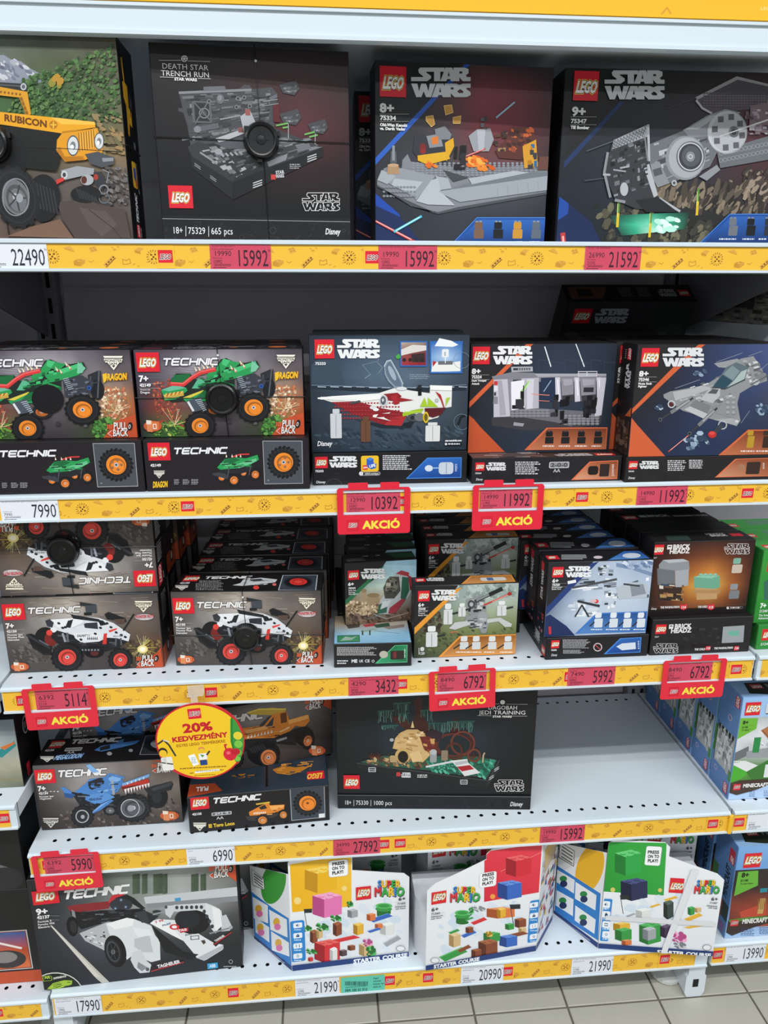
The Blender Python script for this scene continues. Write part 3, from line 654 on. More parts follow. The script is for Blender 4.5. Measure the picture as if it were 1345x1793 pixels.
A.tri([(325,895),(410,872),(498,885),(498,915),(430,925),(345,945)],'#9da0a4');A.ell(342,918,17,22,'#c6c9cc');A.ell(342,918,9,12,'#3c3f42');A.tri([(298,945),(338,930),(342,948),(302,968)],'#cf3a35')
A.ell(462,945,34,28,'#a9acb0');A.ell(446,945,15,20,'#5a2a20');A.tri([(495,905),(540,900),(560,960),(540,1000),(500,960)],'#33363a');A.ell(508,930,12,16,'#a83a2c')
A.ring(550,995,26,7,'#85898d');A.ring(552,1040,30,7,'#606468');A.line([(545,890),(575,905),(565,960)],6,'#7f8489')
for k,(cx,cy,rx,ry)in enumerate(((455,1020,80,46),(232,1040,88,125))):
 A.ell(cx,cy,rx,ry,'#19191a')
 for i in range(7):A.line([(cx-rx*.6+i*rx*.2,cy-ry*.7+i*8),(cx-rx*.35+i*rx*.2,cy+ry*.4+i*5)],10,'#313132')
A.wheel(88,1035,118,165,'#6f7275',-18,'#202021',14,.58,'#b5b8ba')
for i in range(5):q=i*1.2566;A.line([(92,1040),(92+48*math.cos(q),1040+70*math.sin(q))],9,'#3c3e40')
A.ring(88,1035,72,6,'#8b8e91',30,100);A.ell(108,1040,18,24,'#9a9da0');A.ell(-10,800,36,60,'#101012');A.line([(-60,770),(300,778),(650,797)],3,'#1a1a1a')
ART['jeep']=(A.build('front_print'),.354,.262)
A=Art(.085,.262,[(0,0),(85,0),(85,262),(0,262)]);A.rect(0,0,85,262,'#0a0a0b')
A.tri([(14,22),(24,18),(26,50),(40,52),(38,96),(30,120),(22,118),(24,80),(12,72),(12,52),(20,50)],'#c9961f');A.ell(52,70,13,17,'#242426');A.ell(54,70,7,9,'#4a4c50');A.tri([(38,80),(54,84),(52,104),(38,102)],'#e2ad22');A.ell(58,128,11,9,'#2a2b30');A.ell(58,128,6,5,'#7c8090');A.line([(40,30),(52,62),(46,90)],4,'#26262a')
A.rect(26,152,54,188,'#eab52a',.18);A.tri([(34,160),(48,160),(50,172),(44,180),(34,174)],'#2d55b8');A.rect(44,176,51,186,'#c8362e');A.frame(56,152,62,190,1.2,'#8a8a8c');A.ell(62,191,3.4,3.6,'#9a9a9c')
A.text('TECHNIC',42,238,82,13,'#e8e8ea',2,.2,90);A.rect(24,240,46,258,'#dd2233');A.text('LEGO',40,257,56,9,'#f4ece6',2,.2,90);A.text('42122',54,257,68,5,'#cfcfcf',1,0,90)
ART['jeep_side']=(A.build('right_print'),.085,.262)
A=Art(.282,.262,[(57,39),(1107,91),(1119,1091),(139,1081)])
A.bg([['#2b2a2a','#2c2a2a','#2e2a2a','#2f2a2b','#2c2628'],['#1d1c1d','#241f20','#3a2425','#46282a','#33201f'],['#171718','#1c1a1b','#4a2a2c','#5a2c30','#3a1d20'],['#131314','#17171a','#22191b','#2e1a1d','#211518'],['#101011','#121214','#141416','#131315','#111113'],['#111112','#111113','#131315','#121214','#101012']],.03,30,30,2)
g=['#4c4d50','#5d5e61','#3a3b3d','#6e6f72','#2d2e30','#7f8083']
A.tri([(215,300),(345,290),(350,270),(455,268),(470,285),(535,283),(560,262),(590,265),(600,285),(705,275),(735,310),(720,480),(690,500),(470,560),(280,590),(262,480),(240,410),(212,400),(215,385),(236,385)],'#48494c')
A.greeble([(230,310),(700,290),(690,480),(270,560)],170,g,.1,4);A.tri([(215,298),(600,283),(600,296),(217,312)],'#85868a');A.tri([(345,274),(460,270),(462,292),(348,296)],'#6b6c70');A.ell(435,338,20,26,'#6b6c70');A.ell(432,332,12,15,'#85868a')
A.tri([(292,350),(372,345),(388,455),(300,472)],'#2b2c2e');A.ring(350,412,28,6,'#7e7f83');A.ell(350,412,14,14,'#4d4e52');A.line([(294,352),(384,452)],6,'#6a6b6f');A.line([(372,348),(302,468)],6,'#6a6b6f');A.frame(290,350,386,462,6,'#5e5f63')
A.line([(300,500),(420,478)],26,'#606165');A.ell(315,497,18,18,'#84858a');A.line([(235,552),(330,538)],10,'#77787c');A.ell(295,545,10,12,'#8a8b8f')
for x,y in((375,350),(560,330),(528,335),(520,380),(590,375)):A.ell(x,y,11,12,'#7d7e82');A.ell(x,y,6,7,'#2e2f31')
A.tri([(690,330),(735,310),(735,330),(700,345)],'#696a6e');A.line([(660,350),(735,340)],6,'#84858a');A.line([(655,375),(740,362)],5,'#84858a')
A.tri([(262,590),(470,560),(690,520),(975,590),(975,640),(500,868),(280,640)],'#2a2b2d');A.tri([(262,590),(320,560),(560,660),(500,775),(290,640)],'#35363a')
A.tri([(500,560),(690,480),(950,580),(960,600),(700,700),(560,640)],'#404145');A.greeble([(300,600),(560,560),(640,690),(480,770)],70,g+['#95969a','#a6a7aa'],.16,6);A.greeble([(700,560),(900,540),(960,590),(700,690)],60,g+['#8c8d90'],.16,7)
for i in range(5):A.line([(330+i*18,620+i*12),(345+i*18,630+i*12)],10,'#8e8f93');A.line([(440+i*24,628-i*3),(452+i*24,640-i*3)],11,'#9b9ca0')
A.ell(425,615,20,16,'#9b9ca0');A.tri([(410,545),(540,500),(560,520),(430,570)],'#b4b5b8');A.tri([(540,430),(590,395),(625,470),(600,520),(560,520)],'#aeb0b3');A.rect(567,392,592,425,'#9a5a52');A.rect(530,488,552,514,'#8a5550');A.line([(435,445),(540,425)],9,'#8a8b8f')
A.tri([(400,570),(560,540),(575,600),(470,600)],'#55565b');A.ell(770,560,48,22,'#606165');A.ell(765,556,30,13,'#85868a');A.tri([(680,670),(790,625),(780,660),(690,695)],'#8c8d91');A.tri([(890,590),(975,590),(905,612)],'#7c7d81');A.tri([(830,585),(900,570),(915,600),(850,615)],'#6f7075')
A.tri([(500,775),(975,592),(978,640),(502,868)],'#1c1c1e');A.tri([(280,640),(500,778),(500,868),(285,700)],'#232325')
for x,y in((632,785),(918,648)):A.line([(x-24,y-4),(x+22,y-20)],5,'#c9c9cb');A.line([(x-24,y+8),(x+22,y-8)],5,'#c9c9cb');A.line([(x-24,y+20),(x+22,y+4)],5,'#c9c9cb')
for x,y in((316,690),(398,755)):A.line([(x-16,y-14),(x+14,y+8)],4,'#8d8d90');A.line([(x-16,y-4),(x+14,y+18)],4,'#8d8d90')
A.rect(702,736,725,762,'#c9433f');A.text('STAR',728,735,772,17,'#c9c9cb',2,0,8);A.text('WARS',728,755,772,17,'#c9c9cb',2,0,8);A.micro(800,680,860,710,3,'#a9a9ab')
for cx,cy,k in((795,285,1.0),(800,440,1.1),(945,490,1.0)):
 A.tri([(cx-50*k,cy-20*k),(cx+40*k,cy-46*k),(cx+56*k,cy),(cx+30*k,cy+34*k),(cx-30*k,cy+22*k)],'#46474b');A.greeble([(cx-40*k,cy-18*k),(cx+44*k,cy-36*k),(cx+40*k,cy+20*k),(cx-28*k,cy+16*k)],16,['#5c5d61','#77787c','#9c9da1','#34353a'],.3,5)
for p_,q_ in(((730,478),(790,466)),((765,490),(790,486)),((880,525),(930,512)),((905,538),(945,528))):A.line([p_,q_],9,'#6fae5e')
A.line([(793,470),(793,545)],4,'#a9abae');A.line([(935,520),(933,575)],4,'#a9abae');A.rect(715,370,745,460,'#5c2226')
A.text('DEATH STAR',128,178,372,28,'#e9e7e4',0);A.text('TRENCH RUN',124,215,378,28,'#e9e7e4',0);A.line([(112,135),(228,135)],2.5,'#c9c7c5');A.line([(264,138),(380,142)],2.5,'#c9c7c5');A.line([(118,222),(190,225)],2.5,'#c9c7c5');A.line([(318,230),(384,232)],2.5,'#c9c7c5')
A.ring(246,126,17,4,'#e0dedb',18);A.ell(246,126,5,5,'#e0dedb',n=8)
for i in range(6):q=i*1.047;A.line([(246+6*math.cos(q),126+6*math.sin(q)),(246+15*math.cos(q),126+15*math.sin(q))],3.5,'#e0dedb')
A.text('STAR WARS',194,240,312,15,'#e9e7e4',2)
A.logo(167,795,286,912);A.starwars(866,832,1062,926,outline='#e4e3e1')
A.rect(100,966,1150,1100,'#1a1a1c');A.line([(128,968),(1120,985)],2.5,'#a9a8a7');relief(A,[(140,985),(1110,995),(1110,1085),(140,1080)],70,3)
A.text('18+',184,1046,240,34,'#f0efee',0);A.line([(254,1008),(254,1060)],3,'#e2e1e0');A.text('75329',266,1048,358,34,'#f0efee',0);A.line([(374,1010),(374,1062)],3,'#e2e1e0');A.text('665 pcs',387,1050,502,34,'#f0efee',0)
A.text('Disney',986,1050,1064,30,'#e6e5e4',1,.15)
ART['trench']=(A.build('front_print'),.282,.262)
A=Art(.282,.262,[(188,152),(1245,196),(1185,1246),(191,1237)])
A.bg([['#232324','#262627','#3a2c2f','#4a3236','#3a2c30','#2c2628'],['#222223','#2b2a2c','#4f3c40','#8a4048','#7a3a42','#463035'],['#232426','#303033','#4e4044','#7a3238','#703039','#4a2e33'],['#2c2e33','#3a3b40','#4c484d','#6a4042','#6a4044','#3c3033'],['#2b2e35','#33363d','#40434a','#4a4c52','#4a4a50','#3a3a40'],['#252930','#2c3038','#343840','#363a42','#33363e','#2a2d34'],['#20242c','#262b33','#2a2f38','#2c313a','#2a2e36','#24282f']],.06,40,40,2)
A.tri([(188,152),(700,172),(540,380),(188,735)],'#232325');relief(A,[(200,380),(420,400),(400,560),(200,640)],30,4)
A.tri([(720,165),(752,165),(560,370),(188,770),(188,728),(530,365)],'#2d60c0');A.tri([(188,940),(330,1060),(340,1090),(188,1010)],'#1d4aa8');A.tri([(188,1010),(340,1080),(470,1240),(188,1240)],'#1a2a55')
A.tri([(200,860),(240,790),(290,770),(345,790),(350,740),(380,705),(400,750),(560,770),(720,790),(1000,780),(1220,740),(1215,930),(680,1020),(560,1050),(400,1015),(200,890)],'#83878c')
A.studs(400,755,1150,840,28,6,9,6,'#6b6f75','#8f949a')
A.tri([(345,790),(545,835),(430,980),(420,960),(250,870),(290,800)],'#959aa0');A.tri([(225,800),(310,835),(260,885),(200,860)],'#a9aeb3');A.tri([(300,850),(470,870),(410,940),(285,890)],'#b4b9be');A.studs(230,890,430,970,10,3,9,6,'#6b6f75','#878c92')
A.tri([(545,835),(620,850),(640,910),(570,920)],'#aab0b5');A.tri([(430,985),(520,860),(560,850),(575,925),(660,1010),(500,1005)],'#b7bcc1');A.tri([(560,925),(900,880),(1215,830),(1215,920),(690,990),(620,960)],'#a0a6ab');A.tri([(650,905),(900,840),(1050,815),(1215,815),(1215,835),(900,880),(640,915)],'#747a80')
A.tri([(740,850),(1010,805),(1100,815),(760,885)],'#b2b7bc');A.tri([(590,800),(740,845),(650,870)],'#43474c');A.tri([(400,1015),(560,1050),(690,1020),(1215,930),(1215,945),(690,1035),(560,1062),(200,900),(200,888)],'#4c5055')
for i in range(6):A.line([(910+i*60,905-i*9),(915+i*60,965-i*9)],2.5,'#868b91')
A.tri([(280,690),(312,690),(316,760),(276,760)],'#585d63');A.line([(296,660),(296,740)],16,'#8d9196');A.tri([(262,770),(325,770),(332,825),(258,825)],'#b28d6a');A.ell(295,772,32,10,'#c7a27e')
A.tri([(1160,720),(1220,720),(1225,800),(1150,800)],'#6a4438')
A.tri([(420,600),(470,570),(500,640),(640,600),(660,680),(610,750),(450,745),(410,690)],'#33343a');A.tri([(490,600),(570,585),(590,660),(510,670)],'#8c8f93');A.tri([(540,560),(600,540),(640,590),(630,620),(550,620)],'#7f8286');A.tri([(438,715),(620,690),(630,735),(500,770),(440,745)],'#e3ad24');A.tri([(600,640),(650,610),(655,660),(610,750)],'#e0a722');A.ell(470,665,20,22,'#7a1f1f');A.ell(470,690,18,16,'#8d2626');A.tri([(520,610),(560,600),(560,645),(525,650)],'#e07a2c')
for P in([(595,420),(640,415),(648,460),(605,475)],[(488,485),(530,478),(540,530),(520,545),(490,510)],[(648,490),(695,480),(690,525),(650,525)]):A.tri(P,'#d09a45');A.line(P,4,'#f0c880',True)
blobs(A,[(710,730),(830,720),(900,790),(760,800)],40,['#f08a2c','#e06a1c','#f6b04a','#d45a18'],20,12,7,6);blobs(A,[(490,755),(550,750),(550,780),(490,780)],8,['#f08a2c','#e06a1c'],16,10,2,6)
A.tri([(740,600),(790,560),(870,555),(890,620),(860,690),(770,690)],'#9a9ea3');A.tri([(790,560),(840,560),(830,690),(800,690)],'#b4b8bd');A.tri([(900,690),(960,620),(1000,550),(1120,545),(1150,640),(1120,700),(1050,740),(920,730)],'#5a2f28');blobs(A,[(1000,560),(1120,560),(1100,660),(960,690)],24,['#7a3a2c','#40201c','#c8602c','#9a4a30'],20,12,4,5)
A.tri([(1060,660),(1140,620),(1150,780),(1070,790)],'#d89a2a');A.greeble([(1060,620),(1145,620),(1145,790),(1060,790)],14,['#e0a530','#b87c1c','#2b6a9a','#3a3a3c'],.3,2);A.greeble([(870,580),(970,560),(960,690),(880,690)],14,['#5a3a28','#7a5236','#3a2a22','#a9845c'],.3,3);A.line([(905,490),(1012,400)],10,'#9fc0d0');A.line([(720,722),(838,675)],9,'#c24a4a');A.line([(725,718),(830,676)],4,'#f0b0a8')
A.greeble([(660,620),(730,620),(720,800),(640,800)],10,['#1a1b1e','#2a2b2f','#101113'],.5,8);A.greeble([(800,480),(850,480),(850,560),(800,560)],6,['#5d6064','#3c3f43'],.5,3)
A.tri([(640,1240),(790,1085),(1215,1085),(1215,1240)],'#1f4f9a');A.bg([['#2f6ab8','#2a62b0'],['#123a7a','#14346c']],0,6,6,area=[(800,1095),(1205,1095),(1200,1238),(665,1236)]);A.line([(640,1240),(790,1083),(1215,1083)],4,'#4f8fe0')
A.micro(750,1222,840,1232,1,'#dfe6f0',.8);A.micro(875,1222,945,1232,1,'#dfe6f0',.8);A.micro(1015,1222,1060,1232,1,'#dfe6f0',.8);A.micro(1100,1222,1170,1232,1,'#dfe6f0',.8)
for x,c_ in((800,'#7a5a44'),(915,'#17181b'),(1030,'#c98f2e'),(1140,'#5d6671')):A.rect(x-24,1110,x+24,1150,c_,.2);A.rect(x-30,1152,x+30,1206,c_,.1);A.studs(x-22,1104,x+22,1112,2,1,9,5,c_,'#8d9096')
A.line([(190,1105),(420,1225)],16,'#c8403c');A.line([(190,1103),(400,1212)],6,'#f5c0b8');A.line([(300,1165),(460,1075)],14,'#4cc0d0');A.line([(310,1160),(450,1080)],5,'#d8f6fa')
A.starwars(400,195,752,370,'#d3d5d6','#2a2a2c');A.logo(214,190,371,366)
A.text('8+',214,458,300,50,'#e8e7e6',2);rules(A,214,385,(470,514));A.text('75334',216,504,310,25,'#e8e7e6',2);A.text('Obi-Wan Kenobi',216,541,376,17,'#e8e7e6',2);A.text('vs. Darth Vader',216,563,366,17,'#e8e7e6',2)
ART['lava']=(A.build('front_print'),.282,.262)
A=Art(.382,.262,[(152,195),(1524,230),(1381,1253),(88,1246)])
A.bg([['#1c1b1b','#1f1d1d','#262222','#2c2626','#352a2c','#3c2c30'],['#1e1d1e','#232325','#2c2c2f','#3a3236','#4a3438','#4a3036'],['#1d1f22','#24282d','#2f3238','#3c383e','#5a363c','#5a3038'],['#1b2129','#232b35','#2c323a','#36353b','#4a2f35','#4a2a30'],['#1a222c','#212a34','#2a2f36','#2d2d31','#332c2e','#3a2c2e'],['#182029','#1c252a','#232a2a','#262826','#2a2826','#2c2826'],['#161d24','#1a2326','#1e2624','#22241f','#26231f','#28231f']],.04,50,40,2)
A.tri([(152,195),(640,207),(500,380),(150,725)],'#1d1c1d');A.tri([(470,395),(500,395),(140,790),(142,750)],'#1f3560')
relief(A,[(170,420),(330,430),(250,620),(150,660)],22,6)
blobs(A,[(620,900),(1345,890),(1345,1080),(640,980)],170,['#5d5348','#4a4138','#786a58','#38322c','#8a7a66','#2a2622'],12,40,3,6);blobs(A,[(320,1000),(1000,1120),(1000,1230),(400,1230)],130,['#3a3a30','#54503f','#24241e','#6d6852'],16,26,4,6)
A.bg([['#1d3a34','#1f6a52','#2a9a74','#1f6a52','#24362e'],['#1f5a48','#38b088','#7ad8b4','#2e9a74','#24463a'],['#20483a','#2fa37c','#b8ecd4','#3aa27c','#20382e']],.1,20,12,3,6,area=[(410,1070),(880,1050),(860,1150),(480,1190)]);blobs(A,[(690,1090),(820,1090),(810,1150),(680,1160)],12,['#dff6ea','#b8ead4','#f2fbf6'],26,14,5)
for x,y in((455,1080),(645,1140),(925,1010)):A.line([(x+8,y-95),(x,y+40)],16,'#5a8a3a');A.line([(x+4,y-20),(x-1,y+55)],16,'#dcb92c');A.line([(x+2,y-80),(x,y)],4,'#d8e08a')
blobs(A,[(1200,790),(1345,800),(1345,980),(1210,960)],60,['#7d6d5c','#4a4038','#9a8a78','#38312b'],12,30,8,6)
A.tri([(915,370),(1160,245),(1345,290),(1500,360),(1500,420),(1240,440),(1010,465),(950,430)],'#5a5358');A.tri([(915,370),(1160,245),(1345,290),(1345,305),(1165,265),(925,385)],'#a9a6a8');A.studs(960,340,1330,430,22,6,7,5,'#4c464a','#6d666b');A.line([(920,390),(955,435),(1010,465)],12,'#b9b7b9')
A.tri([(1240,420),(1345,400),(1500,400),(1500,560),(1345,590),(1230,560)],'#7c6a70');A.greeble([(1200,380),(1345,380),(1400,590),(1200,590)],40,['#a79ca2','#6d5a60','#8a7a80','#c4bcc0','#54464c'],.16,5)
A.tri([(1040,690),(1345,600),(1500,600),(1500,700),(1345,740),(1060,790)],'#6a6d70')
for r_ in range(2):
 for i in range(14):A.ring(1065+i*24,745-i*5-r_*42,13,4,'#8d9093',12)
A.tri([(640,650),(860,560),(990,530),(1080,620),(1000,780),(900,830),(700,900),(640,780)],'#6d7073');A.greeble([(650,650),(980,560),(1000,740),(680,880)],46,['#8e9194','#5b5e61','#a6a9ac','#46494c','#b9bcbe'],.16,7);A.tri([(840,565),(980,480),(1090,440),(1180,460),(1000,600),(880,610)],'#8b8e92');A.tri([(860,560),(1000,480),(1060,470),(930,560)],'#aeb1b4')
A.ell(1102,578,118,130,'#9b9da0',8);A.ell(1098,576,112,124,'#c2c4c6',8);A.ell(1110,580,104,116,'#b3b5b8',8)
for i in range(8):q=i*.785+.2;x,y=1108+82*math.cos(q),578+92*math.sin(q);A.poly([(x-17,y-17),(x+17,y-19),(x+18,y+17),(x-16,y+19)],'#5d5f62')
A.ell(1140,575,30,34,'#6d6f72');A.ell(1140,575,16,18,'#3a3c3f');A.line([(1060,600),(1345,505)],6,'#e0dcde');A.line([(1170,560),(1345,500)],3,'#f4eef0')
A.ell(855,730,118,132,'#8d9093',8);A.ell(862,728,106,120,'#a9acaf',8);A.ell(884,722,84,92,'#6a6d70',8);A.ell(884,722,78,86,'#3a3d42',8);A.ell(888,720,56,62,'#54585e',8)
A.ring(884,722,76,7,'#c9ccce',30,84);A.ell(884,722,26,30,'#8a8d90');A.ring(884,722,14,4,'#d0d2d4',14)
A.tri([(640,770),(700,750),(760,880),(690,905),(650,830)],'#8b8e91');A.tri([(660,800),(710,785),(720,825),(672,840)],'#54575a');A.ell(788,878,16,18,'#b4b7ba');A.ell(788,878,8,9,'#4a4c50');A.tri([(935,840),(1040,770),(1060,800),(980,865)],'#909396')
A.tri([(430,620),(632,532),(640,740),(690,955),(820,1050),(560,1030),(440,980),(372,810)],'#36383b');A.tri([(430,625),(632,532),(640,600),(420,680)],'#9ea1a4')
for j in range(4):
 for i in range(11):A.line([(436+i*18-j*6,628-i*8+j*15),(440+i*18-j*6,640-i*8+j*15)],7,'#5d6063')
A.line([(634,535),(640,745)],14,'#b0b3b5');A.line([(612,600),(632,745)],10,'#7e8184');A.tri([(606,780),(640,765),(692,950),(668,965)],'#b6b9bb');A.line([(395,700),(375,815),(410,960)],16,'#8b8e91');A.line([(370,828),(408,830)],12,'#a9acae')
A.greeble([(400,690),(610,600),(640,900),(430,960)],60,['#4c4f52','#26282b','#6d7073','#8a8d90','#1a1c1e'],.12,9);A.ell(492,915,24,40,'#b4b6b8');A.line([(500,810),(430,800)],9,'#9a9da0');A.line([(470,790),(520,780)],10,'#a6a9ac');A.line([(700,970),(820,1045)],14,'#b0b3b5');A.tri([(560,980),(690,960),(810,1050),(620,1050)],'#232528');A.line([(440,980),(495,990)],16,'#8d9093')
A.line([(270,690),(430,630)],5,'#5a5f66');A.line([(260,865),(370,850)],5,'#4d525a');A.line([(740,440),(920,375)],4,'#4a4a50')
A.tri([(940,1230),(1115,1065),(1500,1065),(1500,1245)],'#1d4a92');A.bg([['#2c62b0','#2a5ca8'],['#10346e','#122e62']],0,6,6,area=[(1125,1075),(1440,1075),(1400,1245),(970,1228)]);A.line([(940,1232),(1115,1063),(1500,1063)],4,'#4a88da')
for x,c_ in((1135,'#6d7178'),(1240,'#17181b'),(1345,'#2a3038')):A.rect(x-24,1090,x+24,1128,c_,.2);A.rect(x-30,1130,x+30,1190,c_,.1);A.studs(x-22,1083,x+22,1091,2,1,9,5,c_,'#80848a')
A.micro(1052,1206,1165,1216,1,'#dfe6f0',.8);A.micro(1190,1206,1262,1216,1,'#dfe6f0',.8);A.micro(1285,1206,1345,1216,1,'#dfe6f0',.8)
A.tri([(110,960),(165,1000),(300,1110),(360,1240),(88,1246)],'#16264e');A.tri([(110,960),(165,1000),(160,1060),(100,1100)],'#1f4a9c');A.line([(130,1180),(135,1240)],30,'#c23a3c');A.line([(131,1195),(135,1240)],12,'#f0b0a8')
A.starwars(376,212,730,384,'#d0d2d3','#242324');A.logo(188,218,346,390)
A.text('9+',182,480,264,50,'#e4e3e2',2);rules(A,176,328,(488,534));A.text('75347',176,524,268,24,'#e4e3e2',2);A.text('TIE Bomber',176,558,284,17,'#e4e3e2',2)
ART['bomber']=(A.build('front_print'),.382,.262)
A=Art(.260,.137,[(49,126),(1229,118),(1247,718),(107,736)])
A.bg([['#4a4450','#4c4650','#5c5660','#7a747c','#8a848c','#6a646c','#4a444c','#403a40'],['#4a4450','#625c66','#8a848c','#b0aaae','#a8a4a8','#7c767c','#655f64','#5a5258'],['#3f3a46','#5a545e','#8a848a','#8a8488','#868084','#807a7e','#8a7a76','#6a5a58'],['#332e38','#7a4a44','#7a6a6a','#6a6468','#746e72','#8a7c78','#c09a78','#8a5a42'],['#2c2830','#8a4034','#6a4a44','#504a50','#5a5458','#6a6462','#b08a5c','#a8562e'],['#28242c','#4a5a34','#5a5a34','#4a444a','#4a4448','#464a3a','#6a7a3c','#a84a2a'],['#2a262a','#3a6a34','#4a6a34','#3c363a','#3a3438','#3a4430','#4a6a34','#b04a2a']],.1,60,36,4,8)
for i in range(6):A.line([(120,190+i*26),(560,250+i*14)],3,'#6a646e')
blobs(A,[(180,360),(300,330),(400,660),(220,640)],150,['#8a4034','#a8503c','#6a3a34','#c07050','#b8463a'],8,9,4,5);blobs(A,[(1030,380),(1180,380),(1200,600),(1010,600)],170,['#d8a884','#c87850','#e8c8a0','#b86a48','#f0dcc0','#8a6a50'],8,9,5,5)
blobs(A,[(220,640),(400,620),(400,720),(200,720)],90,['#4a7a34','#6a9a3c','#3a5a2c','#b8c060','#2c4a28'],12,7,6);blobs(A,[(960,600),(1080,580),(1080,710),(940,720)],90,['#4a8a3c','#3a6a30','#6aa048','#2c4a28'],12,9,7)
r=random.Random(5)
for i in range(26):a=r.random()*3.1+3.1;x,y=(1110,540)if i%2 else(340,650);L=40+90*r.random();A.line([(x,y),(x+L*math.cos(a),y+L*math.sin(a)*1.1)],1.8,r.choice(['#f4dcae','#f0c87a','#ffe8c8']))
for P,c in(([(1040,720),(1080,560),(1245,620),(1250,722)],'#c8502c'),):A.tri([(1100,610),(1250,560),(1250,722),(1020,722)],'#c4502c')
A.technic(250,182,652,236,'#f2f0f2',.28,.22,0,'#4a4650');A.logo(78,142,226,279)
gn,gd,gl='#2a9a54','#1d6a3c','#4ac078'
A.tri([(305,345),(350,290),(450,290),(470,330),(560,330),(610,280),(660,190),(700,182),(760,210),(830,215),(915,200),(935,240),(880,290),(760,320),(760,380),(600,400),(500,470),(330,490),(260,470),(245,400),(340,375)],'#1f2a24')
A.wheel(620,545,70,48,'#b8622c',0,'#1a1a1c',14);A.tri([(940,290),(1010,260),(1030,260),(1030,330),(1000,450),(960,440)],'#2b2c31');A.ell(1000,390,45,70,'#1c1c20');A.line([(1018,262),(998,445)],10,'#585a62');A.line([(960,300),(945,430)],10,'#4a4c54');A.line([(955,345),(1015,340)],8,'#3c3e46')
A.tri([(770,320),(900,290),(980,340),(940,440),(780,440)],'#3a3d46');A.greeble([(780,320),(960,310),(940,420),(780,430)],24,['#565a66','#2a2c34','#6e7280','#1e2026'],.2,4)
A.tri([(245,405),(340,370),(420,390),(430,410),(350,470),(270,480),(262,450)],gn);A.tri([(245,405),(340,370),(420,390),(300,415)],'#6fb89a');A.tri([(310,345),(340,300),(450,290),(440,340),(370,370),(320,355)],gd)
A.tri([(400,470),(520,420),(620,390),(640,330),(755,370),(740,420),(600,480),(420,490)],gn);A.tri([(460,395),(500,330),(530,330),(560,360),(510,395)],'#5ab48c');A.tri([(560,300),(640,250),(650,280),(580,340)],gn);A.tri([(630,250),(680,185),(730,200),(800,215),(760,250),(700,245),(660,290)],gn);A.tri([(680,185),(730,198),(700,240),(668,225)],gl)
A.tri([(650,290),(760,260),(900,205),(930,245),(880,290),(760,325),(690,340)],gn);A.tri([(760,250),(905,203),(915,225),(765,285)],gl);A.tri([(880,200),(930,240),(905,275),(870,280)],'#7ac4a0');A.greeble([(520,280),(760,240),(760,380),(480,440)],34,[gn,gd,gl,'#17402a','#2f8a50'],.14,4)
A.tri([(260,440),(400,412),(405,445),(275,470)],'#c8a24a');
for i in range(9):A.line([(272+i*14,452-i*3),(282+i*14,430-i*2)],6,'#b84a2c' if i%2 else '#e8c860')
A.tri([(395,460),(540,405),(545,415),(440,465)],'#d8c84a');A.tri([(540,410),(760,370),(750,440),(560,470),(480,470)],gd)
A.line([(315,362),(400,368),(460,320),(520,285),(620,262)],26,'#d83a3c');A.line([(316,356),(400,360),(460,312),(520,278),(620,256)],8,'#f06a64')
for x,y in((485,262),(510,258),(540,246),(565,243),(600,236),(735,250),(760,265),(800,215),(820,235)):A.tri([(x-8,y-20),(x+14,y+6),(x+2,y+14)],'#f0dcc0');A.tri([(x+2,y+14),(x+14,y+6),(x+12,y+20)],'#c8504a')
A.tri([(425,480),(520,455),(560,540),(470,560)],'#4a5460');A.line([(435,490),(470,550)],16,'#d9dcde')
for i in range(7):A.line([(485+i*9,478+i*12),(525+i*6,470+i*12)],5,'#b9c0c6')
for i in range(7):A.line([(775+i*5,318+i*12),(810+i*5,310+i*12)],5,'#a9b4bc')
A.ell(945,378,14,14,'#2a5ab0');A.ell(945,378,6,6,'#101a30')
A.wheel(518,655,108,98,'#f08a2c',0,'#161618',17,.54);A.wheel(892,528,118,104,'#f08a2c',0,'#161618',17,.55);A.ell(665,455,108,100,'#141416')
A.ell(905,640,14,10,'#5a5456');A.rect(710,610,735,640,'#3a3438')
monster(A,1052,158,1184,256,'#f2eede');A.text('DRAGON',1040,330,1205,44,'#b86a14',2,.15,2);A.text('DRAGON',1042,326,1200,42,'#f2c02c',2,.15,2);A.tri([(1040,285),(1070,275),(1062,330),(1044,345)],'#f2c02c')
pullback(A,1042,615,1222,712);brickicon(A,124,616,252,700)
A.text('7+',92,346,158,40,'#f2f0f0',2);rules(A,92,242,(360,392),'#b0acb4');A.text('42149',97,382,175,19,'#f2f0f0',2);A.text('Monster Jam',100,408,172,10,'#e2e0e0',1);A.text('Dragon',102,430,168,16,'#e2e0e0',1)
ART['dragon']=(A.build('front_print'),.260,.137)
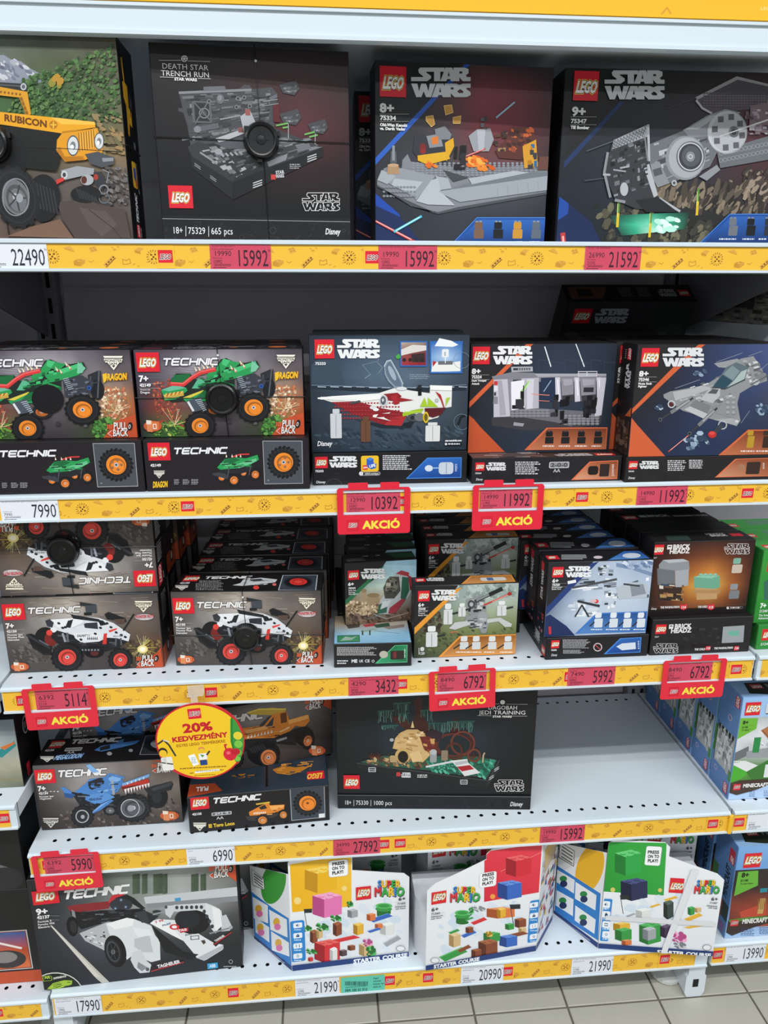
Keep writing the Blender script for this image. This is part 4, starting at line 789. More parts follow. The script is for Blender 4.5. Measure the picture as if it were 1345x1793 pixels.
def spine_truck(A,body,numb,name,namecol,draw):
 A.rect(100,740,1300,1130,'#221e22');A.logo(157,768,299,895);A.technic(325,805,712,852,'#ededee',.28,.25)
 A.text(numb,170,938,243,18,'#e8e6e6',2);monster(A,190,966,270,1022,'#cfcbc0',False);A.text(name,186,1086,290,40,namecol,2,.15,2)
 for x,w in((335,36),(395,48),(455,52)):A.micro(x,1028,x+w,1068,4,'#a9a5a8')
 draw(A)
 A.poly([(957,757),(1235,757),(1240,1058),(970,1062)],'#6d7076');A.poly([(961,761),(1231,761),(1236,1054),(974,1058)],'#4a4e55');A.line([(957,757),(1235,757),(1240,1058),(970,1062)],3,'#b0b3b8',True)
 A.wheel(1104,908,112,112,body,0,'#151517',22,.60,'#b9bcc0')
 for i in range(22):q=i*.2856;A.line([(1104+84*math.cos(q),908+84*math.sin(q)),(1104+108*math.cos(q),908+108*math.sin(q))],9,'#2e2e31')
 for i in range(5):q=i*1.257;A.ell(1104+34*math.cos(q),908+34*math.sin(q),10,10,'#9a6a4a' if body=='#f08a2c' else '#8a2a2a',n=10)
 A.text('1:1',990,1040,1003,9,'#d0d0d0',1)
def small_truck(A,dx,dy,c,cd,cl,rim,extra=None):
 P=lambda L:[(x+dx,y+dy)for x,y in L]
 for x,y,rx,ry in((668,1018,34,30),(822,985,30,28)):A.wheel(x+dx,y+dy,rx,ry,rim,0,'#151517',10)
 A.tri(P([(600,985),(680,975),(720,1010),(720,1030),(610,1000)]),'#3c3e44');A.tri(P([(640,950),(760,930),(880,920),(900,960),(800,990),(660,985)]),'#26262a')
 A.tri(P([(635,945),(690,885),(760,875),(840,880),(920,855),(930,890),(860,930),(780,950),(660,960)]),c);A.tri(P([(690,888),(760,876),(800,890),(720,925),(670,930)]),cd);A.tri(P([(760,925),(910,880),(915,900),(790,950)]),cl);A.greeble(P([(650,900),(880,880),(880,940),(660,950)]),18,[c,cd,cl,'#26262a'],.2,6)
 if extra:extra(P)
 for x in(720,870):A.line(P([(x,940),(x-8,1000)]),8,'#4a4c52')
 A.wheel(755+dx,1035+dy,44,44,rim,0,'#151517',12);A.wheel(905+dx,995+dy,40,42,rim,0,'#151517',12)
A=Art(.260,.083,[(115,755),(1276,741),(1286,1094),(149,1111)])
def d(A):
 small_truck(A,0,0,'#2a9a54','#1d6a3c','#6ac08a','#e8823a',lambda P:(A.line(P([(740,870),(800,852),(860,850)]),9,'#d83a3c'),[A.tri(P([(x,850),(x+8,872),(x-4,872)]),'#efe0c8')for x in(700,740,770,800)]))
spine_truck(A,'#f08a2c','42149','DRAGON','#f2c02c',d)
ART['dragon_spine']=(A.build('spine_print'),.260,.083)
A=Art(.256,.187,[(85,113),(1276,107),(1248,958),(109,978)])
A.bg([['#252d38','#2c3643','#33404f','#384654','#36424f','#2e3844'],['#2a3442','#394a5c','#4a5d70','#4f6074','#485768','#364250'],['#2b3543','#3f5062','#52667a','#56687a','#4b5a6a','#38424e'],['#27303c','#364554','#455565','#4a5a6a','#42505e','#333d49'],['#27313d','#35424f','#44525f','#4a5865','#414e5a','#303a45'],['#242e3a','#2f3c4a','#394856','#3c4a57','#35424e','#2a343f'],['#1d2733','#26323f','#2f3d4b','#30404d','#2b3743','#222d38']],.06,46,36,3,8)
A.tri([(105,330),(180,260),(230,200),(300,300),(350,480),(105,470)],'#3a4a58');A.line([(540,400),(480,330),(600,300),(590,240)],5,'#6a7f92');A.line([(540,400),(500,430)],4,'#8a9fb0');A.line([(590,310),(630,350),(600,390)],3,'#8a9fb0')
A.tri([(100,478),(400,490),(800,500),(1250,475),(1250,520),(800,540),(400,525),(100,505)],'#202a36')
for i in range(12):A.line([(150+i*95,492+(6 if 3<i<8 else 0)),(210+i*95,494+(6 if 3<i<8 else 0))],6,'#aebccb')
A.line([(105,480),(500,492),(800,500),(1250,478)],4,'#8094a8');A.micro(830,400,980,440,3,'#8a9aa8')
blobs(A,[(120,800),(1230,800),(1230,950),(120,950)],120,['#2a3846','#3a4a58','#24303c','#42525f'],26,8,5)
A.tri([(420,735),(700,780),(860,760),(840,800),(620,800)],'#1e2832')
A.tri([(148,575),(250,562),(600,540),(720,500),(840,520),(980,540),(980,480),(1145,485),(1140,640),(1090,650),(1040,720),(960,740),(840,720),(780,700),(660,670),(440,600),(250,605)],'#e6e6e2')
A.tri([(248,605),(440,600),(620,650),(780,680),(810,700),(770,780),(620,770),(400,690)],'#8c1f28');A.tri([(700,720),(810,700),(770,782),(640,775)],'#b02a30');A.studs(270,600,760,740,22,5,8,5,'#7a1820','#a8323a')
A.tri([(148,572),(250,562),(600,545),(640,580),(470,600),(250,590),(150,582)],'#f2f2ee');A.studs(170,565,440,590,16,2,7,4,'#c9c9c4','#f6f6f2');A.tri([(385,610),(460,590),(470,605),(395,622)],'#4a4d50')
A.tri([(560,700),(690,680),(640,720),(690,745),(555,715)],'#ebe9e4');A.tri([(600,690),(690,690),(650,715),(580,720)],'#8c1f28');A.ell(560,645,26,14,'#d9d9d6');A.ell(580,660,22,12,'#eaeae6')
A.tri([(640,545),(740,535),(770,560),(740,600),(650,590)],'#8c1f28');A.tri([(690,560),(740,545),(745,620),(715,625)],'#a8262e');A.tri([(745,570),(860,590),(745,605)],'#9a222a');A.ell(638,595,30,44,'#c9cbcd');A.ell(634,593,20,32,'#5a5f66');A.ell(632,590,8,12,'#d0d4d8')
A.tri([(905,640),(940,570),(965,640)],'#a8c82c');A.tri([(965,570),(1040,640),(965,640)],'#a8c82c');A.tri([(775,690),(850,665),(930,650),(930,668),(860,690),(780,712)],'#a0c02a');A.tri([(1100,575),(1130,570),(1095,640)],'#a8c82c');A.studs(790,672,920,690,10,1,7,5,'#8aa822','#b8d848')
A.tri([(1020,525),(1060,550),(1090,650),(1085,660),(1060,590)],'#a8262e');A.tri([(940,650),(1100,645),(1060,700),(1000,720),(945,700)],'#5a1820');A.tri([(980,480),(1145,485),(1142,520),(985,515)],'#f4f4f0');A.ell(1030,592,14,15,'#d0d0cc');A.ring(1030,592,11,2.5,'#3a3c3e',14)
A.ell(860,720,50,28,'#4a4e52');A.ell(905,718,40,30,'#6a6e72');A.ell(950,718,22,42,'#d8b82c');A.ell(950,718,13,28,'#6a5a1c');A.ell(850,722,16,16,'#24282c');A.tri([(780,760),(870,745),(820,790)],'#1c242c')
A.tri([(640,340),(660,300),(690,292),(740,380),(780,460),(785,500),(720,500),(670,450),(645,400)],'#8a9aa8');A.tri([(650,345),(668,312),(688,304),(730,385),(768,462),(768,490),(724,488),(682,444),(656,396)],'#5f7284');A.ell(700,390,18,60,'#9fb0be',-25);A.line([(640,340),(660,300),(690,292),(740,380),(782,470)],5,'#c9d4dc');A.ell(770,505,40,14,'#d9dbdc');A.line([(905,485),(905,550)],26,'#15181c');A.ell(903,495,16,14,'#22262a')
for x0,y0,x1,y1 in((757,152,963,342),(978,152,1224,392)):A.poly([(x0,y0),(x1,y0),(x1-4,y1),(x0+3,y1)],'#2f66b4')
A.bg([['#b9a89a','#8a7468'],['#8a4a44','#7a2e30'],['#a83038','#8c2028']],.15,10,8,3,5,area=[(767,162),(953,162),(950,332),(770,332)]);A.tri([(767,215),(850,180),(953,185),(953,220),(850,240),(767,260)],'#dcd6d0');A.tri([(840,250),(940,240),(945,310),(850,310)],'#3a2a28')
for i in range(4):A.ell(790+i*44,292,14,15,'#2a2422',n=12)
A.bg([['#2f66b0','#3f78c0','#2f66b0'],['#7aa4d4','#b8d0e8','#6a98cc'],['#4a80c0','#6a98d0','#3a70b4']],0,8,8,area=[(988,162),(1215,162),(1212,384),(990,384)]);A.tri([(1015,190),(1050,130),(1140,150),(1190,180),(1150,195)],'#eef0f0');A.tri([(1000,300),(1100,320),(1205,300),(1205,375),(990,380)],'#ecebe6');A.tri([(1000,300),(1030,306),(1000,345)],'#b02a30');A.rect(1040,300,1150,328,'#6a6d72',.2);A.rect(1068,212,1120,272,'#e8eaec',.2);A.rect(1086,232,1098,262,'#a9b0b8');A.line([(1094,275),(1094,315)],5,'#fafafa')
A.tri([(726,262),(750,245),(765,270),(750,285),(732,282)],'#4aa84a');A.ring(1215,295,62,3,'#7a8a98');A.ring(1215,752,60,3,'#7a8a98');A.line([(1190,770),(1210,715),(1235,705)],14,'#10161c')
for x,y,w,h,c in((285,770,80,230,'#c9ccd0'),(505,810,70,200,'#6a4632'),(1000,830,110,150,'#dcdcda')):A.rect(x-w/2,y-h*.35,x+w/2,y+h*.45,c,.08);A.rect(x-w*.32,y-h*.5,x+w*.32,y-h*.35,c,.2);A.line([(x,y-h*.3),(x,y+h*.4)],4,'#8a8e92' if c!='#6a4632' else '#4a2e22')
A.starwars(293,138,608,280,'#eceeee','#33404d');A.logo(128,140,271,282);A.text('75333',131,329,210,19,'#dfe3e6',2)
A.text('Disney',145,930,254,34,'#e6e9ec',1,.15);A.text('starwarskids.com',1092,897,1214,13,'#eef0f2',2);A.rect(1086,905,1214,928,'#10161c',.5);A.ell(1098,916,9,9,'#dfe3e6',n=12);A.micro(1114,910,1208,922,1,'#dfe3e6',.8)
ART['dock']=(A.build('front_print'),.256,.187)
A=Art(.255,.053,[(113,987),(1256,966),(1249,1196),(120,1220)]);A.rect(80,940,1290,1240,'#1b1a1d');relief(A,[(300,1100),(800,1090),(800,1200),(240,1210)],46,4);A.ring(270,1230,60,3,'#4a4a4e')
A.logo(130,1004,221,1092);A.starwars(234,1000,440,1086,'#e2e2e2','#1b1a1d');A.text('75333',131,1122,193,16,'#e0dfe0',2);A.text('Disney',137,1206,206,18,'#d8d8d8',1,.15)
A.rect(470,995,600,1118,'#eebf2c',.12);A.tri([(510,1020),(540,1008),(562,1020),(562,1050),(585,1060),(580,1090),(545,1100),(510,1080)],'#2d62c0');A.tri([(510,1020),(540,1008),(562,1020),(535,1034)],'#4a86dc');A.rect(482,1068,518,1104,'#d8323c',.1);A.text('LEGO',485,1092,516,12,'#f4f0ea',2,.2);A.text('LIFE',532,1088,580,20,'#e8eef8',2,0,12)
A.rect(456,1118,612,1148,'#c9c9cb',.5);A.rect(460,1121,608,1145,'#151416',.5);A.ell(470,1132,16,16,'#d9d9da',n=14);A.text('LEGO.com/apps',498,1140,600,13,'#e6e6e6',1);A.micro(630,992,850,1108,8,'#d2d2d4',.6)
A.tri([(802,1172),(960,1012),(1216,1008),(1212,1164)],'#4a8ad8');A.bg([['#2f6cc0','#2a62b4'],['#174a94','#143c80']],0,6,5,area=[(962,1017),(1211,1013),(1207,1159),(815,1166)]);A.ell(972,1092,30,24,'#d4dae2');A.line([(1000,1090),(1050,1090)],10,'#8fb0d8');A.rect(1045,1045,1155,1138,'#c4ccd6',.25);A.rect(1098,1052,1106,1132,'#8d99a8');A.micro(1166,1060,1184,1120,6,'#dfe8f4')
ART['dock_spine']=(A.build('spine_print'),.255,.053)
A=Art(.246,.181,[(140,131),(1192,125),(1125,896),(115,914)])
A.bg([['#1f1f22','#222226','#262c38','#2a3342','#283040','#202836'],['#1f2024','#232730','#2b3546','#2f3a4c','#2a3546','#222c3a'],['#202126','#262c38','#2d3848','#303b4c','#2a3444','#202936'],['#20242c','#262e3a','#2c3544','#2c3646','#262f3e','#1e2632'],['#20252e','#252e3b','#293342','#293342','#242d3a','#1c242e']],.05,36,30,3,6)
A.tri([(140,131),(520,128),(430,260),(120,545)],'#252326');relief(A,[(150,280),(320,280),(260,470),(130,500)],24,3)
A.tri([(535,120),(585,120),(440,270),(115,588),(118,545),(400,270)],'#d8623a');A.tri([(115,640),(160,670),(200,720),(380,905),(112,912)],'#c8562f');relief(A,[(120,700),(200,740),(300,890),(120,890)],16,5,('#b04a26','#e07a50'))
for p_,q_ in(((668,148),(712,290)),((893,118),(952,290))):A.line([p_,q_],8,'#cfd8e4');A.line([p_,q_],3,'#ffffff')
for i in range(6):A.line([(620+i*95,240+i%2*15),(700+i*95,250+i%2*15)],3,'#3c4a5e');A.line([(620+i*95,240),(622+i*95,330)],3,'#3a4656')
A.tri([(285,655),(420,650),(530,580),(1080,640),(1070,700),(840,745),(760,730),(600,750),(510,750),(290,715)],'#3c3b40');A.tri([(400,640),(540,585),(1075,620),(1060,660),(850,720),(740,690)],'#6b6a70');A.studs(420,600,700,660,9,3,17,9,'#57565c','#87868c');A.studs(800,640,1060,715,8,4,15,8,'#57565c','#8a898f')
A.tri([(285,362),(430,330),(590,335),(625,360),(1110,345),(1108,395),(640,402),(580,385),(440,385),(300,385)],'#84828a');A.tri([(425,292),(580,290),(582,325),(430,330)],'#b4b2ba');A.rect(440,300,570,318,'#3a3a40');A.tri([(590,340),(1110,342),(1110,356),(620,365)],'#a9a7af')
for i in range(6):A.ell(480+i*17,309,6,7,'#a4a4aa',n=8)
A.tri([(300,385),(400,380),(418,650),(300,655)],'#c4c0ca');A.tri([(330,390),(360,390),(390,640),(345,645)],'#a8a4ae');A.tri([(400,380),(440,380),(425,600),(418,650)],'#8e8a94');A.tri([(500,375),(625,370),(625,590),(530,600)],'#b8b4be');A.tri([(540,380),(590,380),(580,590),(540,595)],'#d4d0da');A.tri([(425,400),(520,385),(525,590),(428,605)],'#efecf2')
A.rect(302,395,330,425,'#c83a3c');A.rect(302,430,330,465,'#e4dfe6');A.rect(302,475,318,500,'#3a3a40');A.tri([(300,505),(330,508),(330,560),(296,560)],'#8a868e')
A.tri([(640,372),(740,368),(760,540),(630,545)],'#24324a');A.line([(712,392),(660,470)],6,'#9fb4d0')
for x in(742,880,1040):A.tri([(x,368),(x+34,368),(x+44,540),(x+4,545)],'#d0ccd6');A.line([(x+18,385),(x+26,500)],7,'#f6f4fa')
for x0,x1 in((782,876),(920,1036)):A.tri([(x0,372),(x1,372),(x1-2,535),(x0+10,540)],'#8d8992');A.tri([(x0+16,380),(x1-10,380),(x1-12,420),(x0+24,430)],'#a6a2ac');A.tri([(x0+10,500),(x1,490),(x1,540),(x0+14,545)],'#3a393e')
A.tri([(1075,370),(1110,370),(1075,640),(1025,650),(1050,500)],'#cac6d0');A.rect(945,440,1020,475,'#2a2a30');A.frame(905,323,1045,362,7,'#d6d2dc');A.line([(905,342),(1045,342)],6,'#d6d2dc');A.line([(970,325),(970,360)],6,'#d6d2dc')
A.line([(500,470),(558,395)],12,'#8ac85a');A.line([(470,545),(560,395)],5,'#d6f0b8');A.line([(575,488),(700,497)],5,'#e88a70');A.line([(620,535),(700,540)],4,'#e88a70')
for q,s in(([(430,430),(520,420),(520,595),(430,595)],1),([(690,470),(770,460),(760,650),(680,650)],2),([(755,500),(850,490),(830,700),(760,705)],3),([(950,480),(1050,480),(1030,660),(940,660)],4)):A.greeble(q,11,['#151518','#232328','#0c0c0e','#303036'],.5,s)
A.tri([(520,892),(680,730),(1118,728),(1108,885)],'#d86a44');A.bg([['#8a4226','#7a3a22'],['#c87a54','#b06844']],0,6,5,area=[(690,738),(1112,736),(1102,880),(545,888)])
for i,x in enumerate((700,815,930,1050)):A.rect(x-26,760,x+26,795,'#1a1a1d',.2);A.rect(x-32,797,x+32,846,'#202024',.1);A.micro(x-48,858,x+44,870,1,'#f0e0d6',.8);A.studs(x-24,753,x+24,761,2,1,10,5,'#1a1a1d','#3a3a40')
A.tri([(445,690),(520,700),(510,722),(440,715)],'#9a98a0')
A.starwars(295,142,577,274,'#ecebec','#252326');A.logo(146,146,274,274)
A.text('8+',142,342,207,36,'#eceaea',2);rules(A,140,268,(350,384));A.text('75324',142,375,213,19,'#eceaea',2);A.text('Dark Trooper',142,398,248,13,'#eceaea',2);A.text('Attack',142,420,196,13,'#eceaea',2)
ART['corridor']=(A.build('front_print'),.246,.181)
A=Art(.254,.043,[(151,948),(1224,928),(1207,1107),(145,1130)]);A.rect(100,900,1260,1160,'#232124');relief(A,[(200,1060),(850,1040),(850,1110),(200,1120)],50,4)
A.logo(168,974,236,1036);A.starwars(245,974,388,1034,'#e0dfe0','#232124');A.text('75324',168,1060,212,10,'#dad9da',2);A.micro(455,968,640,1068,7,'#cfced0',.6);A.rect(698,968,845,1018,'#c9c9cc',.2);A.rect(703,973,840,1013,'#8a8a8e',.2);A.text('2-0-0',710,1008,830,28,'#3a3a3e',1);A.text('AA',728,1048,778,24,'#b9b9bc',1)
A.tri([(856,1106),(990,968),(1196,958),(1188,1098)],'#d8704a');A.bg([['#a85a38','#8a4428'],['#d89a78','#b06a48']],0,6,5,area=[(998,975),(1190,964),(1183,1092),(878,1099)]);A.rect(975,1000,1055,1068,'#221a18',.3);A.rect(1058,985,1135,1080,'#2c2422',.1);A.micro(1150,990,1168,1080,8,'#f0e6e0');A.text('Disney',172,1108,220,16,'#d0d0d0',1,.15)
ART['corridor_spine']=(A.build('spine_print'),.254,.043)
A=Art(.254,.191);A.rect(0,0,254,191,'#241f20');A.tri([(0,191),(130,191),(60,120),(0,120)],'#5a4a48');A.greeble([(10,150),(120,150),(120,190),(10,190)],20,['#8a7a78','#6a5a58','#b0a4a2','#3a3032'],.2);A.logo(212,172,245,189);A.starwars(142,170,206,189,'#b9b6b6','#241f20')
ART['corridor_flat']=(A.build('top_print'),.254,.191)
A=Art(.262,.183,[(306,150),(1559,142),(1423,1030),(220,1053)])
A.bg([['#2a2626','#2b2829','#2c3448','#38446a','#46527e','#4c5680'],['#282526','#292a32','#2c3550','#38446a','#3e4a74','#4a5070'],['#262528','#262b3a','#2a3450','#323e62','#363f5c','#4a4c58'],['#242632','#252c40','#28334e','#2c3856','#2c3650','#323848'],['#222634','#242c42','#263250','#283452','#28324c','#2a3248']],.05,36,30,3)
A.tri([(306,150),(790,146),(620,330),(245,690)],'#2a2728');relief(A,[(320,350),(600,360),(380,560),(270,600)],30,3)
A.tri([(790,140),(842,140),(640,335),(242,705),(246,665),(585,330)],'#d2633a');A.tri([(240,738),(300,800),(520,1048),(224,1052)],'#d0603a');relief(A,[(240,800),(330,880),(440,1030),(240,1030)],16,5,('#b04a26','#e07a50'))
for p_,q_ in(((600,500),(800,430)),((930,290),(1140,215)),((1130,780),(1200,680)),((1190,240),(1300,200)),((1280,360),(1345,300))):A.line([p_,q_],4,'#8a90a0')
g=['#a3a5a6','#8a8c8e','#b9babb','#747678','#c9cacb','#5c5e60']
A.tri([(912,300),(1100,260),(1150,290),(1060,340),(950,330)],'#96989a');A.tri([(505,550),(560,525),(840,475),(960,400),(1040,320),(1130,260),(1230,240),(1270,300),(1260,360),(1330,380),(1340,440),(1220,480),(1120,540),(1100,620),(1125,760),(1095,805),(900,750),(660,680),(510,575)],'#8f9193')
A.greeble([(560,530),(960,400),(1100,620),(720,690)],60,g,.12,5);A.greeble([(1080,270),(1260,250),(1330,420),(1150,500)],34,g,.16,6);A.tri([(580,530),(840,480),(900,500),(700,570),(600,600)],'#b0b2b3');A.tri([(900,490),(1010,330),(1090,290),(1190,330),(1160,430),(1000,500)],'#5d6d74');A.tri([(905,485),(980,390),(1060,440),(1000,500)],'#2c4a58');A.tri([(985,385),(1060,315),(1120,360),(1065,435)],'#7d8f94');A.tri([(1070,440),(1130,365),(1180,345),(1155,425),(1010,500)],'#a9b8b4');A.line([(900,490),(1000,505),(1160,430)],9,'#3a4248')
A.tri([(800,590),(870,510),(960,500),(960,560),(900,620)],'#b5b7b8');A.tri([(860,540),(900,505),(950,510),(930,545)],'#54575a');A.tri([(720,640),(760,590),(890,640),(860,700)],'#7b7d7f');A.tri([(670,670),(720,645),(860,705),(830,745)],'#b9bbbc');A.tri([(920,700),(1000,580),(1080,560),(1100,700),(1060,740)],'#8b8d8f');A.studs(1000,560,1090,720,2,4,15,13,'#6c6e70','#a0a2a4');A.tri([(900,750),(1060,740),(1120,765),(1090,800)],'#a4a6a7');A.ell(1095,765,14,11,'#cccdce')
A.ell(735,585,30,26,'#8a8c8e');A.ell(930,655,30,24,'#8a8c8e')
for(x0,y0),(x1,y1)in(((480,752),(740,580)),((715,865),(935,660))):
 A.line([(x0,y0),(x1,y1)],17,'#3a3c3f');A.line([(x0+(x1-x0)*.35,y0+(y1-y0)*.35),(x0+(x1-x0)*.8,y0+(y1-y0)*.8)],30,'#77797c');A.line([(x0+(x1-x0)*.5,y0+(y1-y0)*.5),(x0+(x1-x0)*.9,y0+(y1-y0)*.9)],12,'#a6a8aa');A.ell(x0,y0,16,17,'#55585b');A.ell(x0,y0,8,9,'#1c1e20')
A.ring(570,628,32,10,'#c4c6c7',10);A.ell(568,628,16,16,'#5a2422');A.ring(980,795,38,10,'#b4b6b7',10);A.line([(905,870),(970,800)],44,'#3a3f4c');A.ell(897,872,34,28,'#c0302c');A.ell(895,862,24,14,'#e04a44')
A.ell(1290,415,44,30,'#7c7e80',-30);A.ell(1250,450,30,24,'#b0b2b4',-30);A.line([(1210,470),(1345,395)],10,'#5c5e60')
A.line([(545,1010),(705,880)],8,'#d8503c');A.line([(560,998),(700,884)],3,'#ffd8c8')
for q,n,s in(([(680,920),(800,850),(880,960),(700,1000)],26,1),([(1240,630),(1345,600),(1345,700),(1250,690)],16,2),([(440,640),(500,640),(500,665),(440,665)],5,3),([(750,370),(840,360),(840,410),(760,400)],6,4)):blobs(A,q,n,['#6d8096','#8fa3b8','#46586e','#a9bccc','#34445a'],22,15,s,6)
A.tri([(945,1042),(1185,832),(1500,832),(1440,1040)],'#d2683f');A.bg([['#7a3a22','#6a301c'],['#c0704a','#a86040']],0,6,5,area=[(1195,842),(1480,842),(1430,1032),(975,1036)])
for x,c_ in((1205,'#b8922c'),(1330,'#3c2a22')):A.rect(x-26,840,x+26,880,c_,.2);A.rect(x-34,884,x+34,980,c_,.1);A.micro(x-80,1000,x+44,1014,1,'#f0e0d6',.8)
A.starwars(498,172,830,324,'#dfe0e1','#2a2728');A.logo(320,175,476,326)
A.text('8+',308,402,384,40,'#eae8e8',2);rules(A,304,450,(408,448));A.text('75346',304,440,388,22,'#eae8e8',2);A.text('Pirate Snub',302,470,410,15,'#eae8e8',2);A.text('Fighter',300,492,370,15,'#eae8e8',2)
ART['fighter']=(A.build('front_print'),.262,.183)
A=Art(.262,.042,[(215,1055),(1420,1032),(1390,1226),(196,1252)]);A.rect(180,1000,1440,1290,'#262324');relief(A,[(330,1180),(900,1160),(900,1220),(330,1235)],46,5)
A.logo(224,1078,302,1146);A.starwars(314,1078,470,1144,'#dedede','#262324');A.text('75346',224,1170,270,11,'#d6d6d6',2);A.micro(540,1072,690,1165,6,'#cfced0',.6);A.micro(712,1068,835,1146,6,'#cfced0',.6);A.text('Disney',222,1228,276,18,'#d0d0d0',1,.15)
A.tri([(918,1216),(1085,1060),(1400,1052),(1385,1205)],'#d8704a');A.bg([['#9a5232','#8a4428'],['#d09070','#a8603c']],0,6,5,area=[(1094,1066),(1392,1058),(1378,1200),(940,1210)]);A.rect(1165,1085,1290,1190,'#3a2a24',.1);A.ell(1135,1132,28,26,'#a8785c');A.micro(1305,1095,1322,1150,6,'#f0e6e0')
ART['fighter_spine']=(A.build('spine_print'),.262,.042)
A=Art(.06,.183);A.rect(0,0,60,183,'#1c191b');A.rect(24,8,40,26,'#cf2433');A.text('LEGO',37,25,54,8,'#f0e8e4',2,.2,90);A.text('STAR',34,72,74,10,'#d8d8d8',2,0,90);A.text('WARS',45,72,74,10,'#d8d8d8',2,0,90);A.micro(14,10,20,26,5,'#9a9698')
A.tri([(0,183),(0,130),(30,112),(60,140),(60,183)],'#2a2220');A.greeble([(4,120),(56,120),(56,180),(4,180)],40,['#4a3a34','#5f4c40','#2a2220','#6d5a4c','#38302c'],.25,4);A.tri([(36,118),(60,100),(60,116)],'#c05a34')
ART['sw_side']=(A.build('side_print'),.06,.183)
A=Art(.26,.07);A.rect(0,0,260,70,'#1d1a1d');A.rect(10,40,40,66,'#6a2a30');A.technic(52,46,130,58,'#b9b6b8',.28,.25);A.rect(190,8,250,66,'#34363c');A.ell(220,37,25,25,'#17171a');A.ell(220,37,15,15,'#d8703a')
for x,w in((60,22),(90,26),(122,26)):A.micro(x,12,x+w,34,4,'#8a868a')
A.tri([(140,30),(150,18),(180,16),(184,34),(150,42)],'#5a5c5e');A.ell(150,42,7,7,'#b8622c')
ART['dragon_top']=(A.build('top_print'),.26,.07)
A=Art(.262,.141,[(-12,685),(1203,645),(1255,1206),(79,1255)])
A.bg([['#4a4442','#5a544e','#7c746a','#a0968a','#8a8078','#6a625e','#5a5450','#4a4644'],['#524c4a','#6a6460','#9a9288','#c4bab0','#948a82','#746c66','#6a605a','#564e4a'],['#5a5452','#746e6c','#a8a29c','#b8b2ac','#8c847e','#6c6460','#74665c','#5a504c'],['#5c5654','#78726e','#8e8884','#8a8480','#6e6864','#5c5652','#6a5a4c','#504642'],['#504a48','#5c5654','#625c58','#5a5450','#524c4a','#4c4644','#5a4a3c','#6a4430'],['#4a4442','#524c48','#565048','#4c4644','#484240','#443e3c','#4a4032','#8a4428'],['#46403e','#4c4644','#4e4844','#464040','#423c3a','#3e3836','#46382e','#a04a2a']],.1,56,36,5,9)
r=random.Random(8)
for i in range(34):x,y=130+r.random()*900,680+r.random()*150;A.line([(x,y),(x+60+90*r.random(),y-20+60*r.random())],4,r.choice(['#8a7a6c','#6a5a50','#b4a698','#9a8878']))
blobs(A,[(960,1010),(1220,1000),(1230,1180),(980,1190)],150,['#5a4a34','#6d5c40','#3a3228','#8a7648','#4a3c2c'],10,9,3,5);blobs(A,[(100,1040),(400,1000),(400,1160),(110,1190)],70,['#5c5652','#6a645e','#4a4440'],22,10,4,6)
for i in range(46):a=r.random()*6.28;L=25+95*r.random();A.line([(1090,1060),(1090+L*math.cos(a),1060+L*math.sin(a)*.9)],1.8,r.choice(['#f0e08a','#e8c84a','#d8d070','#fff4c0']))
A.ell(1092,1070,40,30,'#f0dc90');A.ell(1092,1070,24,18,'#fff6d8');A.tri([(1230,1055),(1250,1210),(1040,1215),(1060,1180),(1200,1100)],'#c04e2c')
A.technic(205,752,622,802,'#eeecea',.25,.22,0,'#5a5450');A.logo(26,720,178,848)
A.tri([(200,955),(240,950),(330,990),(400,1030),(390,1110),(330,1100),(250,1060)],'#1b1b1d');A.ell(345,980,80,80,'#1a1a1c');A.ell(390,990,50,55,'#7a2622');A.line([(205,962),(380,1060)],18,'#33353a');A.line([(300,1000),(370,1040)],8,'#6a6e76');A.line([(260,1050),(330,1105),(385,1105)],14,'#232428')
A.tri([(400,900),(760,930),(990,940),(980,1010),(900,1060),(700,1120),(480,1060),(390,980)],'#222226');A.greeble([(420,920),(960,960),(900,1060),(460,1060)],44,['#2e2f34','#3e4046','#17171a','#54575e'],.1,4);A.ell(720,1090,76,45,'#151517');A.ell(725,1100,32,20,'#5a2a28')
A.line([(620,1075),(760,1075)],26,'#2a2b30')
for i in range(6):A.ell(632+i*24,1075,7,7,'#8a8e96',n=8)
A.tri([(350,860),(380,842),(560,830),(560,800),(620,815),(760,830),(870,868),(960,930),(998,955),(985,1010),(900,985),(820,980),(760,1010),(640,1020),(560,960),(420,920),(390,910)],'#dcdfe2');A.tri([(380,842),(560,830),(640,850),(600,905),(440,900)],'#eceef0');A.tri([(640,870),(745,862),(752,915),(650,905)],'#34383e');A.tri([(540,800),(760,838),(760,860),(560,835)],'#26282c');A.tri([(745,840),(790,850),(820,880),(770,890)],'#1e1f23')
A.tri([(345,850),(380,838),(412,865),(400,905),(360,890)],'#36383e');A.tri([(560,945),(760,930),(780,960),(760,1005),(620,1015),(575,985)],'#e4e6e8');A.text('DALMATIAN',590,975,690,16,'#4a4e54',2,.2)
for i in range(6):A.tri([(660+i*14,962),(672+i*14,962),(666+i*14,990)],'#f4f4f4');A.tri([(667+i*14,995),(679+i*14,995),(673+i*14,968)],'#3a3d42')
for x,y in((450,870),(500,900),(620,995),(730,950),(890,940),(930,960),(850,900),(770,905),(480,905),(960,975),(820,870)):A.ell(x,y,13,9,'#26282c',20,9)
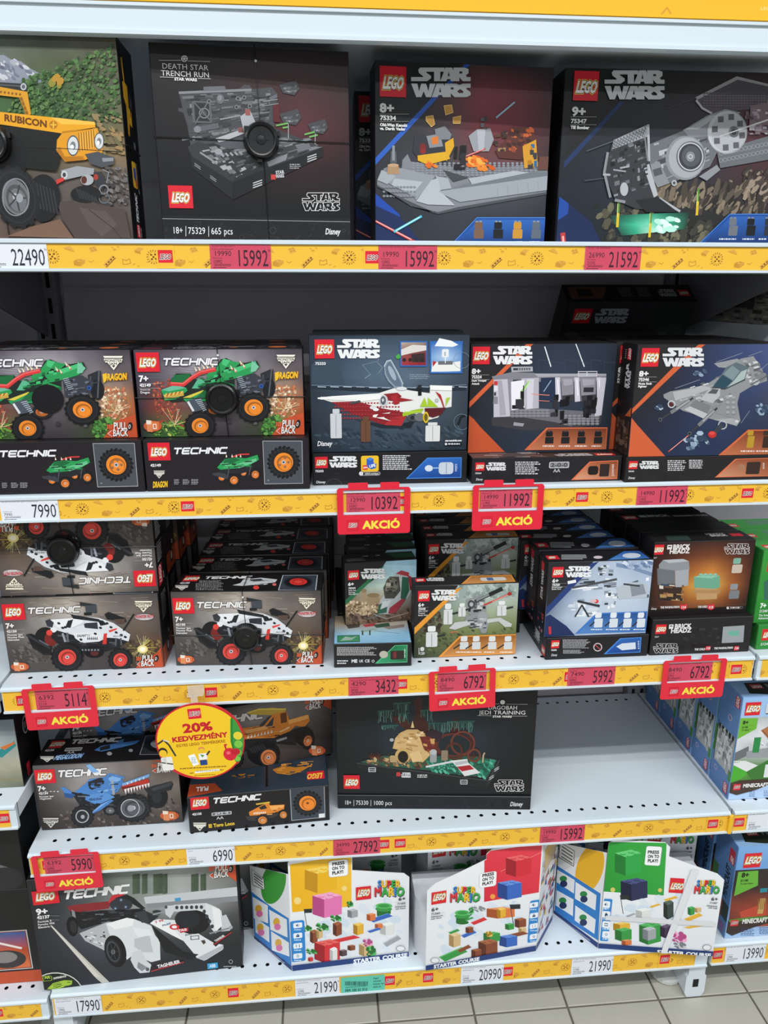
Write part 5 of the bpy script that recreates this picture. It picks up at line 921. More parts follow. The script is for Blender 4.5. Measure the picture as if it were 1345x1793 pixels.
A.tri([(520,850),(560,840),(540,905),(500,900)],'#26282c');A.line([(560,905),(650,865)],12,'#cfd2d6');A.tri([(830,925),(900,905),(890,920),(840,940)],'#e0463c');A.tri([(795,950),(820,945),(815,1030),(785,1030)],'#d83a32');A.ell(410,920,24,20,'#e8eaec');A.ell(378,942,24,22,'#e0463c');A.line([(480,950),(500,1010)],16,'#9a9ea6');A.line([(515,945),(520,1010)],14,'#6a6e76');A.line([(890,985),(885,1040)],12,'#5a5e66');A.line([(925,985),(930,1035)],12,'#5a5e66');A.text('42150',866,975,940,10,'#6a6e76',1)
A.tri([(610,705),(735,725),(742,790),(660,785),(655,735),(615,735)],'#2b3034');A.tri([(650,735),(735,728),(738,785),(660,788)],'#444a50');A.rect(645,785,700,808,'#1e2024');A.tri([(800,800),(830,782),(960,830),(970,860),(900,850),(820,838)],'#1e1f22');A.tri([(870,840),(960,835),(950,870),(900,870)],'#5a463c');A.line([(1025,800),(945,925)],10,'#191a1c')
A.wheel(515,1130,122,108,'#e24a40',0,'#161618',18,.56);A.wheel(922,1150,92,88,'#e24a40',0,'#161618',16,.58)
for i in range(5):A.line([(400+i*18,1060-i*10),(440+i*18,1080-i*16)],9,'#2e2e31')
monster(A,1030,698,1168,786,'#efe9d2');A.ell(1105,822,72,24,'#b9aeb0');A.text('MONSTER MUTT',1038,830,1178,20,'#c23a40',2,.1);A.text('DALMATIAN',1075,843,1140,9,'#f0e8e4',1)
pullback(A,1040,1115,1218,1200);brickicon(A,84,1168,222,1238)
A.text('7+',46,908,110,36,'#f0eeec',2);rules(A,48,188,(918,946),'#b0aaa8');A.text('42150',52,941,130,17,'#e6e4e2',2);A.text('Monster Jam',56,966,176,14,'#e6e4e2',1);A.text('Monster Mutt',58,985,186,14,'#e6e4e2',1);A.text('Dalmatian',60,1004,152,14,'#e6e4e2',1)
ART['mutt']=(A.build('front_print'),.262,.141)
A=Art(.260,.088,[(187,439),(1141,430),(1124,554),(106,564)]);A.rect(60,400,1180,590,'#191718');A.logo(185,452,308,492)
A.technic(330,458,652,476,'#e6e5e4',.2,.26);A.text('42150',168,510,232,11,'#d9d7d6',2);monster(A,136,520,228,556,'#cfcbc2',False);A.micro(300,486,460,505,3,'#9a9896',.6);A.micro(276,506,470,556,7,'#8e8c8a',.7)
A.tri([(525,520),(580,505),(600,480),(720,468),(830,480),(815,500),(720,510),(600,525)],'#c9ccce');A.tri([(640,480),(720,474),(740,490),(660,495)],'#3a3d42');A.greeble([(560,490),(800,480),(790,515),(560,520)],20,['#c9ccce','#26262a','#8a8e92','#e8eaec'],.16,3);A.ell(688,535,28,18,'#151517');A.ell(686,536,20,14,'#e0453c');A.ell(810,515,20,13,'#151517');A.ell(810,515,14,9,'#d8706a')
A.poly([(868,452),(1102,450),(1090,556),(838,554)],'#5a626c');A.poly([(872,455),(1098,453),(1086,553),(844,551)],'#38404a');A.line([(868,452),(1102,450),(1090,556),(838,554)],3,'#c4c8cc',True);A.ell(972,500,100,42,'#14161a');A.ring(972,500,98,8,'#2a2e34',30,40);A.ell(972,496,60,24,'#d8322c');A.ell(972,496,40,16,'#c02a26');A.ell(972,496,26,10,'#e04a40')
ART['mutt_top']=(A.build('top_print'),.260,.088)
A=Art(.078,.141);A.rect(0,0,78,141,'#1a1718');A.rect(0,105,78,141,'#b04a2a');A.ell(44,118,13,14,'#17171a');A.ell(44,118,7,8,'#cfcac6');
A.micro(20,10,60,60,9,'#8a8684',.6);A.text('TECHNIC',62,100,70,10,'#d6d3d2',2,.2,90)
ART['mutt_side']=(A.build('side_print'),.078,.141)
A=Art(.078,.141);A.rect(0,0,78,141,'#171516');A.rect(6,100,36,136,'#dd2233');A.text('LEGO',28,133,60,14,'#f2eae4',2,.15,90);A.text('42150',48,134,62,5,'#d6d3d2',1,0,90);A.micro(8,10,50,50,8,'#b4b0ae',.6);A.micro(10,58,50,94,7,'#b4b0ae',.6)
ART['mutt_side_ud']=(A.build('side_print'),.078,.141)
def desert(A):
 A.bg([['#20201f','#3a5a62','#8ab4c4','#a4cfe0','#9accde'],['#24241f','#5a7a7c','#a6c4c4','#b0d4e0','#a8d0e0'],['#4a4a3c','#8a9a8a','#b4c4b8','#c0d4d0','#b0ccd4'],['#7a6a54','#a08c70','#a89478','#a8a294','#8a8a84'],['#8a745a','#b09878','#9a8266','#7a6a5c','#6a5a50'],['#6a584a','#7a6654','#6a5848','#5a4a40','#5a4a42']],.08,30,30,3,8)
A=Art(.134,.122,[(154,368),(612,341),(607,727),(160,760)]);desert(A)
A.tri([(150,360),(420,340),(340,470),(157,600)],'#232322');A.tri([(362,405),(410,378),(300,500),(158,640),(158,600),(280,490)],'#2c6a44')
A.rect(262,535,292,620,'#a08a6a');A.ell(277,540,17,12,'#8a7658');A.tri([(295,590),(305,568),(360,562),(378,590),(376,625),(296,628)],'#9c8462');A.ell(336,570,40,14,'#86704f')
blobs(A,[(165,610),(370,620),(360,700),(165,700)],150,['#c8ae88','#a88a66','#8a7050','#d8c4a0','#6a543e'],8,9,4,5);blobs(A,[(165,700),(600,660),(600,740),(165,750)],90,['#5a463c','#6d5648','#46362e','#7d6656'],14,8,5,6)
A.tri([(440,520),(470,440),(510,412),(560,420),(578,450),(590,530),(560,580),(500,640),(440,690),(360,690),(380,600)],'#aeb2b0');A.tri([(480,430),(515,410),(565,425),(560,450),(520,440)],'#a83a44');A.tri([(555,440),(585,455),(590,530),(570,540)],'#8e3038');A.tri([(520,450),(560,455),(565,540),(540,600),(510,590)],'#2f5a48');A.tri([(400,520),(440,450),(500,450),(510,540),(470,590),(410,590)],'#46443c');A.ell(455,500,40,46,'#6a685c',-20);A.greeble([(420,460),(490,460),(490,560),(410,560)],20,['#8a8674','#4a483e','#2e2d28','#a6a290'],.3,4);A.tri([(370,630),(430,600),(420,680),(360,690)],'#34604a');A.tri([(440,650),(520,590),(540,600),(480,680),(430,688)],'#9a3440');A.tri([(395,610),(450,600),(430,640),(380,660)],'#c4c8c6')
A.line([(300,720),(400,690)],8,'#6a6a64');A.line([(340,690),(420,720)],9,'#8a8a82');A.line([(420,720),(560,680)],7,'#9a8a78')
A.logo(174,407,244,472);A.starwars(256,398,412,464,'#e0e0de','#2a2a28');A.text('6+',175,508,212,20,'#e8e8e6',2);A.text('75344',177,530,222,11,'#e0e0de',2)
for i,t in enumerate(('Boba Fett','Starship','Microfighter')):A.text(t,178,543+i*12,178+5.2*len(t),7.5,'#e0e0de',1)
ART['ship']=(A.build('front_print'),.134,.122)
A=Art(.137,.122,[(94,717),(550,707),(586,890),(88,901)]);A.bg([['#8a7a66','#a8967c','#b4a48c','#9a8a78'],['#b4a48c','#a08c78','#b0a08c','#c0b8ac'],['#8fb8cc','#9cc4d8','#94c0d6','#8ab8d0'],['#86b6d4','#82b4d4','#82b4d4','#80b2d2']],.06,16,12,3,5)
A.tri([(160,770),(260,760),(250,790),(180,800)],'#4a4238');A.tri([(270,775),(350,762),(360,780),(290,790)],'#a83a44');A.tri([(340,775),(440,760),(450,785),(360,795)],'#2f5040');A.tri([(400,790),(540,770),(540,790),(440,805)],'#8a7a70');A.tri([(255,812),(350,796),(370,806),(270,826)],'#8fa59a');A.line([(270,815),(272,842)],6,'#3a4a44');A.line([(318,812),(318,842)],6,'#3a4a44');A.line([(350,815),(510,832)],4,'#6a8a9a')
A.rect(108,842,252,892,'#1c4a34');A.rect(112,846,248,888,'#3a8a60');A.tri([(125,882),(160,852),(200,860),(235,850),(200,875)],'#9ab0a4')
ART['ship_flat']=(A.build('top_print'),.137,.122)
A=Art(.137,.046,[(88,901),(586,890),(584,1040),(92,1052)]);A.rect(60,860,620,1080,'#222122');relief(A,[(100,910),(380,905),(380,1030),(100,1040)],40,4);A.micro(106,916,365,975,7,'#b9b8b8',.6);A.micro(108,1004,182,1014,1,'#dcdcdc',.8);A.micro(108,1020,175,1030,1,'#dcdcdc',.8)
A.text('ME',200,1020,238,20,'#e2e2e2',2);A.text('UK',250,1018,276,17,'#e2e2e2',1);A.text('CE',286,1018,318,18,'#e2e2e2',1);A.ring(340,1010,9,3,'#e2e2e2',10)
A.tri([(352,1026),(480,905),(562,902),(560,1018)],'#5ab884');A.bg([['#1f6a44','#2a8a58'],['#3aa06c','#1f6a44']],0,5,4,area=[(482,909),(557,906),(556,1013),(366,1022)]);A.rect(452,940,540,1000,'#2e2a26',.15);A.ell(408,966,28,24,'#b8b4a4');A.rect(470,948,490,990,'#7a2c2c');A.micro(540,930,550,990,6,'#e4f0e8')
ART['ship_spine']=(A.build('spine_print'),.137,.046)
A=Art(.134,.046);A.rect(0,0,134,46,'#211f21');A.tri([(84,6),(96,34),(134,34),(134,6)],'#2c5a40');A.text('ME',38,16,48,5,'#c9c9c9',1);A.text('CE',62,16,70,5,'#c9c9c9',1);A.micro(6,24,40,40,4,'#8a8a8a')
ART['ship_top']=(A.build('top_print'),.134,.046)
A=Art(.188,.141,[(602,531),(1270,509),(1245,965),(597,992)])
A.bg([['#202020','#4a5454','#8a9898','#a8b4b0','#b0bcb6','#a8b4ae'],['#24241f','#5c6a60','#98a8a0','#b4c0b8','#b8c4ba','#aab6aa'],['#3a3a30','#6a7660','#8a9a80','#9aa890','#9ca888','#929e7c'],['#4a4a36','#6a7048','#7a8456','#7e8858','#7c8656','#747e50'],['#3f4630','#5a6440','#6a7448','#6a7446','#667044','#5c6840'],['#38402c','#485238','#525c3c','#525a3a','#4c5436','#464e34']],.06,36,28,3,7)
blobs(A,[(840,520),(1250,520),(1250,590),(800,610)],90,['#9aa8a2','#7c8c86','#b8c4be','#8a9a92'],18,14,3,6);blobs(A,[(680,700),(760,700),(780,820),(640,830)],60,['#4a4436','#5c5444','#383228'],12,12,4,6);blobs(A,[(610,830),(1240,800),(1240,960),(620,980)],150,['#4a5436','#5a6440','#38422a','#66704a'],12,6,5,5)
A.tri([(602,531),(880,520),(820,610),(598,800)],'#242324');relief(A,[(620,650),(740,640),(680,740),(605,760)],16,4,('#3a3a3c','#121213'));A.tri([(862,548),(905,535),(800,640),(598,838),(598,795),(780,625)],'#e89a34')
w1,w2,w3='#c4c6c4','#8e9292','#5a5e60'
A.tri([(930,615),(1030,580),(1060,660),(1060,720),(990,730),(940,700)],w2);A.greeble([(930,610),(1050,590),(1060,720),(940,720)],34,[w1,w2,w3,'#2c2e30','#a8acac'],.22,4);A.line([(990,625),(1160,545)],20,'#3c3e40');A.line([(1000,618),(1090,576)],12,'#8a8e8e');A.line([(1085,580),(1158,546)],26,'#232426');A.ell(965,645,24,28,'#46484a');A.ell(965,645,12,14,'#b0b2b2')
A.tri([(930,720),(1050,700),(1080,760),(1060,830),(1030,830),(1010,790),(960,790),(920,760)],w2);A.tri([(820,800),(860,760),(960,750),(960,775),(860,808)],w1);A.tri([(1060,740),(1150,730),(1225,770),(1220,790),(1180,790),(1140,755),(1070,765)],w1);A.ell(1040,725,34,34,'#9a9e9e');A.greeble([(940,720),(1060,710),(1060,800),(940,800)],20,[w1,w3,'#3c3e40','#b4b8b8'],.25,6)
A.line([(1045,650),(1222,572)],9,'#c8302c');A.line([(1100,628),(1220,574)],5,'#f0a090');A.ell(1210,577,14,11,'#a82a26')
for x,y,w,h in((815,705,60,140),(905,680,50,90),(1160,670,64,100),(710,850,76,140)):A.rect(x-w/2,y-h*.2,x+w/2,y+h*.5,'#d6d8d6',.12);A.rect(x-w*.34,y-h*.48,x+w*.34,y-h*.2,'#e4e6e4',.25);A.line([(x,y-h*.1),(x,y+h*.45)],4,'#8a8e8e');A.line([(x+w*.5,y),(x+w*1.1,y-8)],12,'#2e3032')
A.line([(830,825),(875,822)],4,'#e8704a')
A.tri([(752,984),(890,848),(1256,836),(1250,962)],'#e8963c');A.bg([['#8a5220','#9a5c24'],['#c88844','#d89a54']],0,6,5,area=[(898,856),(1250,843),(1243,956),(776,976)])
for x in(918,996,1098,1200):A.rect(x-22,848,x+22,884,'#dcdedc',.25);A.rect(x-28,886,x+28,935,'#d2d4d2',.12);A.line([(x-28,905),(x-66,930)],9,'#2c2e30');A.micro(x-52,948,x+34,957,1,'#f4e8da',.8)
A.logo(621,556,696,626);A.starwars(708,550,868,620,'#e4e4e2','#242324');A.text('6+',623,660,662,22,'#e8e6e4',2);rules(A,623,690,(664,682),'#9a9896',1.5);A.text('75345',624,680,670,12,'#e6e4e2',2)
for i,t in enumerate(('501st Clone','Troopers','Battle Pack')):A.text(t,623,693+i*13,623+5.4*len(t),8,'#e0dedc',1)
A.line([(628,925),(628,966)],4,'#e8e8e4');A.text('120',630,968,664,16,'#e8e8e4',1);A.rect(636,918,662,946,'#d8dad6',.4)
ART['cannon']=(A.build('front_print'),.188,.141)
A=Art(.188,.042,[(584,475),(1232,454),(1270,509),(602,531)]);A.rect(540,440,1290,540,'#232223');A.logo(610,482,664,506);A.starwars(674,478,790,500,'#d9d9d8','#232223');A.tri([(900,522),(960,466),(1222,458),(1250,506)],'#e8963c');A.bg([['#a86a30','#b87838'],['#d89a5a','#c88846']],0,5,4,area=[(966,470),(1218,462),(1240,503),(922,518)]);A.rect(1030,474,1180,502,'#d6d2ca',.3);A.rect(1070,478,1100,498,'#5a6a9a')
ART['cannon_top']=(A.build('top_print'),.188,.042)
A=Art(.190,.143,[(208,310),(754,293),(712,677),(182,698)])
A.bg([['#26262a','#4a5a74','#a6b4c8','#b0bed0','#a4b4cc','#a0b2cc'],['#2a2c34','#6a7c98','#b4c2d4','#c0ccdc','#b8c6d8','#b0c0d6'],['#3a4254','#96a6be','#c0ccdc','#c8d2e0','#c0ccdc','#b6c4d8'],['#6a7890','#b0bed2','#c2cede','#c4d0e0','#bac8da','#b0c0d4'],['#3a4a6a','#8c9cb8','#b4c2d6','#b4c2d6','#a4b4cc','#98aac6']],.05,30,24,3,6)
A.tri([(560,310),(620,318),(750,360),(745,380),(640,345),(560,330)],'#7c90b0');blobs(A,[(580,300),(745,300),(745,350),(600,330)],40,['#8ea2c0','#d8e0ec','#a4b4cc','#6a80a4'],14,7,5,6)
A.tri([(208,310),(440,302),(400,370),(195,560)],'#29282b');A.tri([(428,312),(470,302),(370,400),(192,585),(194,545),(340,390)],'#2a3f78');relief(A,[(215,450),(300,440),(250,520),(205,540)],10,4);A.tri([(190,590),(215,580),(300,640),(345,690),(184,697)],'#20305c')
for q,s in(([(310,400),(560,380),(560,440),(320,460)],2),([(545,440),(730,380),(730,490),(560,500)],3),([(300,490),(470,490),(470,590),(300,590)],5),([(460,450),(570,440),(550,550),(480,555)],6),([(450,310),(550,320),(540,400),(460,400)],7)):A.greeble(q,18,['#e8ecf0','#d4dae2','#c0c8d2','#8a94a2','#3c4248','#f4f6f8'],.26,s)
A.line([(330,440),(560,395)],11,'#4a4e54');A.line([(310,412),(345,405)],16,'#eef0f4');A.line([(360,510),(470,535)],12,'#34383e');A.line([(345,590),(380,530),(415,590)],8,'#2c3036');A.tri([(560,440),(640,410),(725,420),(720,490),(570,500)],'#b8c0c8');A.tri([(630,425),(700,420),(715,470),(640,485)],'#8a929c');A.line([(600,420),(680,430)],9,'#3a3e44');A.ell(456,510,11,10,'#d83a34');A.ell(440,508,18,6,'#e8b8b4')
A.tri([(345,680),(455,572),(722,562),(712,668)],'#3f78c8');A.bg([['#2a5a9c','#24508e'],['#5a8cc8','#3a6cae']],0,6,5,area=[(462,578),(717,568),(707,664),(362,676)])
for x in(466,545,617,688):A.rect(x-18,568,x+18,598,'#e4e8ec',.25);A.rect(x-24,600,x+24,648,'#d8dee4',.12);A.line([(x-22,620),(x-44,640)],8,'#2e3238');A.micro(x-40,655,x+24,662,1,'#eef2f8',.8)
A.line([(212,645),(214,680)],12,'#c8343a')
A.logo(224,330,286,386);A.starwars(294,326,428,384,'#e8eaec','#29282b');A.text('6+',225,412,258,18,'#e8e8e8',2);rules(A,224,300,(416,434),'#9a9a9c',1.2);A.text('75320',224,430,264,11,'#e6e6e6',2);A.text('Snowtrooper',222,440,278,7,'#e0e0e0',1);A.text('Battle Pack',222,450,270,7,'#e0e0e0',1)
ART['snow']=(A.build('front_print'),.190,.143)
A=Art(.190,.05,[(165,260),(693,244),(754,293),(208,310)]);A.rect(100,200,800,330,'#1e1d20');A.logo(206,274,250,296);A.micro(275,270,410,298,4,'#a9a9ac',.6);A.ell(465,284,24,8,'#d8c8cc');A.tri([(515,300),(600,252),(680,250),(735,290)],'#3a70c0');A.bg([['#2a5ca8','#24508e'],['#5a90d0','#3a6cb0']],0,5,4,area=[(602,255),(677,253),(728,288),(530,297)]);A.ell(640,275,48,14,'#cfd8e2')
ART['snow_top']=(A.build('top_print'),.190,.05)
A=Art(.190,.043,[(199,703),(731,682),(719,793),(192,815)]);A.rect(160,660,760,840,'#1e1d20');A.logo(218,710,264,754);A.text('75320',219,768,248,8,'#dadada',2);A.text('Disney',219,796,250,12,'#d0d0d0',1,.15);A.micro(280,706,425,756,8,'#b4b4b6',.6);A.micro(282,762,395,784,4,'#b4b4b6',.6);A.ring(463,748,23,5,'#d8c4c8',20);A.line([(448,734),(478,762)],4,'#c84a4a');A.tri([(494,786),(580,700),(692,694),(686,776)],'#4a86d4');A.bg([['#2f68b8','#2a5ea8'],['#174690','#143c7c']],0,5,4,area=[(583,704),(687,698),(682,772),(508,782)]);A.tri([(560,745),(590,728),(660,722),(662,758),(590,765)],'#d4dbe4');A.micro(672,715,682,762,5,'#dfe8f4')
ART['snow_spine']=(A.build('spine_print'),.190,.043)
A=Art(.05,.143);A.rect(0,0,50,143,'#1a191c');A.rect(14,8,30,24,'#d02838');A.text('STAR WARS',30,78,84,12,'#d6d6d8',2,0,90);A.tri([(0,143),(0,96),(30,90),(50,110),(50,143)],'#20242e');A.greeble([(4,100),(46,100),(46,140),(4,140)],16,['#3a4250','#2a2e38','#b03a3c','#8a92a0'],.2)
ART['snow_side']=(A.build('left_print'),.05,.143)
A=Art(.15,.043);A.rect(0,0,150,43,'#1a191c');A.logo(126,22,146,40);A.micro(78,8,116,34,4,'#a9a9ac');A.rect(84,8,110,26,'#b4b8bc',.1)
ART['snow_side_l']=(A.build('left_print'),.15,.043)
A=Art(.188,.142,[(759,206),(1285,191),(1228,570),(717,589)])
A.bg([['#241a1a','#2e1e1c','#3a2420','#40261f','#3a231e','#2c1c1a'],['#2c1c1a','#4a2820','#6a3a26','#7a4228','#5a3020','#381f1b'],['#33201c','#6a3824','#a8622f','#c8803a','#8a4c2a','#44261e'],['#33201c','#74401f','#d09040','#e8b058','#a8622f','#4a291f'],['#2c1c1a','#5a3020','#9a5a2c','#b06a32','#74401f','#3c221c'],['#241a1a','#381f1b','#4a2820','#4f2b20','#40241d','#2c1c1a']],.04,28,22,3)
A.rect(700,535,1300,600,'#1d1616');A.line([(735,538),(1230,528)],1.5,'#6a4a40')
A.poly([(778,320),(800,295),(905,290),(935,302),(938,345),(870,355),(778,352)],'#8e9296');A.poly([(800,295),(905,290),(935,302),(830,312)],'#b4b8bc');A.poly([(768,340),(860,350),(862,430),(772,425)],'#6e7276');A.poly([(862,352),(935,345),(930,430),(864,440)],'#a4a8ac');A.poly([(768,430),(900,440),(890,510),(775,508)],'#3a2a24');A.greeble([(765,415),(910,425),(905,510),(770,505)],22,['#6a4a34','#3a4a64','#b08a58','#d8d0c4','#2a2220','#8a5a3c'],.24,3)
A.poly([(960,385),(1050,392),(1095,378),(1095,440),(1050,450),(962,442)],'#6da88c');A.poly([(960,385),(1010,370),(1095,378),(1050,392)],'#8cc4a8');A.poly([(970,440),(1085,448),(1080,500),(975,505)],'#c0986a');A.poly([(955,452),(1100,452),(1096,470),(957,470)],'#b08858');A.studs(985,366,1085,380,4,1,10,5,'#5f9a80','#8cc4a8')
for cx,cy,c in((1186,325,'#7fae9a'),(1170,460,'#8e9296')):A.rect(cx-22,cy-40,cx+22,cy-8,c,.2);A.rect(cx-30,cy-6,cx+30,cy+40,'#c8b8a8' if c!='#8e9296' else '#7a7e82',.15)
A.logo(746,215,806,268);A.text('BRICK',850,238,938,22,'#e6e2de',2);A.text('HEADZ',832,262,936,22,'#e6e2de',2);A.rect(820,216,848,240,'#e6e2de');A.rect(826,222,842,228,'#241a1a');A.starwars(1120,210,1250,264,outline='#dcd8d4');A.text('75317',745,288,766,7,'#d8d4d0',1)
A.text('Disney',735,556,764,11,'#d0ccc8',1,.15);A.text('THE MANDALORIAN',784,549,884,10,'#e2deda',2);A.text('THE CHILD',980,546,1030,10,'#e2deda',2)
for x,t in((905,'114'),(1048,'113')):A.tri([(x-18,527),(x-8,527),(x,531),(x+8,525),(x+18,525),(x+18,548),(x,558),(x-18,550)],'#d8303c');A.text(t,x-13,549,x+12,12,'#f4ece8',2)
A.rect(1128,537,1216,553,'#8a8280',.5);A.rect(1130,539,1214,551,'#1d1616',.5);A.ell(1136,546,7,7,'#d8d4d0',n=10);A.micro(1150,541,1206,550,1,'#d8d4d0',.8)
ART['heads']=(A.build('front_print'),.188,.142)
A=Art(.190,.071,[(750,608),(1273,588),(1244,771),(730,793)]);A.rect(700,570,1300,820,'#242223');relief(A,[(740,690),(1240,610),(1230,740),(740,780)],110,5);A.greeble([(900,630),(1100,620),(1090,740),(900,750)],14,['#2e2c2e','#1c1a1c','#343234'],.2,4)
A.logo(757,628,818,680);A.text('BRICK',858,650,944,22,'#e4e2e0',2);A.text('HEADZ',838,674,944,22,'#e4e2e0',2);A.rect(828,628,854,652,'#e4e2e0');A.rect(834,634,848,640,'#242223');A.starwars(748,730,876,780,outline='#d2d0ce');A.text('75317',754,698,776,7,'#d8d6d4',1)
A.poly([(1112,640),(1224,633),(1217,722),(1104,727)],'#9aa0a2');A.poly([(1140,665),(1196,660),(1190,690),(1150,688),(1136,676)],'#6fae98');A.text('THE CHILD',962,766,1018,10,'#dedcda',2);A.text('THE MANDALORIAN',1064,760,1162,10,'#dedcda',2)
for x in(1032,1180):A.rect(x-14,742,x+15,766,'#d0303a',.2);A.text('113' if x<1100 else '114',x-10,760,x+12,11,'#f4ece8',2)
ART['heads_spine']=(A.build('spine_print'),.190,.071)
A=Art(.190,.141);A.rect(0,0,190,141,'#1f1d1e');A.starwars(140,118,184,136,outline='#9a9896');A.text('BRICK',60,124,96,8,'#c9c7c5',2);A.text('HEADZ',56,134,96,8,'#c9c7c5',2);A.logo(14,120,34,138)
ART['heads_flat']=(A.build('top_print'),.190,.141,True)
A=Art(.188,.055);A.rect(0,0,188,55,'#1d1b1c');A.poly([(26,50),(34,22),(76,22),(70,50)],'#32423c');A.text('HEADZ',112,22,148,8,'#cfcdcb',2);A.text('BRICK',116,32,148,8,'#cfcdcb',2);A.rect(156,18,178,34,'#cf2433')
ART['heads_top']=(A.build('top_print'),.188,.055)
A=Art(.188,.055);A.rect(0,0,188,55,'#1a1818');A.logo(6,10,34,36);A.text('BRICK',58,22,104,13,'#d8d6d4',2);A.rect(42,10,56,24,'#d8d6d4');A.text('MANDALORIAN THE CHILD',112,24,184,7,'#cfcdcb',2)
ART['heads_back']=(A.build('front_print'),.188,.055)
A=Art(.262,.142);A.rect(0,0,262,142,'#2f8a34');A.bg([['#3c9a3e','#4aa848'],['#2c8232','#388f3c']],.05,8,8);A.tri([(20,142),(8,60),(40,40),(262,40),(262,142)],'#3a6a5a');A.bg([['#5a3a2a','#7a4a30','#6a4030'],['#2f6a64','#3a8078','#34706a']],.14,16,10,3,6,area=[(30,46),(262,46),(262,142),(36,142)]);A.rect(0,96,40,142,'#2f8a34');A.logo(10,8,44,40);A.text('MINECRAFT',54,34,160,20,'#d0d4d0',2);A.text('7+',8,112,20,9,'#f2f4f0',2);A.text('21240',8,121,24,5,'#e6eae6',1);A.text('The Swamp',8,129,32,4,'#e6eae6',1);A.text('Adventure',8,135,32,4,'#e6eae6',1)
A.rect(70,70,120,110,'#7a5a34');A.rect(130,90,200,130,'#c87a44');A.rect(80,55,100,75,'#3f9a4a')
ART['green']=(A.build('front_print'),.262,.142)
A=Art(.262,.05);A.rect(0,0,262,50,'#2f8a38');A.logo(8,8,34,32);A.text('21240',8,42,26,5,'#e6eae6',1)
ART['green_spine']=(A.build('spine_print'),.262,.05)
A=Art(.262,.06);A.rect(0,0,262,60,'#3c9a42');A.logo(10,30,34,50);A.rect(60,10,120,40,'#5a8a6a');A.rect(130,20,200,50,'#2f7a40')
ART['green_top']=(A.build('top_print'),.262,.06)
A=Art(.262,.141,[(221,677),(1232,626),(1272,1067),(290,1125)])
A.bg([['#5a5452','#6a6462','#7c7674','#8a8482','#8a8280','#80726a','#7a5a4a','#8a4a34'],['#4c4644','#6a6462','#949090','#a49e9c','#8c8684','#7c746e','#746860','#7a6a5e'],['#3c3634','#6a6462','#9c9694','#8c8684','#746e6c','#6c6662','#8a8078','#8a8076'],['#38322f','#544e4c','#6a6462','#5c5654','#544e4c','#5c5450','#7c7268','#6a6058'],['#383230','#483f3e','#524846','#4c4442','#483f3c','#4c4440','#5c524a','#544a44'],['#332e2c','#3c3430','#463c38','#423834','#3c3430','#403834','#463e38','#443c38']],.1,50,30,4,8)
blobs(A,[(420,980),(1240,900),(1250,1080),(420,1110)],160,['#5c504a','#6d625a','#46403c','#80746a','#38322e'],12,7,4,5)
for x in(315,350,375,400):A.ell(x,852,6,5,'#d6d2d0',n=8)
A.technic(395,704,750,755,'#f0eeee',.25,.22,0,'#4e4846');A.logo(246,694,374,798)
bl,bd,bh='#4f86c8','#2f5a94','#86b4e4'
A.ell(1095,890,72,80,'#1a1a1c');A.ell(1090,890,36,40,'#2e2e32');A.wheel(765,985,48,34,'#6a6c70',0,'#161618',12);A.tri([(1000,830),(1190,780),(1205,800),(1190,840),(1040,880)],'#2b2d30');A.tri([(1050,830),(1195,782),(1190,810),(1060,850)],'#44474c')
A.tri([(500,870),(600,840),(700,880),(830,870),(860,930),(700,980),(560,960)],'#222428');A.greeble([(520,850),(820,860),(820,950),(560,950)],30,['#30343a','#1a1c20','#4a5058','#6a7078'],.14,4)
A.tri([(420,825),(440,818),(510,860),(520,880),(470,890)],bl);A.tri([(440,860),(520,870),(500,900),(450,890)],bd);A.tri([(596,668),(625,660),(690,715),(640,720)],bh);A.tri([(500,870),(600,790),(620,765),(760,745),(840,760),(860,790),(1040,725),(1035,745),(850,800),(820,850),(740,890),(660,940),(590,910),(595,875),(560,860)],bl)
A.tri([(610,785),(690,755),(730,760),(720,800),(640,840),(620,830)],'#26282e');A.tri([(750,760),(800,730),(850,745),(830,780),(770,785)],bh);A.line([(720,770),(760,730),(860,755)],16,bl);A.tri([(850,795),(1040,728),(1035,750),(850,815)],bh);A.tri([(840,815),(1030,760),(1040,790),(880,830)],'#c8382e');A.tri([(840,820),(1030,795),(1000,830),(860,850)],'#7a2420')
for i in range(9):A.tri([(862+i*20,836-i*5),(880+i*20,831-i*5),(876+i*20,872-i*6)],'#f2f0ec')
for i in range(5):A.tri([(880+i*28,790-i*9),(892+i*28,786-i*9),(888+i*28,805-i*9)],'#f2f0ec')
A.tri([(590,880),(720,855),(800,890),(700,935),(640,930)],'#5f96d4');A.text('MEGALODON',618,915,705,16,'#24406a',2,.2);A.tri([(610,1020),(700,940),(770,905),(790,915),(700,980)],bl);A.tri([(615,1018),(700,945),(760,915),(690,965)],bh);A.line([(500,860),(620,880)],12,'#1e2024');A.line([(780,780),(790,870)],16,'#a4a8ae');A.greeble([(600,780),(840,760),(800,880),(600,900)],22,[bl,bd,bh,'#20242c'],.14,7)
A.wheel(572,1025,78,76,'#8a8c90',0,'#1a1a1c',15,.6);A.ell(570,1025,38,38,'#2a2a2d');A.ell(574,1028,14,14,'#a9abae');A.ring(570,1025,46,4,'#c4c6c8')
A.wheel(925,965,125,98,'#5a5c60',0,'#1a1a1c',18,.66);A.ring(905,968,66,5,'#c9cbcd',30,64);A.ell(908,968,22,22,'#9a9ca0')
for i in range(6):A.line([(960+i*14,890+i*18),(1000+i*8,880+i*22)],10,'#2e2e31')
A.tri([(1040,635),(1235,624),(1240,690),(1100,640)],'#c04e2c');pullback(A,1050,650,1220,720);brickicon(A,1112,985,1244,1055);monster(A,294,1036,408,1106,'#ded9d0')
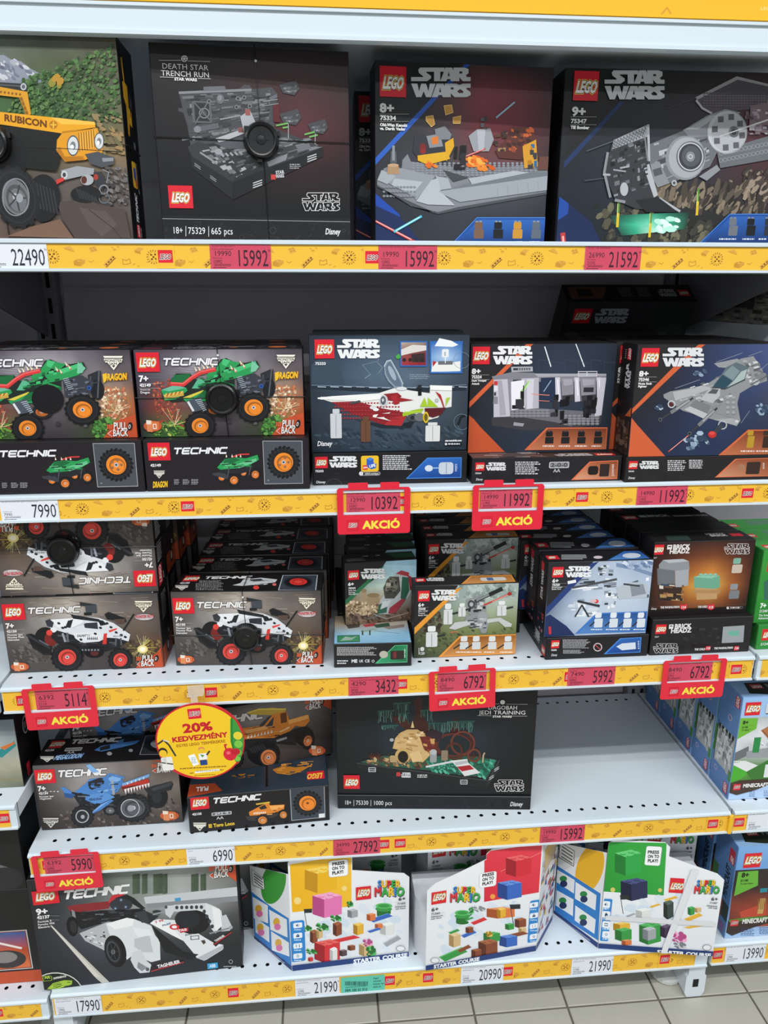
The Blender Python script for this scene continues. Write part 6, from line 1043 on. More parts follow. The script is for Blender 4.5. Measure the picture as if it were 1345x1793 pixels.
A.text('7+',263,846,318,32,'#f0eeee',2);rules(A,266,380,(852,880),'#9a9694');A.text('42134',268,872,334,15,'#e8e6e4',2);A.text('Monster Jam',272,893,372,11,'#e8e6e4',1);A.text('Megalodon',276,907,358,11,'#e8e6e4',1)
ART['shark']=(A.build('front_print'),.262,.141)
A=Art(.262,.085,[(332,493),(1285,446),(1232,626),(221,677)]);A.rect(180,420,1320,700,'#141213');A.logo(330,500,446,555);A.technic(478,496,818,526,'#e4e3e2',.2,.26);A.text('42134',305,578,366,12,'#d9d7d6',2);A.rect(440,548,572,578,'#c4c4c4',.2);A.rect(446,553,566,573,'#8a8a8c',.2);A.text('AA',458,594,508,14,'#b4b4b4',1);monster(A,272,612,372,654,'#ded9d0',False);A.text('MEGALODON',366,640,552,30,'#3f78b8',2,.2,3);A.text('MEGALODON',364,638,548,28,'#b8d4ec',1,.2,3)
A.tri([(650,570),(700,540),(800,520),(830,500),(860,490),(850,515),(970,500),(940,525),(840,550),(700,580)],'#4f86c8');A.tri([(690,550),(760,530),(760,560),(690,575)],'#26282e');A.ell(756,594,28,20,'#18181a');A.ell(756,594,18,13,'#a9abae');A.ell(905,572,24,17,'#18181a');A.ell(905,572,15,11,'#9a9ca0');A.poly([(1010,470),(1270,455),(1235,600),(968,602)],'#2a2c30');A.line([(1010,470),(1270,455),(1235,600),(968,602)],3,'#9a9ca0',True);A.ell(1100,530,100,56,'#101012');A.ell(1100,526,56,30,'#9a9ca0')
ART['shark_top']=(A.build('top_print'),.262,.085)
og,od,ol='#e0862f','#a85a1a','#f4b060'
A=Art(.262,.141,[(339,215),(1235,77),(1244,484),(374,639)])
A.bg([['#33302f','#464240','#5a5654','#6a6664','#6a5e58','#7a4a38'],['#3a3634','#5a5654','#8a8684','#7c7876','#6a6462','#545050'],['#34302e','#4c4846','#6a6664','#62605e','#56524f','#4a4644'],['#2c2927','#3a3634','#4a4644','#4c4846','#44403e','#3a3634'],['#272422','#302c2a','#3a3634','#3a3634','#36322f','#2f2c2a']],.1,40,26,4,8)
A.technic(410,258,792,312,'#e6e3e0',.25,.23,0,'#4a4644');A.logo(372,250,470,340)
A.tri([(680,215),(760,190),(850,180),(940,190),(930,210),(860,230),(700,225)],'#c8a83c');A.line([(685,215),(760,190),(935,190)],10,'#e4c858');A.tri([(560,330),(760,300),(820,240),(860,220),(940,205),(960,260),(1080,225),(1095,265),(1060,310),(1000,300),(960,340),(880,380),(720,385),(560,400)],og);A.tri([(760,300),(820,240),(860,225),(850,300),(790,310)],'#3a3c40');A.tri([(660,330),(800,300),(820,320),(680,350)],ol);A.line([(800,300),(860,225),(880,290)],14,og);A.tri([(900,220),(940,210),(945,275),(905,285)],'#6a3a14');A.tri([(950,265),(1085,228),(1090,250),(960,290)],ol);A.greeble([(570,330),(960,280),(940,370),(580,390)],30,[og,od,ol,'#c87424','#3a2a1c'],.12,3);A.line([(900,340),(960,310)],8,'#f0d8a0')
for i in range(8):A.tri([(680+i*22,385-i*5),(695+i*22,382-i*5),(690+i*22,360-i*5)],'#f4efe6')
A.tri([(560,400),(720,385),(860,380),(1000,320),(1080,300),(1000,430),(880,420),(700,470),(560,480)],'#222022');A.ell(1060,370,62,66,'#17171a');A.wheel(1082,400,44,58,'#d8804a',14,'#151517',12);A.ell(790,480,110,84,'#19191b');A.wheel(822,510,72,74,'#d8804a',14,'#151517',16,.7);A.wheel(600,520,60,60,'#d8804a',10,'#151517',14);A.line([(880,400),(940,380)],16,'#8a8c90')
for i in range(6):A.line([(700+i*16,450-i*6),(720+i*16,480-i*6)],10,'#2e2e31')
A.tri([(1050,110),(1236,76),(1238,195),(1160,150)],'#c04e2c');pullback(A,1058,118,1192,195);brickicon(A,1088,430,1198,498)
A.text('7+',390,420,430,28,'#e8e6e4',2);A.text('42135',392,448,450,14,'#e8e6e4',2)
ART['toro']=(A.build('front_print'),.262,.141)
A=Art(.262,.078,[(288,774),(1218,692),(1223,919),(309,1006)]);A.rect(250,650,1260,1040,'#1e1b1c');A.logo(313,758,428,853);A.technic(452,772,778,812,'#eae9e8',.28,.25);A.text('42135',322,888,384,14,'#e4e2e2',2);A.rect(450,858,580,892,'#c4c4c6',.2);A.rect(455,862,575,888,'#6a6a6e',.2);A.text('2+2=0',470,884,560,16,'#dcdcde',1);A.text('AA',482,915,528,18,'#c4c4c6',1)
monster(A,326,936,416,992,'#ded9cc',False);A.text('El Toro Loco',430,970,602,22,'#e8c03a',2,0,1.5)
P=lambda x,y:(x,y)
A.tri([(695,865),(770,825),(820,800),(835,820),(930,815),(925,850),(860,870),(780,885),(700,890)],og);A.tri([(740,808),(830,795),(835,805),(745,818)],'#d8b040');A.tri([(760,835),(800,815),(815,840),(775,850)],'#2e2a28');A.tri([(830,825),(925,818),(920,835),(840,845)],ol);A.tri([(670,895),(770,885),(860,870),(900,880),(780,930),(690,920)],'#3a3634');A.greeble([(700,850),(900,830),(880,880),(720,890)],16,[og,od,ol,'#2e2a28'],.2,3);A.wheel(785,920,46,40,'#e08a3c',0,'#101012',12,.62);A.wheel(922,884,36,36,'#e08a3c',0,'#101012',12,.62)
for i in range(7):A.rect(726+i*12,868-i,733+i*12,880-i,'#efe8dc')
A.poly([(965,708),(1190,688),(1196,900),(976,922)],'#5f646c');A.poly([(970,712),(1186,693),(1192,896),(981,917)],'#3c434c');A.line([(965,708),(1190,688),(1196,900),(976,922)],3,'#b0b4b8',True);A.wheel(1081,806,92,82,'#f08a2c',-5,'#121214',20,.6,'#c8702c');A.rect(1155,874,1192,904,'#e6e6e6')
for i in range(20):q=i*.314;A.line([(1081+70*math.cos(q),806+62*math.sin(q)),(1081+88*math.cos(q),806+79*math.sin(q))],8,'#2c2c30')
ART['toro_spine']=(A.build('spine_print'),.262,.078)
A=Art(.262,.141,[(340,480),(1187,412),(1218,692),(288,774)]);A.rect(250,380,1260,800,'#2c3a46');A.line([(812,560),(812,700)],12,'#0c0c0e');A.tri([(850,590),(920,560),(1000,575),(1110,560),(1040,600),(960,625),(880,615)],'#c8802c');A.greeble([(860,540),(1120,530),(1090,610),(870,620)],30,['#c8802c','#1e2228','#e0a04a','#3a4650'],.16,3);A.greeble([(560,620),(760,600),(740,640),(580,650)],18,['#c8802c','#1e2228','#3a4650'],.2,5)
A.rect(1080,596,1188,658,'#dd2233');A.text('LEGO',1180,612,1278,30,'#f3c84a',2,.2,180);A.tri([(286,770),(300,690),(470,680),(520,730),(290,772)],'#b04a2a');A.text('PULL',430,700,510,26,'#f0ece8',2,0,180)
ART['toro_flat']=(A.build('top_print'),.262,.141)
A=Art(.378,.262,[(56,21),(1222,27),(1177,710),(71,704)])
A.bg([['#1a1b1d','#1b1d20','#1c2024','#1c1f23','#1b1c1f','#191a1c'],['#1a1b1d','#1c2125','#232c33','#232b31','#1c2023','#191b1d'],['#191a1c','#1d2429','#2e3e46','#2c3a42','#1f252a','#191b1d'],['#18191b','#1b2024','#26313a','#26313a','#1d2226','#18191b'],['#17181a','#18191b','#1a1d20','#1a1d20','#191a1c','#17181a'],['#161719','#161719','#17181a','#17181a','#161719','#151618']],.02,30,22,3)
def drape(A,x,y,n,L,seed,cols=('#4f7f74','#2f5a50','#6a9a8e')):
 r=random.Random(seed)
 for i in range(n):
  xx=x+i*9;l=L*(.5+r.random()*.7);A.line([(xx,y+r.random()*8),(xx+4-8*r.random(),y+l*.5),(xx-3+6*r.random(),y+l)],3,r.choice(cols))
A.tri([(505,90),(535,62),(560,80),(555,130),(570,200),(640,260),(690,300),(720,280),(735,190),(765,190),(770,270),(850,310),(860,380),(800,400),(600,400),(560,300),(470,260),(400,210),(360,170),(440,180),(500,220),(520,160)],'#46241f')
for x,y,n,L,s in((395,100,10,70,1),(305,145,10,60,2),(420,160,7,60,3),(550,140,8,60,4),(325,230,10,24,5),(595,215,14,60,6),(705,205,17,60,7),(780,210,8,50,8)):A.line([(x-4,y+2),(x+n*9,y-2)],8,'#2f5a50');drape(A,x,y,n,L,s)
A.tri([(180,440),(330,400),(420,360),(600,400),(850,400),(1000,425),(940,540),(600,500),(240,470)],'#2a2b2c');A.tri([(200,440),(330,405),(850,405),(985,430),(930,530),(620,490),(250,455)],'#2c5a48');blobs(A,[(560,430),(980,430),(920,530),(600,490)],170,['#1f6a54','#2e8a6c','#3f9e80','#195444','#5ab49a'],12,6,4,6);blobs(A,[(230,420),(560,410),(600,470),(250,455)],90,['#8a6a44','#a88458','#5a4430','#3f6a50','#c0a070'],10,6,5,6)
A.ell(730,340,110,70,'#5a2c24');A.ell(740,340,92,58,'#1e262a');A.ring(790,330,72,12,'#6a352a');A.ring(740,375,50,11,'#54281f');A.ring(855,400,40,12,'#6a3a2c');A.ell(620,290,50,36,'#33222a')
tn=['#d8b47c','#c49c60','#e8ccA0'.lower(),'#b08a54','#a07a48']
A.tri([(385,360),(400,300),(430,268),(470,250),(530,250),(570,280),(600,320),(600,400),(560,440),(500,430),(480,380),(430,370)],'#d0ac74');A.greeble([(410,270),(570,260),(590,400),(400,350)],50,tn,.16,4);A.tri([(490,240),(500,198),(510,240)],'#e0c490');A.tri([(540,290),(600,290),(640,330),(620,400),(570,370)],'#6a2a22');A.greeble([(545,290),(630,300),(620,390),(560,370)],16,['#7a3028','#4a1c18','#c89a60','#8a4034'],.3,3);A.ell(445,400,46,42,'#c8a468');A.ell(445,408,30,34,'#221c18');A.tri([(480,390),(540,370),(560,430),(500,440)],'#ddba84');A.ell(380,310,12,10,'#a9abad')
for x,y in((265,400),(320,420),(530,460),(775,400),(850,400),(300,400)):
 for a in(-1.2,-.6,0,.6,1.2):A.line([(x,y+20),(x+24*math.sin(a),y+10-24*math.cos(a))],4,'#5a3226')
A.line([(905,440),(908,400),(915,385)],8,'#b8a888');A.rect(600,380,640,440,'#9a9a9c',.2);A.ell(620,380,20,16,'#b4b6b8');A.rect(665,370,705,430,'#8a7a64',.2);A.rect(370,400,410,440,'#b89a6c',.2)
A.line([(580,465),(730,435)],12,'#d0d2d4');A.tri([(720,430),(815,420),(820,440),(890,500),(800,520),(760,470)],'#dcdcda');A.tri([(755,465),(830,455),(855,478),(785,492)],'#a8242c');A.tri([(740,440),(812,428),(822,442),(752,458)],'#b4b6b8')
A.tri([(180,445),(935,545),(925,588),(920,590),(186,480)],'#1f2022');A.tri([(935,545),(1000,428),(998,490),(925,588)],'#2a2b2d');A.line([(180,444),(935,545),(1000,428)],8,'#3a3b3d')
for x,y in((266,482),(795,553)):A.frame(x-20,y-13,x+22,y+13,4,'#c9cacb');A.line([(x-20,y),(x+22,y+1)],4,'#c9cacb')
for x,y in((985,473),(955,522)):A.line([(x-12,y+8),(x+12,y-8)],5,'#b4b5b6');A.line([(x-12,y+18),(x+12,y+2)],5,'#b4b5b6')
A.rect(407,497,430,520,'#c03a3a');A.starwars(434,498,490,528,'#d0d0d0','#1f2022');A.micro(528,510,590,532,2,'#c9c9c9',.6)
A.text('DAGOBAH',935,134,1104,22,'#e2e0dd',0);A.text('JEDI TRAINING',884,162,1152,22,'#e2e0dd',0);A.line([(880,100),(1000,102)],2,'#c0bebb');A.line([(1040,103),(1162,104)],2,'#c0bebb');A.line([(874,168),(955,170)],2,'#c0bebb');A.line([(1075,172),(1160,172)],2,'#c0bebb');A.ell(1019,92,14,13,'#dcdad7');A.text('STAR WARS',962,180,1072,11,'#e2e0dd',2)
A.logo(103,514,194,592);A.starwars(972,540,1140,606,outline='#dedcda')
A.rect(40,632,1240,730,'#1b1c1e');A.line([(66,628),(1182,638)],2,'#8a8a8a');relief(A,[(440,645),(1060,645),(1060,700),(440,700)],60,3)
A.text('18+',107,682,148,24,'#e8e7e6',0);A.line([(162,656),(162,690)],2.5,'#d0d0d0');A.text('75330',173,683,246,24,'#e8e7e6',0);A.line([(260,656),(260,690)],2.5,'#d0d0d0');A.text('1000 pcs',273,684,382,24,'#e8e7e6',0);A.text('Disney',1060,690,1132,24,'#dcdbda',1,.15)
ART['swamp']=(A.build('front_print'),.378,.262)
def mc_logo(A,x0,y0,x1,y1,c='#d6d8d8',sh='#2c3033'):
 h=y1-y0;A.text('MINECRAFT',x0+h*.08,y1+h*.1,x1+h*.08,h,sh,2);A.text('MINECRAFT',x0,y1,x1,h,c,2)
A=Art(.262,.230,[(1105,210),(2270,150),(2090,1056),(985,1116)])
A.rect(900,100,2400,1200,'#a9c8ea');A.bg([['#9cc4ee','#a8caee'],['#b4cfee','#b0ccec'],['#b4d0f0','#b8d0ee']],0,4,8)
A.bg([['#b4b8bc','#c8ccd0','#b0b4b8'],['#d8dadc','#e4e6e6','#c4c8ca'],['#c0c4c4','#d8dcdc','#b8bcbc'],['#5a8a44','#4c7c3a','#4a7438'],['#4f8a34','#477c30','#3f6c2c']],.14,26,22,4,9,area=[(1075,388),(2240,330),(2150,930),(1000,985)])
A.tri([(1075,392),(1240,388),(1225,485),(1050,580)],'#72b83c');A.text('8+',1100,445,1152,30,'#1c2418',2);A.text('21184',1094,480,1148,14,'#1c2418',2);A.text('The Bakery',1092,505,1162,11,'#1c2418',1);rules(A,1094,1200,(455,488),'#4a7a2c',2)
A.tri([(1020,700),(1160,640),(1160,720),(1020,780)],'#6d7174');A.tri([(1010,800),(1130,770),(1265,820),(1140,870),(1010,815)],'#e4e6e4');A.tri([(1000,810),(1170,880),(1085,935),(1000,960)],'#4fae34');A.tri([(1140,870),(1345,760),(1345,930),(1190,940)],'#3f7a34');A.tri([(1265,500),(1345,455),(2000,430),(2000,570),(1345,590)],'#b4764a');A.line([(1280,500),(1345,570)],6,'#7a4a2c');blobs(A,[(1270,590),(1345,590),(1345,690),(1270,690)],20,['#d8dade','#b4b8be','#eceef0'],16,14,4,6);A.tri([(1140,690),(1345,650),(1345,740),(1140,745)],'#9a9ea2');A.rect(1190,560,1270,700,'#2c8a4a',.06);A.rect(1296,800,1400,920,'#e2e4e4',.05);A.studs(1020,770,1120,800,5,2,10,5,'#c8ccc8','#f0f2f0');A.greeble([(1450,420),(2200,400),(2150,850),(1400,880)],50,['#b4764a','#d8dadc','#8a8e92','#5a9a3c','#e8e4d8','#6a4a34'],.12,4)
A.tri([(995,970),(1085,945),(1345,930),(2150,890),(2150,960),(1345,985),(1230,1030),(1060,1075),(990,1055)],'#46342a');A.greeble([(1000,960),(2150,900),(2150,950),(1000,1040)],40,['#5a4434','#34281f','#6d5440','#4a7a34'],.05,5);A.logo(1025,975,1096,1032,True);A.text('MINECRAFT',1112,1008,1336,30,'#eceae6',2)
A.tri([(985,1060),(1060,1078),(1230,1035),(1345,1020),(1345,1120),(980,1125)],'#b8d2f2');A.micro(1170,1040,1225,1095,5,'#2c4a7a',.5);A.micro(1300,1035,1345,1090,5,'#2c4a7a',.5);A.micro(1420,1030,1480,1085,5,'#2c4a7a',.5)
A.logo(1112,242,1265,366);mc_logo(A,1295,265,2100,340)
ART['bakery']=(A.build('front_print'),.262,.230)
A=Art(.075,.230);A.rect(0,0,75,230,'#5a80b4');A.bg([['#5f86ba','#6a90c2'],['#5a80b4','#5f86ba']],.03,4,6);A.rect(54,6,70,30,'#c02a3c');A.text('LEGO',66,29,88,9,'#f0e6e2',2,.2,90);A.ring(44,62,7,1.6,'#d8c4d0',16);A.line([(39,57),(49,67)],1.4,'#c04a5a')
A.rect(8,92,72,178,'#b4b6b4');r=random.Random(3)
for i in range(60):x,y=8+r.random()*54,92+r.random()*70;A.rect(x,y,x+r.choice((4,8,12)),y+r.choice((6,12,20)),r.choice(['#c4c6c4','#a8aaa8','#8a8c8a','#d8dad8','#dfe1df','#b4b6b4','#6a6c6a']))
for x in(10,22,36,48,60):A.rect(x,92,x+8,97+x%7,'#1c2420');A.rect(x+2,97,x+5,106,'#2c3430')
A.rect(0,100,8,160,'#3f7a34');A.rect(66,168,75,190,'#4a8a3c');A.line([(8,88),(8,178)],2,'#1c2420');A.ring(20,192,6,1.4,'#c8b4cc',14);A.rect(54,200,70,224,'#b02a48');A.text('LEGO',66,222,86,9,'#ead8dc',2,.2,90)
ART['bakery_side']=(A.build('left_print'),.075,.230)
A=Art(.262,.075);A.rect(0,0,262,75,'#8fb2d6');A.tri([(20,62),(30,22),(262,22),(262,50),(110,66),(60,70)],'#1f2418');A.rect(36,28,60,46,'#a83a34');A.text('LEGO',38,42,58,8,'#e8d8c8',2,.2);A.text('MINECRAFT',68,44,160,14,'#8a8e86',2);A.rect(110,4,150,16,'#6f90b4')
ART['bakery_top']=(A.build('top_print'),.262,.075)
A=Art(.262,.230,[(1190,130),(1940,80),(1800,640),(1085,707)]);A.bg([['#7fb0e4','#8ab8e8'],['#5a94d4','#6aa0dc'],['#a8c6e8','#a8c6e8']],0,4,8)
A.bg([['#2c2a2a','#3a3432','#342e2c'],['#2a2624','#4a2c24','#3c2a26'],['#8a3a2a','#b04a34','#a04430'],['#6a3c2c','#c05038','#b04a34']],.14,20,18,4,8,area=[(1160,275),(1900,230),(1830,600),(1105,640)]);A.tri([(1180,285),(1305,275),(1300,370),(1150,440)],'#6ab43c');A.text('8+',1198,320,1244,28,'#14200f',2);A.text('21185',1192,348,1240,13,'#14200f',2);A.text('The Nether Bastion',1190,366,1268,9,'#14200f',1)
A.tri([(1180,540),(1345,480),(1345,580),(1190,578)],'#c04a34');A.rect(1290,450,1345,550,'#c8a05c',.05)
for i in range(5):A.line([(1298+i*12,455),(1298+i*12,520)],5,'#8a6430')
A.rect(1310,385,1360,415,'#2a8a9a');A.greeble([(1400,300),(1860,280),(1820,560),(1380,570)],40,['#b8744a','#3a2c2a','#d0b080','#5a3a34','#c05a3a','#2a8a9a'],.14,4)
A.tri([(1110,590),(1240,570),(1345,560),(1820,530),(1820,590),(1345,610),(1250,640),(1130,690),(1095,670)],'#3a2a22');A.tri([(1110,590),(1240,570),(1820,528),(1820,545),(1240,590),(1120,605)],'#4f8a34');A.logo(1120,588,1176,630,True);A.text('MINECRAFT',1194,612,1345,26,'#e8e6e2',2);A.micro(1185,640,1270,690,5,'#1f3f78',.5);A.micro(1300,632,1370,680,5,'#1f3f78',.5)
A.logo(1208,160,1332,260);mc_logo(A,1360,175,1800,240)
ART['nether']=(A.build('front_print'),.262,.230)
A=Art(.075,.230);A.bg([['#4f78ac','#5a86bc'],['#4a70a4','#527cb0']],.03,4,6);A.rect(50,18,70,52,'#c02a3c');A.text('LEGO',66,50,80,10,'#f0e6e2',2,.2,90);A.text('MINECRAFT',62,140,140,16,'#14202c',2,0,90);A.rect(0,90,20,170,'#3f6a34');A.rect(8,150,52,196,'#8a4030');A.rect(52,150,75,190,'#2c3a30');A.rect(48,202,68,224,'#7a5a8a')
ART['nether_side']=(A.build('left_print'),.075,.230)
A=Art(.382,.260,[(129,185),(1233,74),(1271,634),(225,759)])
A.bg([['#26272a','#303236','#4a4e50','#7a827c','#8a9490','#9a9e9a','#8c8c88','#7a726c'],['#26272a','#34363a','#565a5c','#7c847e','#808a84','#a8aca8','#8e908c','#70706e'],['#28292d','#3c3e42','#5e6164','#8a8e8e','#9a9e9c','#b4b8b6','#a0a2a0','#747472'],['#28292f','#3c3e46','#585b62','#6a6d72','#6a6c70','#646668','#5c5d5f','#4a4a4c'],['#26272d','#34363e','#464850','#4c4e54','#46474b','#3e3f42','#36373a','#2e2f31'],['#232429','#2a2c33','#33353c','#35363c','#313236','#2b2c2f','#26272a','#212224'],['#202125','#24262b','#282a30','#2a2b30','#27282c','#232427','#1f2022','#1c1d1f']],.05,46,34,4,7)
for x,w in((690,40),(740,30),(800,50),(850,26),(1000,40),(1050,30)):A.bg([['#4a5a44','#3f5040'],['#55644c','#46564a']],.12,5,6,x,5,area=[(x,150),(x+w,145),(x+w,250),(x,255)])
A.tri([(750,270),(1252,215),(1255,262),(760,305)],'#c8ccce');A.tri([(760,305),(1255,262),(1256,290),(770,330)],'#8a8e92');A.rect(915,272,945,292,'#4a9ac8')
A.tri([(255,420),(262,418),(570,735),(530,738),(500,700)],'#c4c0b4');A.tri([(255,420),(268,425),(520,690),(490,690)],'#d8d4ca')
A.tri([(345,320),(390,310),(580,290),(565,330),(420,350),(360,345)],'#8a2a2e');A.tri([(560,300),(580,262),(640,250),(660,270),(600,300)],'#c8323a');A.tri([(600,275),(660,255),(700,275),(760,330),(740,335),(680,300),(600,300)],'#202226');A.ell(630,310,60,34,'#33363c')
for x,y in((600,330),(655,322),(630,285)):A.ell(x,y,10,10,'#3a4a6a');A.ell(x,y,5,5,'#9aa4b4')
A.tri([(360,345),(430,350),(520,340),(740,330),(800,370),(760,400),(560,400),(420,440),(380,400)],'#1b1c20');A.greeble([(400,340),(760,330),(740,390),(420,420)],50,['#2a2c31','#3c3f45','#111215','#54575e','#6a6e76'],.1,4);A.tri([(368,335),(384,345),(392,380),(372,370)],'#8a8d92');A.ell(372,425,30,52,'#131316',-8);A.ell(378,425,18,34,'#2c2d31',-8)
A.tri([(410,460),(560,400),(600,400),(560,560),(440,500)],'#b9bcbe');A.greeble([(420,460),(540,440),(560,540),(450,500)],36,['#e0e2e3','#26282c','#c4c7c9','#5a5d62','#f0f1f2'],.16,5)
A.tri([(550,410),(660,378),(700,385),(790,420),(810,470),(835,500),(838,600),(790,612),(760,600),(740,560),(700,570),(660,600),(640,520),(570,470)],'#dfe3e4');A.tri([(550,410),(660,378),(700,385),(690,420),(600,440)],'#f2f4f4');A.tri([(700,490),(780,470),(800,560),(740,560),(700,530)],'#c2c7c9');A.tri([(690,430),(780,440),(800,470),(720,480)],'#eaedee')
A.ell(600,555,56,86,'#141417',-16);A.ell(590,555,40,66,'#26272b',-16);A.ell(588,556,33,56,'#4a4c52',-16);A.ell(590,557,27,48,'#17181b',-16);A.ell(588,558,10,14,'#8a8d92')
for i in range(6):q=i*1.047;A.line([(588,557),(588+26*math.cos(q),557+46*math.sin(q))],4,'#3a3c42')
A.tri([(690,560),(735,545),(760,600),(790,625),(780,665),(730,670),(700,640),(680,600)],'#d4d8da');A.tri([(720,610),(770,640),(740,660),(715,640)],'#8a9094');A.ell(770,650,10,10,'#5a5f64')
A.tri([(770,400),(830,385),(920,390),(1120,510),(1170,520),(1168,545),(1080,600),(1030,590),(1010,560),(960,500)],'#e4e7e8');A.tri([(770,400),(830,385),(900,430),(960,500),(900,470)],'#f4f5f5');A.tri([(790,415),(820,440),(960,560),(1040,570),(1000,600),(860,560)],'#1c1d20');A.tri([(1030,590),(1170,520),(1172,540),(1070,605)],'#b9bdc0');A.tri([(740,335),(790,355),(830,370),(780,410),(720,390),(740,360)],'#2a2c30');A.tri([(700,350),(760,340),(780,400),(740,405)],'#3a3d42')
A.tri([(905,310),(1080,300),(1130,320),(1160,340),(1170,400),(1130,460),(1110,440),(1090,380),(1050,345),(920,345)],'#dde1e2');A.ell(1010,400,90,64,'#1a1b1e');A.ell(980,385,66,50,'#26282c');A.tri([(905,312),(1075,303),(1075,335),(910,345)],'#d0d5d6')
for i in range(6):A.ell(925+i*26,324-i*.5,9,10,'#3c4045',n=12)
for i in range(4):A.ell(1070+i*14,345+i*26,9,11,'#3c4045',n=12)
A.tri([(860,315),(905,312),(910,345),(890,380),(865,360)],'#cfd4d6');A.ell(868,322,8,9,'#4a4e54');A.tri([(1160,370),(1185,360),(1215,420),(1205,445),(1160,450)],'#c9cdd0');A.tri([(1110,320),(1150,330),(1165,420),(1130,450)],'#eef0f0');A.line([(1100,460),(1210,430)],10,'#8a8e92');A.ell(1210,428,10,10,'#a8acb0')
A.tri([(785,655),(800,630),(965,600),(960,615),(800,665)],'#2a2024');A.line([(790,660),(960,612)],5,'#c8343c');A.text('TAGHEUER',824,644,944,16,'#eceaea',2,.1,9);A.tri([(1115,515),(1205,450),(1216,458),(1130,530)],'#2a2024');A.line([(1120,520),(1212,455)],5,'#c8343c');A.text('TAGHEUER',1130,505,1190,10,'#eceaea',2,0,32)
A.ell(912,426,26,15,'#d8323c');A.ell(912,426,14,8,'#f2f2f2');A.tri([(925,437),(985,430),(985,448),(945,458)],'#c8323c');A.text('TAG',935,451,978,11,'#f4f4f4',2,0,4);A.text('Mobil',850,424,896,10,'#3a4a8a',1,0,14);A.text('Ansys',970,474,1014,10,'#2a2c30',1,0,14);A.frame(998,472,1042,492,2,'#3a3d42');A.tri([(1052,498),(1072,494),(1078,508),(1066,518)],'#4a3a34');A.text('7 99',812,408,858,12,'#c8323c',1,0,12)
A.ell(820,346,24,9,'#2c3a38');A.ell(818,358,20,8,'#4a5a58');A.line([(800,360),(860,345)],8,'#9aa0a4')
A.rect(1088,612,1140,648,'#3aa0d0');A.text('ABB',1098,640,1130,16,'#e8f4fa',1);A.ring(1210,608,12,3,'#a8acae',6);A.micro(1172,630,1245,638,1,'#a8acae',.8)
A.ell(290,770,140,105,'#d2d4cc',4);A.ell(290,772,136,101,'#1b1e1b',4);A.rect(218,682,264,714,'#8ab02c',.25);A.rect(222,685,260,711,'#1b1e1b',.25);A.text('AR',227,700,256,14,'#b4d048',2);A.text('EXPERIENCE',274,702,342,9,'#e0e4da',2,.1,6);A.tri([(240,752),(270,722),(330,706),(372,708),(370,728),(310,748),(260,756)],'#a4c43a');A.greeble([(260,725),(370,708),(360,735),(260,752)],24,['#c0dc5a','#6a8a20','#2a3a10','#8ab02c'],.2,4)
A.tri([(1078,90),(1250,72),(1252,185),(1190,150)],'#c8502f');pullback(A,1090,98,1226,168)
A.technic(320,236,682,284,'#f0efee',.3,.24);A.logo(168,226,296,312)
A.text('9+',184,362,246,30,'#f0efee',2);rules(A,188,304,(366,388),'#8a8a8c');A.text('42137',188,384,254,15,'#f0efee',2)
for i,t in enumerate(('Formula E','Porsche 99X','Electric')):A.text(t,191+i,404+i*14.5,191+8.2*len(t),10,'#e6e5e4',1)
ART['race']=(A.build('front_print'),.382,.260)
SMC={'blue':('#2f7ac8','#17406e'),'yellow':('#f2c02c','#8a6410'),'red':('#d8323a','#7a1418'),'green':('#3aa84a','#175a22')}
def supermario(A,x0,y0,x1,y1):
 w,h=x1-x0,y1-y0
 for word,cols,xa,xb,yb,hh in(('SUPER',('blue','yellow','red','green','yellow'),x0+w*.12,x1-w*.14,y0+h*.46,h*.42),('MARIO',('red','green','yellow','blue','green'),x0,x1,y1,h*.52)):
  n=len(word);W=[ADV[c]for c in word];T=sum(W);x=xa
  for pas in(0,1):
   x=xa
   for c,k,a in zip(word,cols,W):
    e=x+(xb-xa)*a/T
    if pas==0:A.text(c,x+w*.012,yb+h*.05,e+w*.012,hh,'#1a1614',2)
    else:A.text(c,x,yb,e,hh,SMC[k][0],2)
    x=e
def plainbrick(A,cx,cy,w,h,c,hi,lo):
 A.poly([(cx-w/2,cy-h*.3),(cx+w*.1,cy-h*.42),(cx+w/2,cy-h*.3),(cx-w*.1,cy-h*.16)],hi);A.poly([(cx-w/2,cy-h*.3),(cx-w*.1,cy-h*.16),(cx-w*.1,cy+h/2),(cx-w/2,cy+h*.36)],lo);A.poly([(cx-w*.1,cy-h*.16),(cx+w/2,cy-h*.3),(cx+w/2,cy+h*.36),(cx-w*.1,cy+h/2)],c)
 for dx,dy in((-.2,-.29),(.1,-.35),(.05,-.22),(.3,-.3)):A.ell(cx+w*dx,cy+h*dy+h*.02,w*.11,h*.05,c);A.ell(cx+w*dx,cy+h*dy-h*.02,w*.11,h*.05,hi)
def bubble(A,x0,y0,x1,y1,s=None):
 A.rect(x0-3,y0-3,x1+3,y1+3,'#d8dadc',.14);A.rect(x0,y0,x1,y1,'#fafafa',.14);h=(y1-y0)
 for i,t in enumerate(('PRESS','ON TO','PLAY!')):A.text(t,x0+(x1-x0)*.17,y0+h*(.36+.25*i),x0+(x1-x0)*(.84 if i<2 else.78),h*.17,'#23252a',2,0,3)
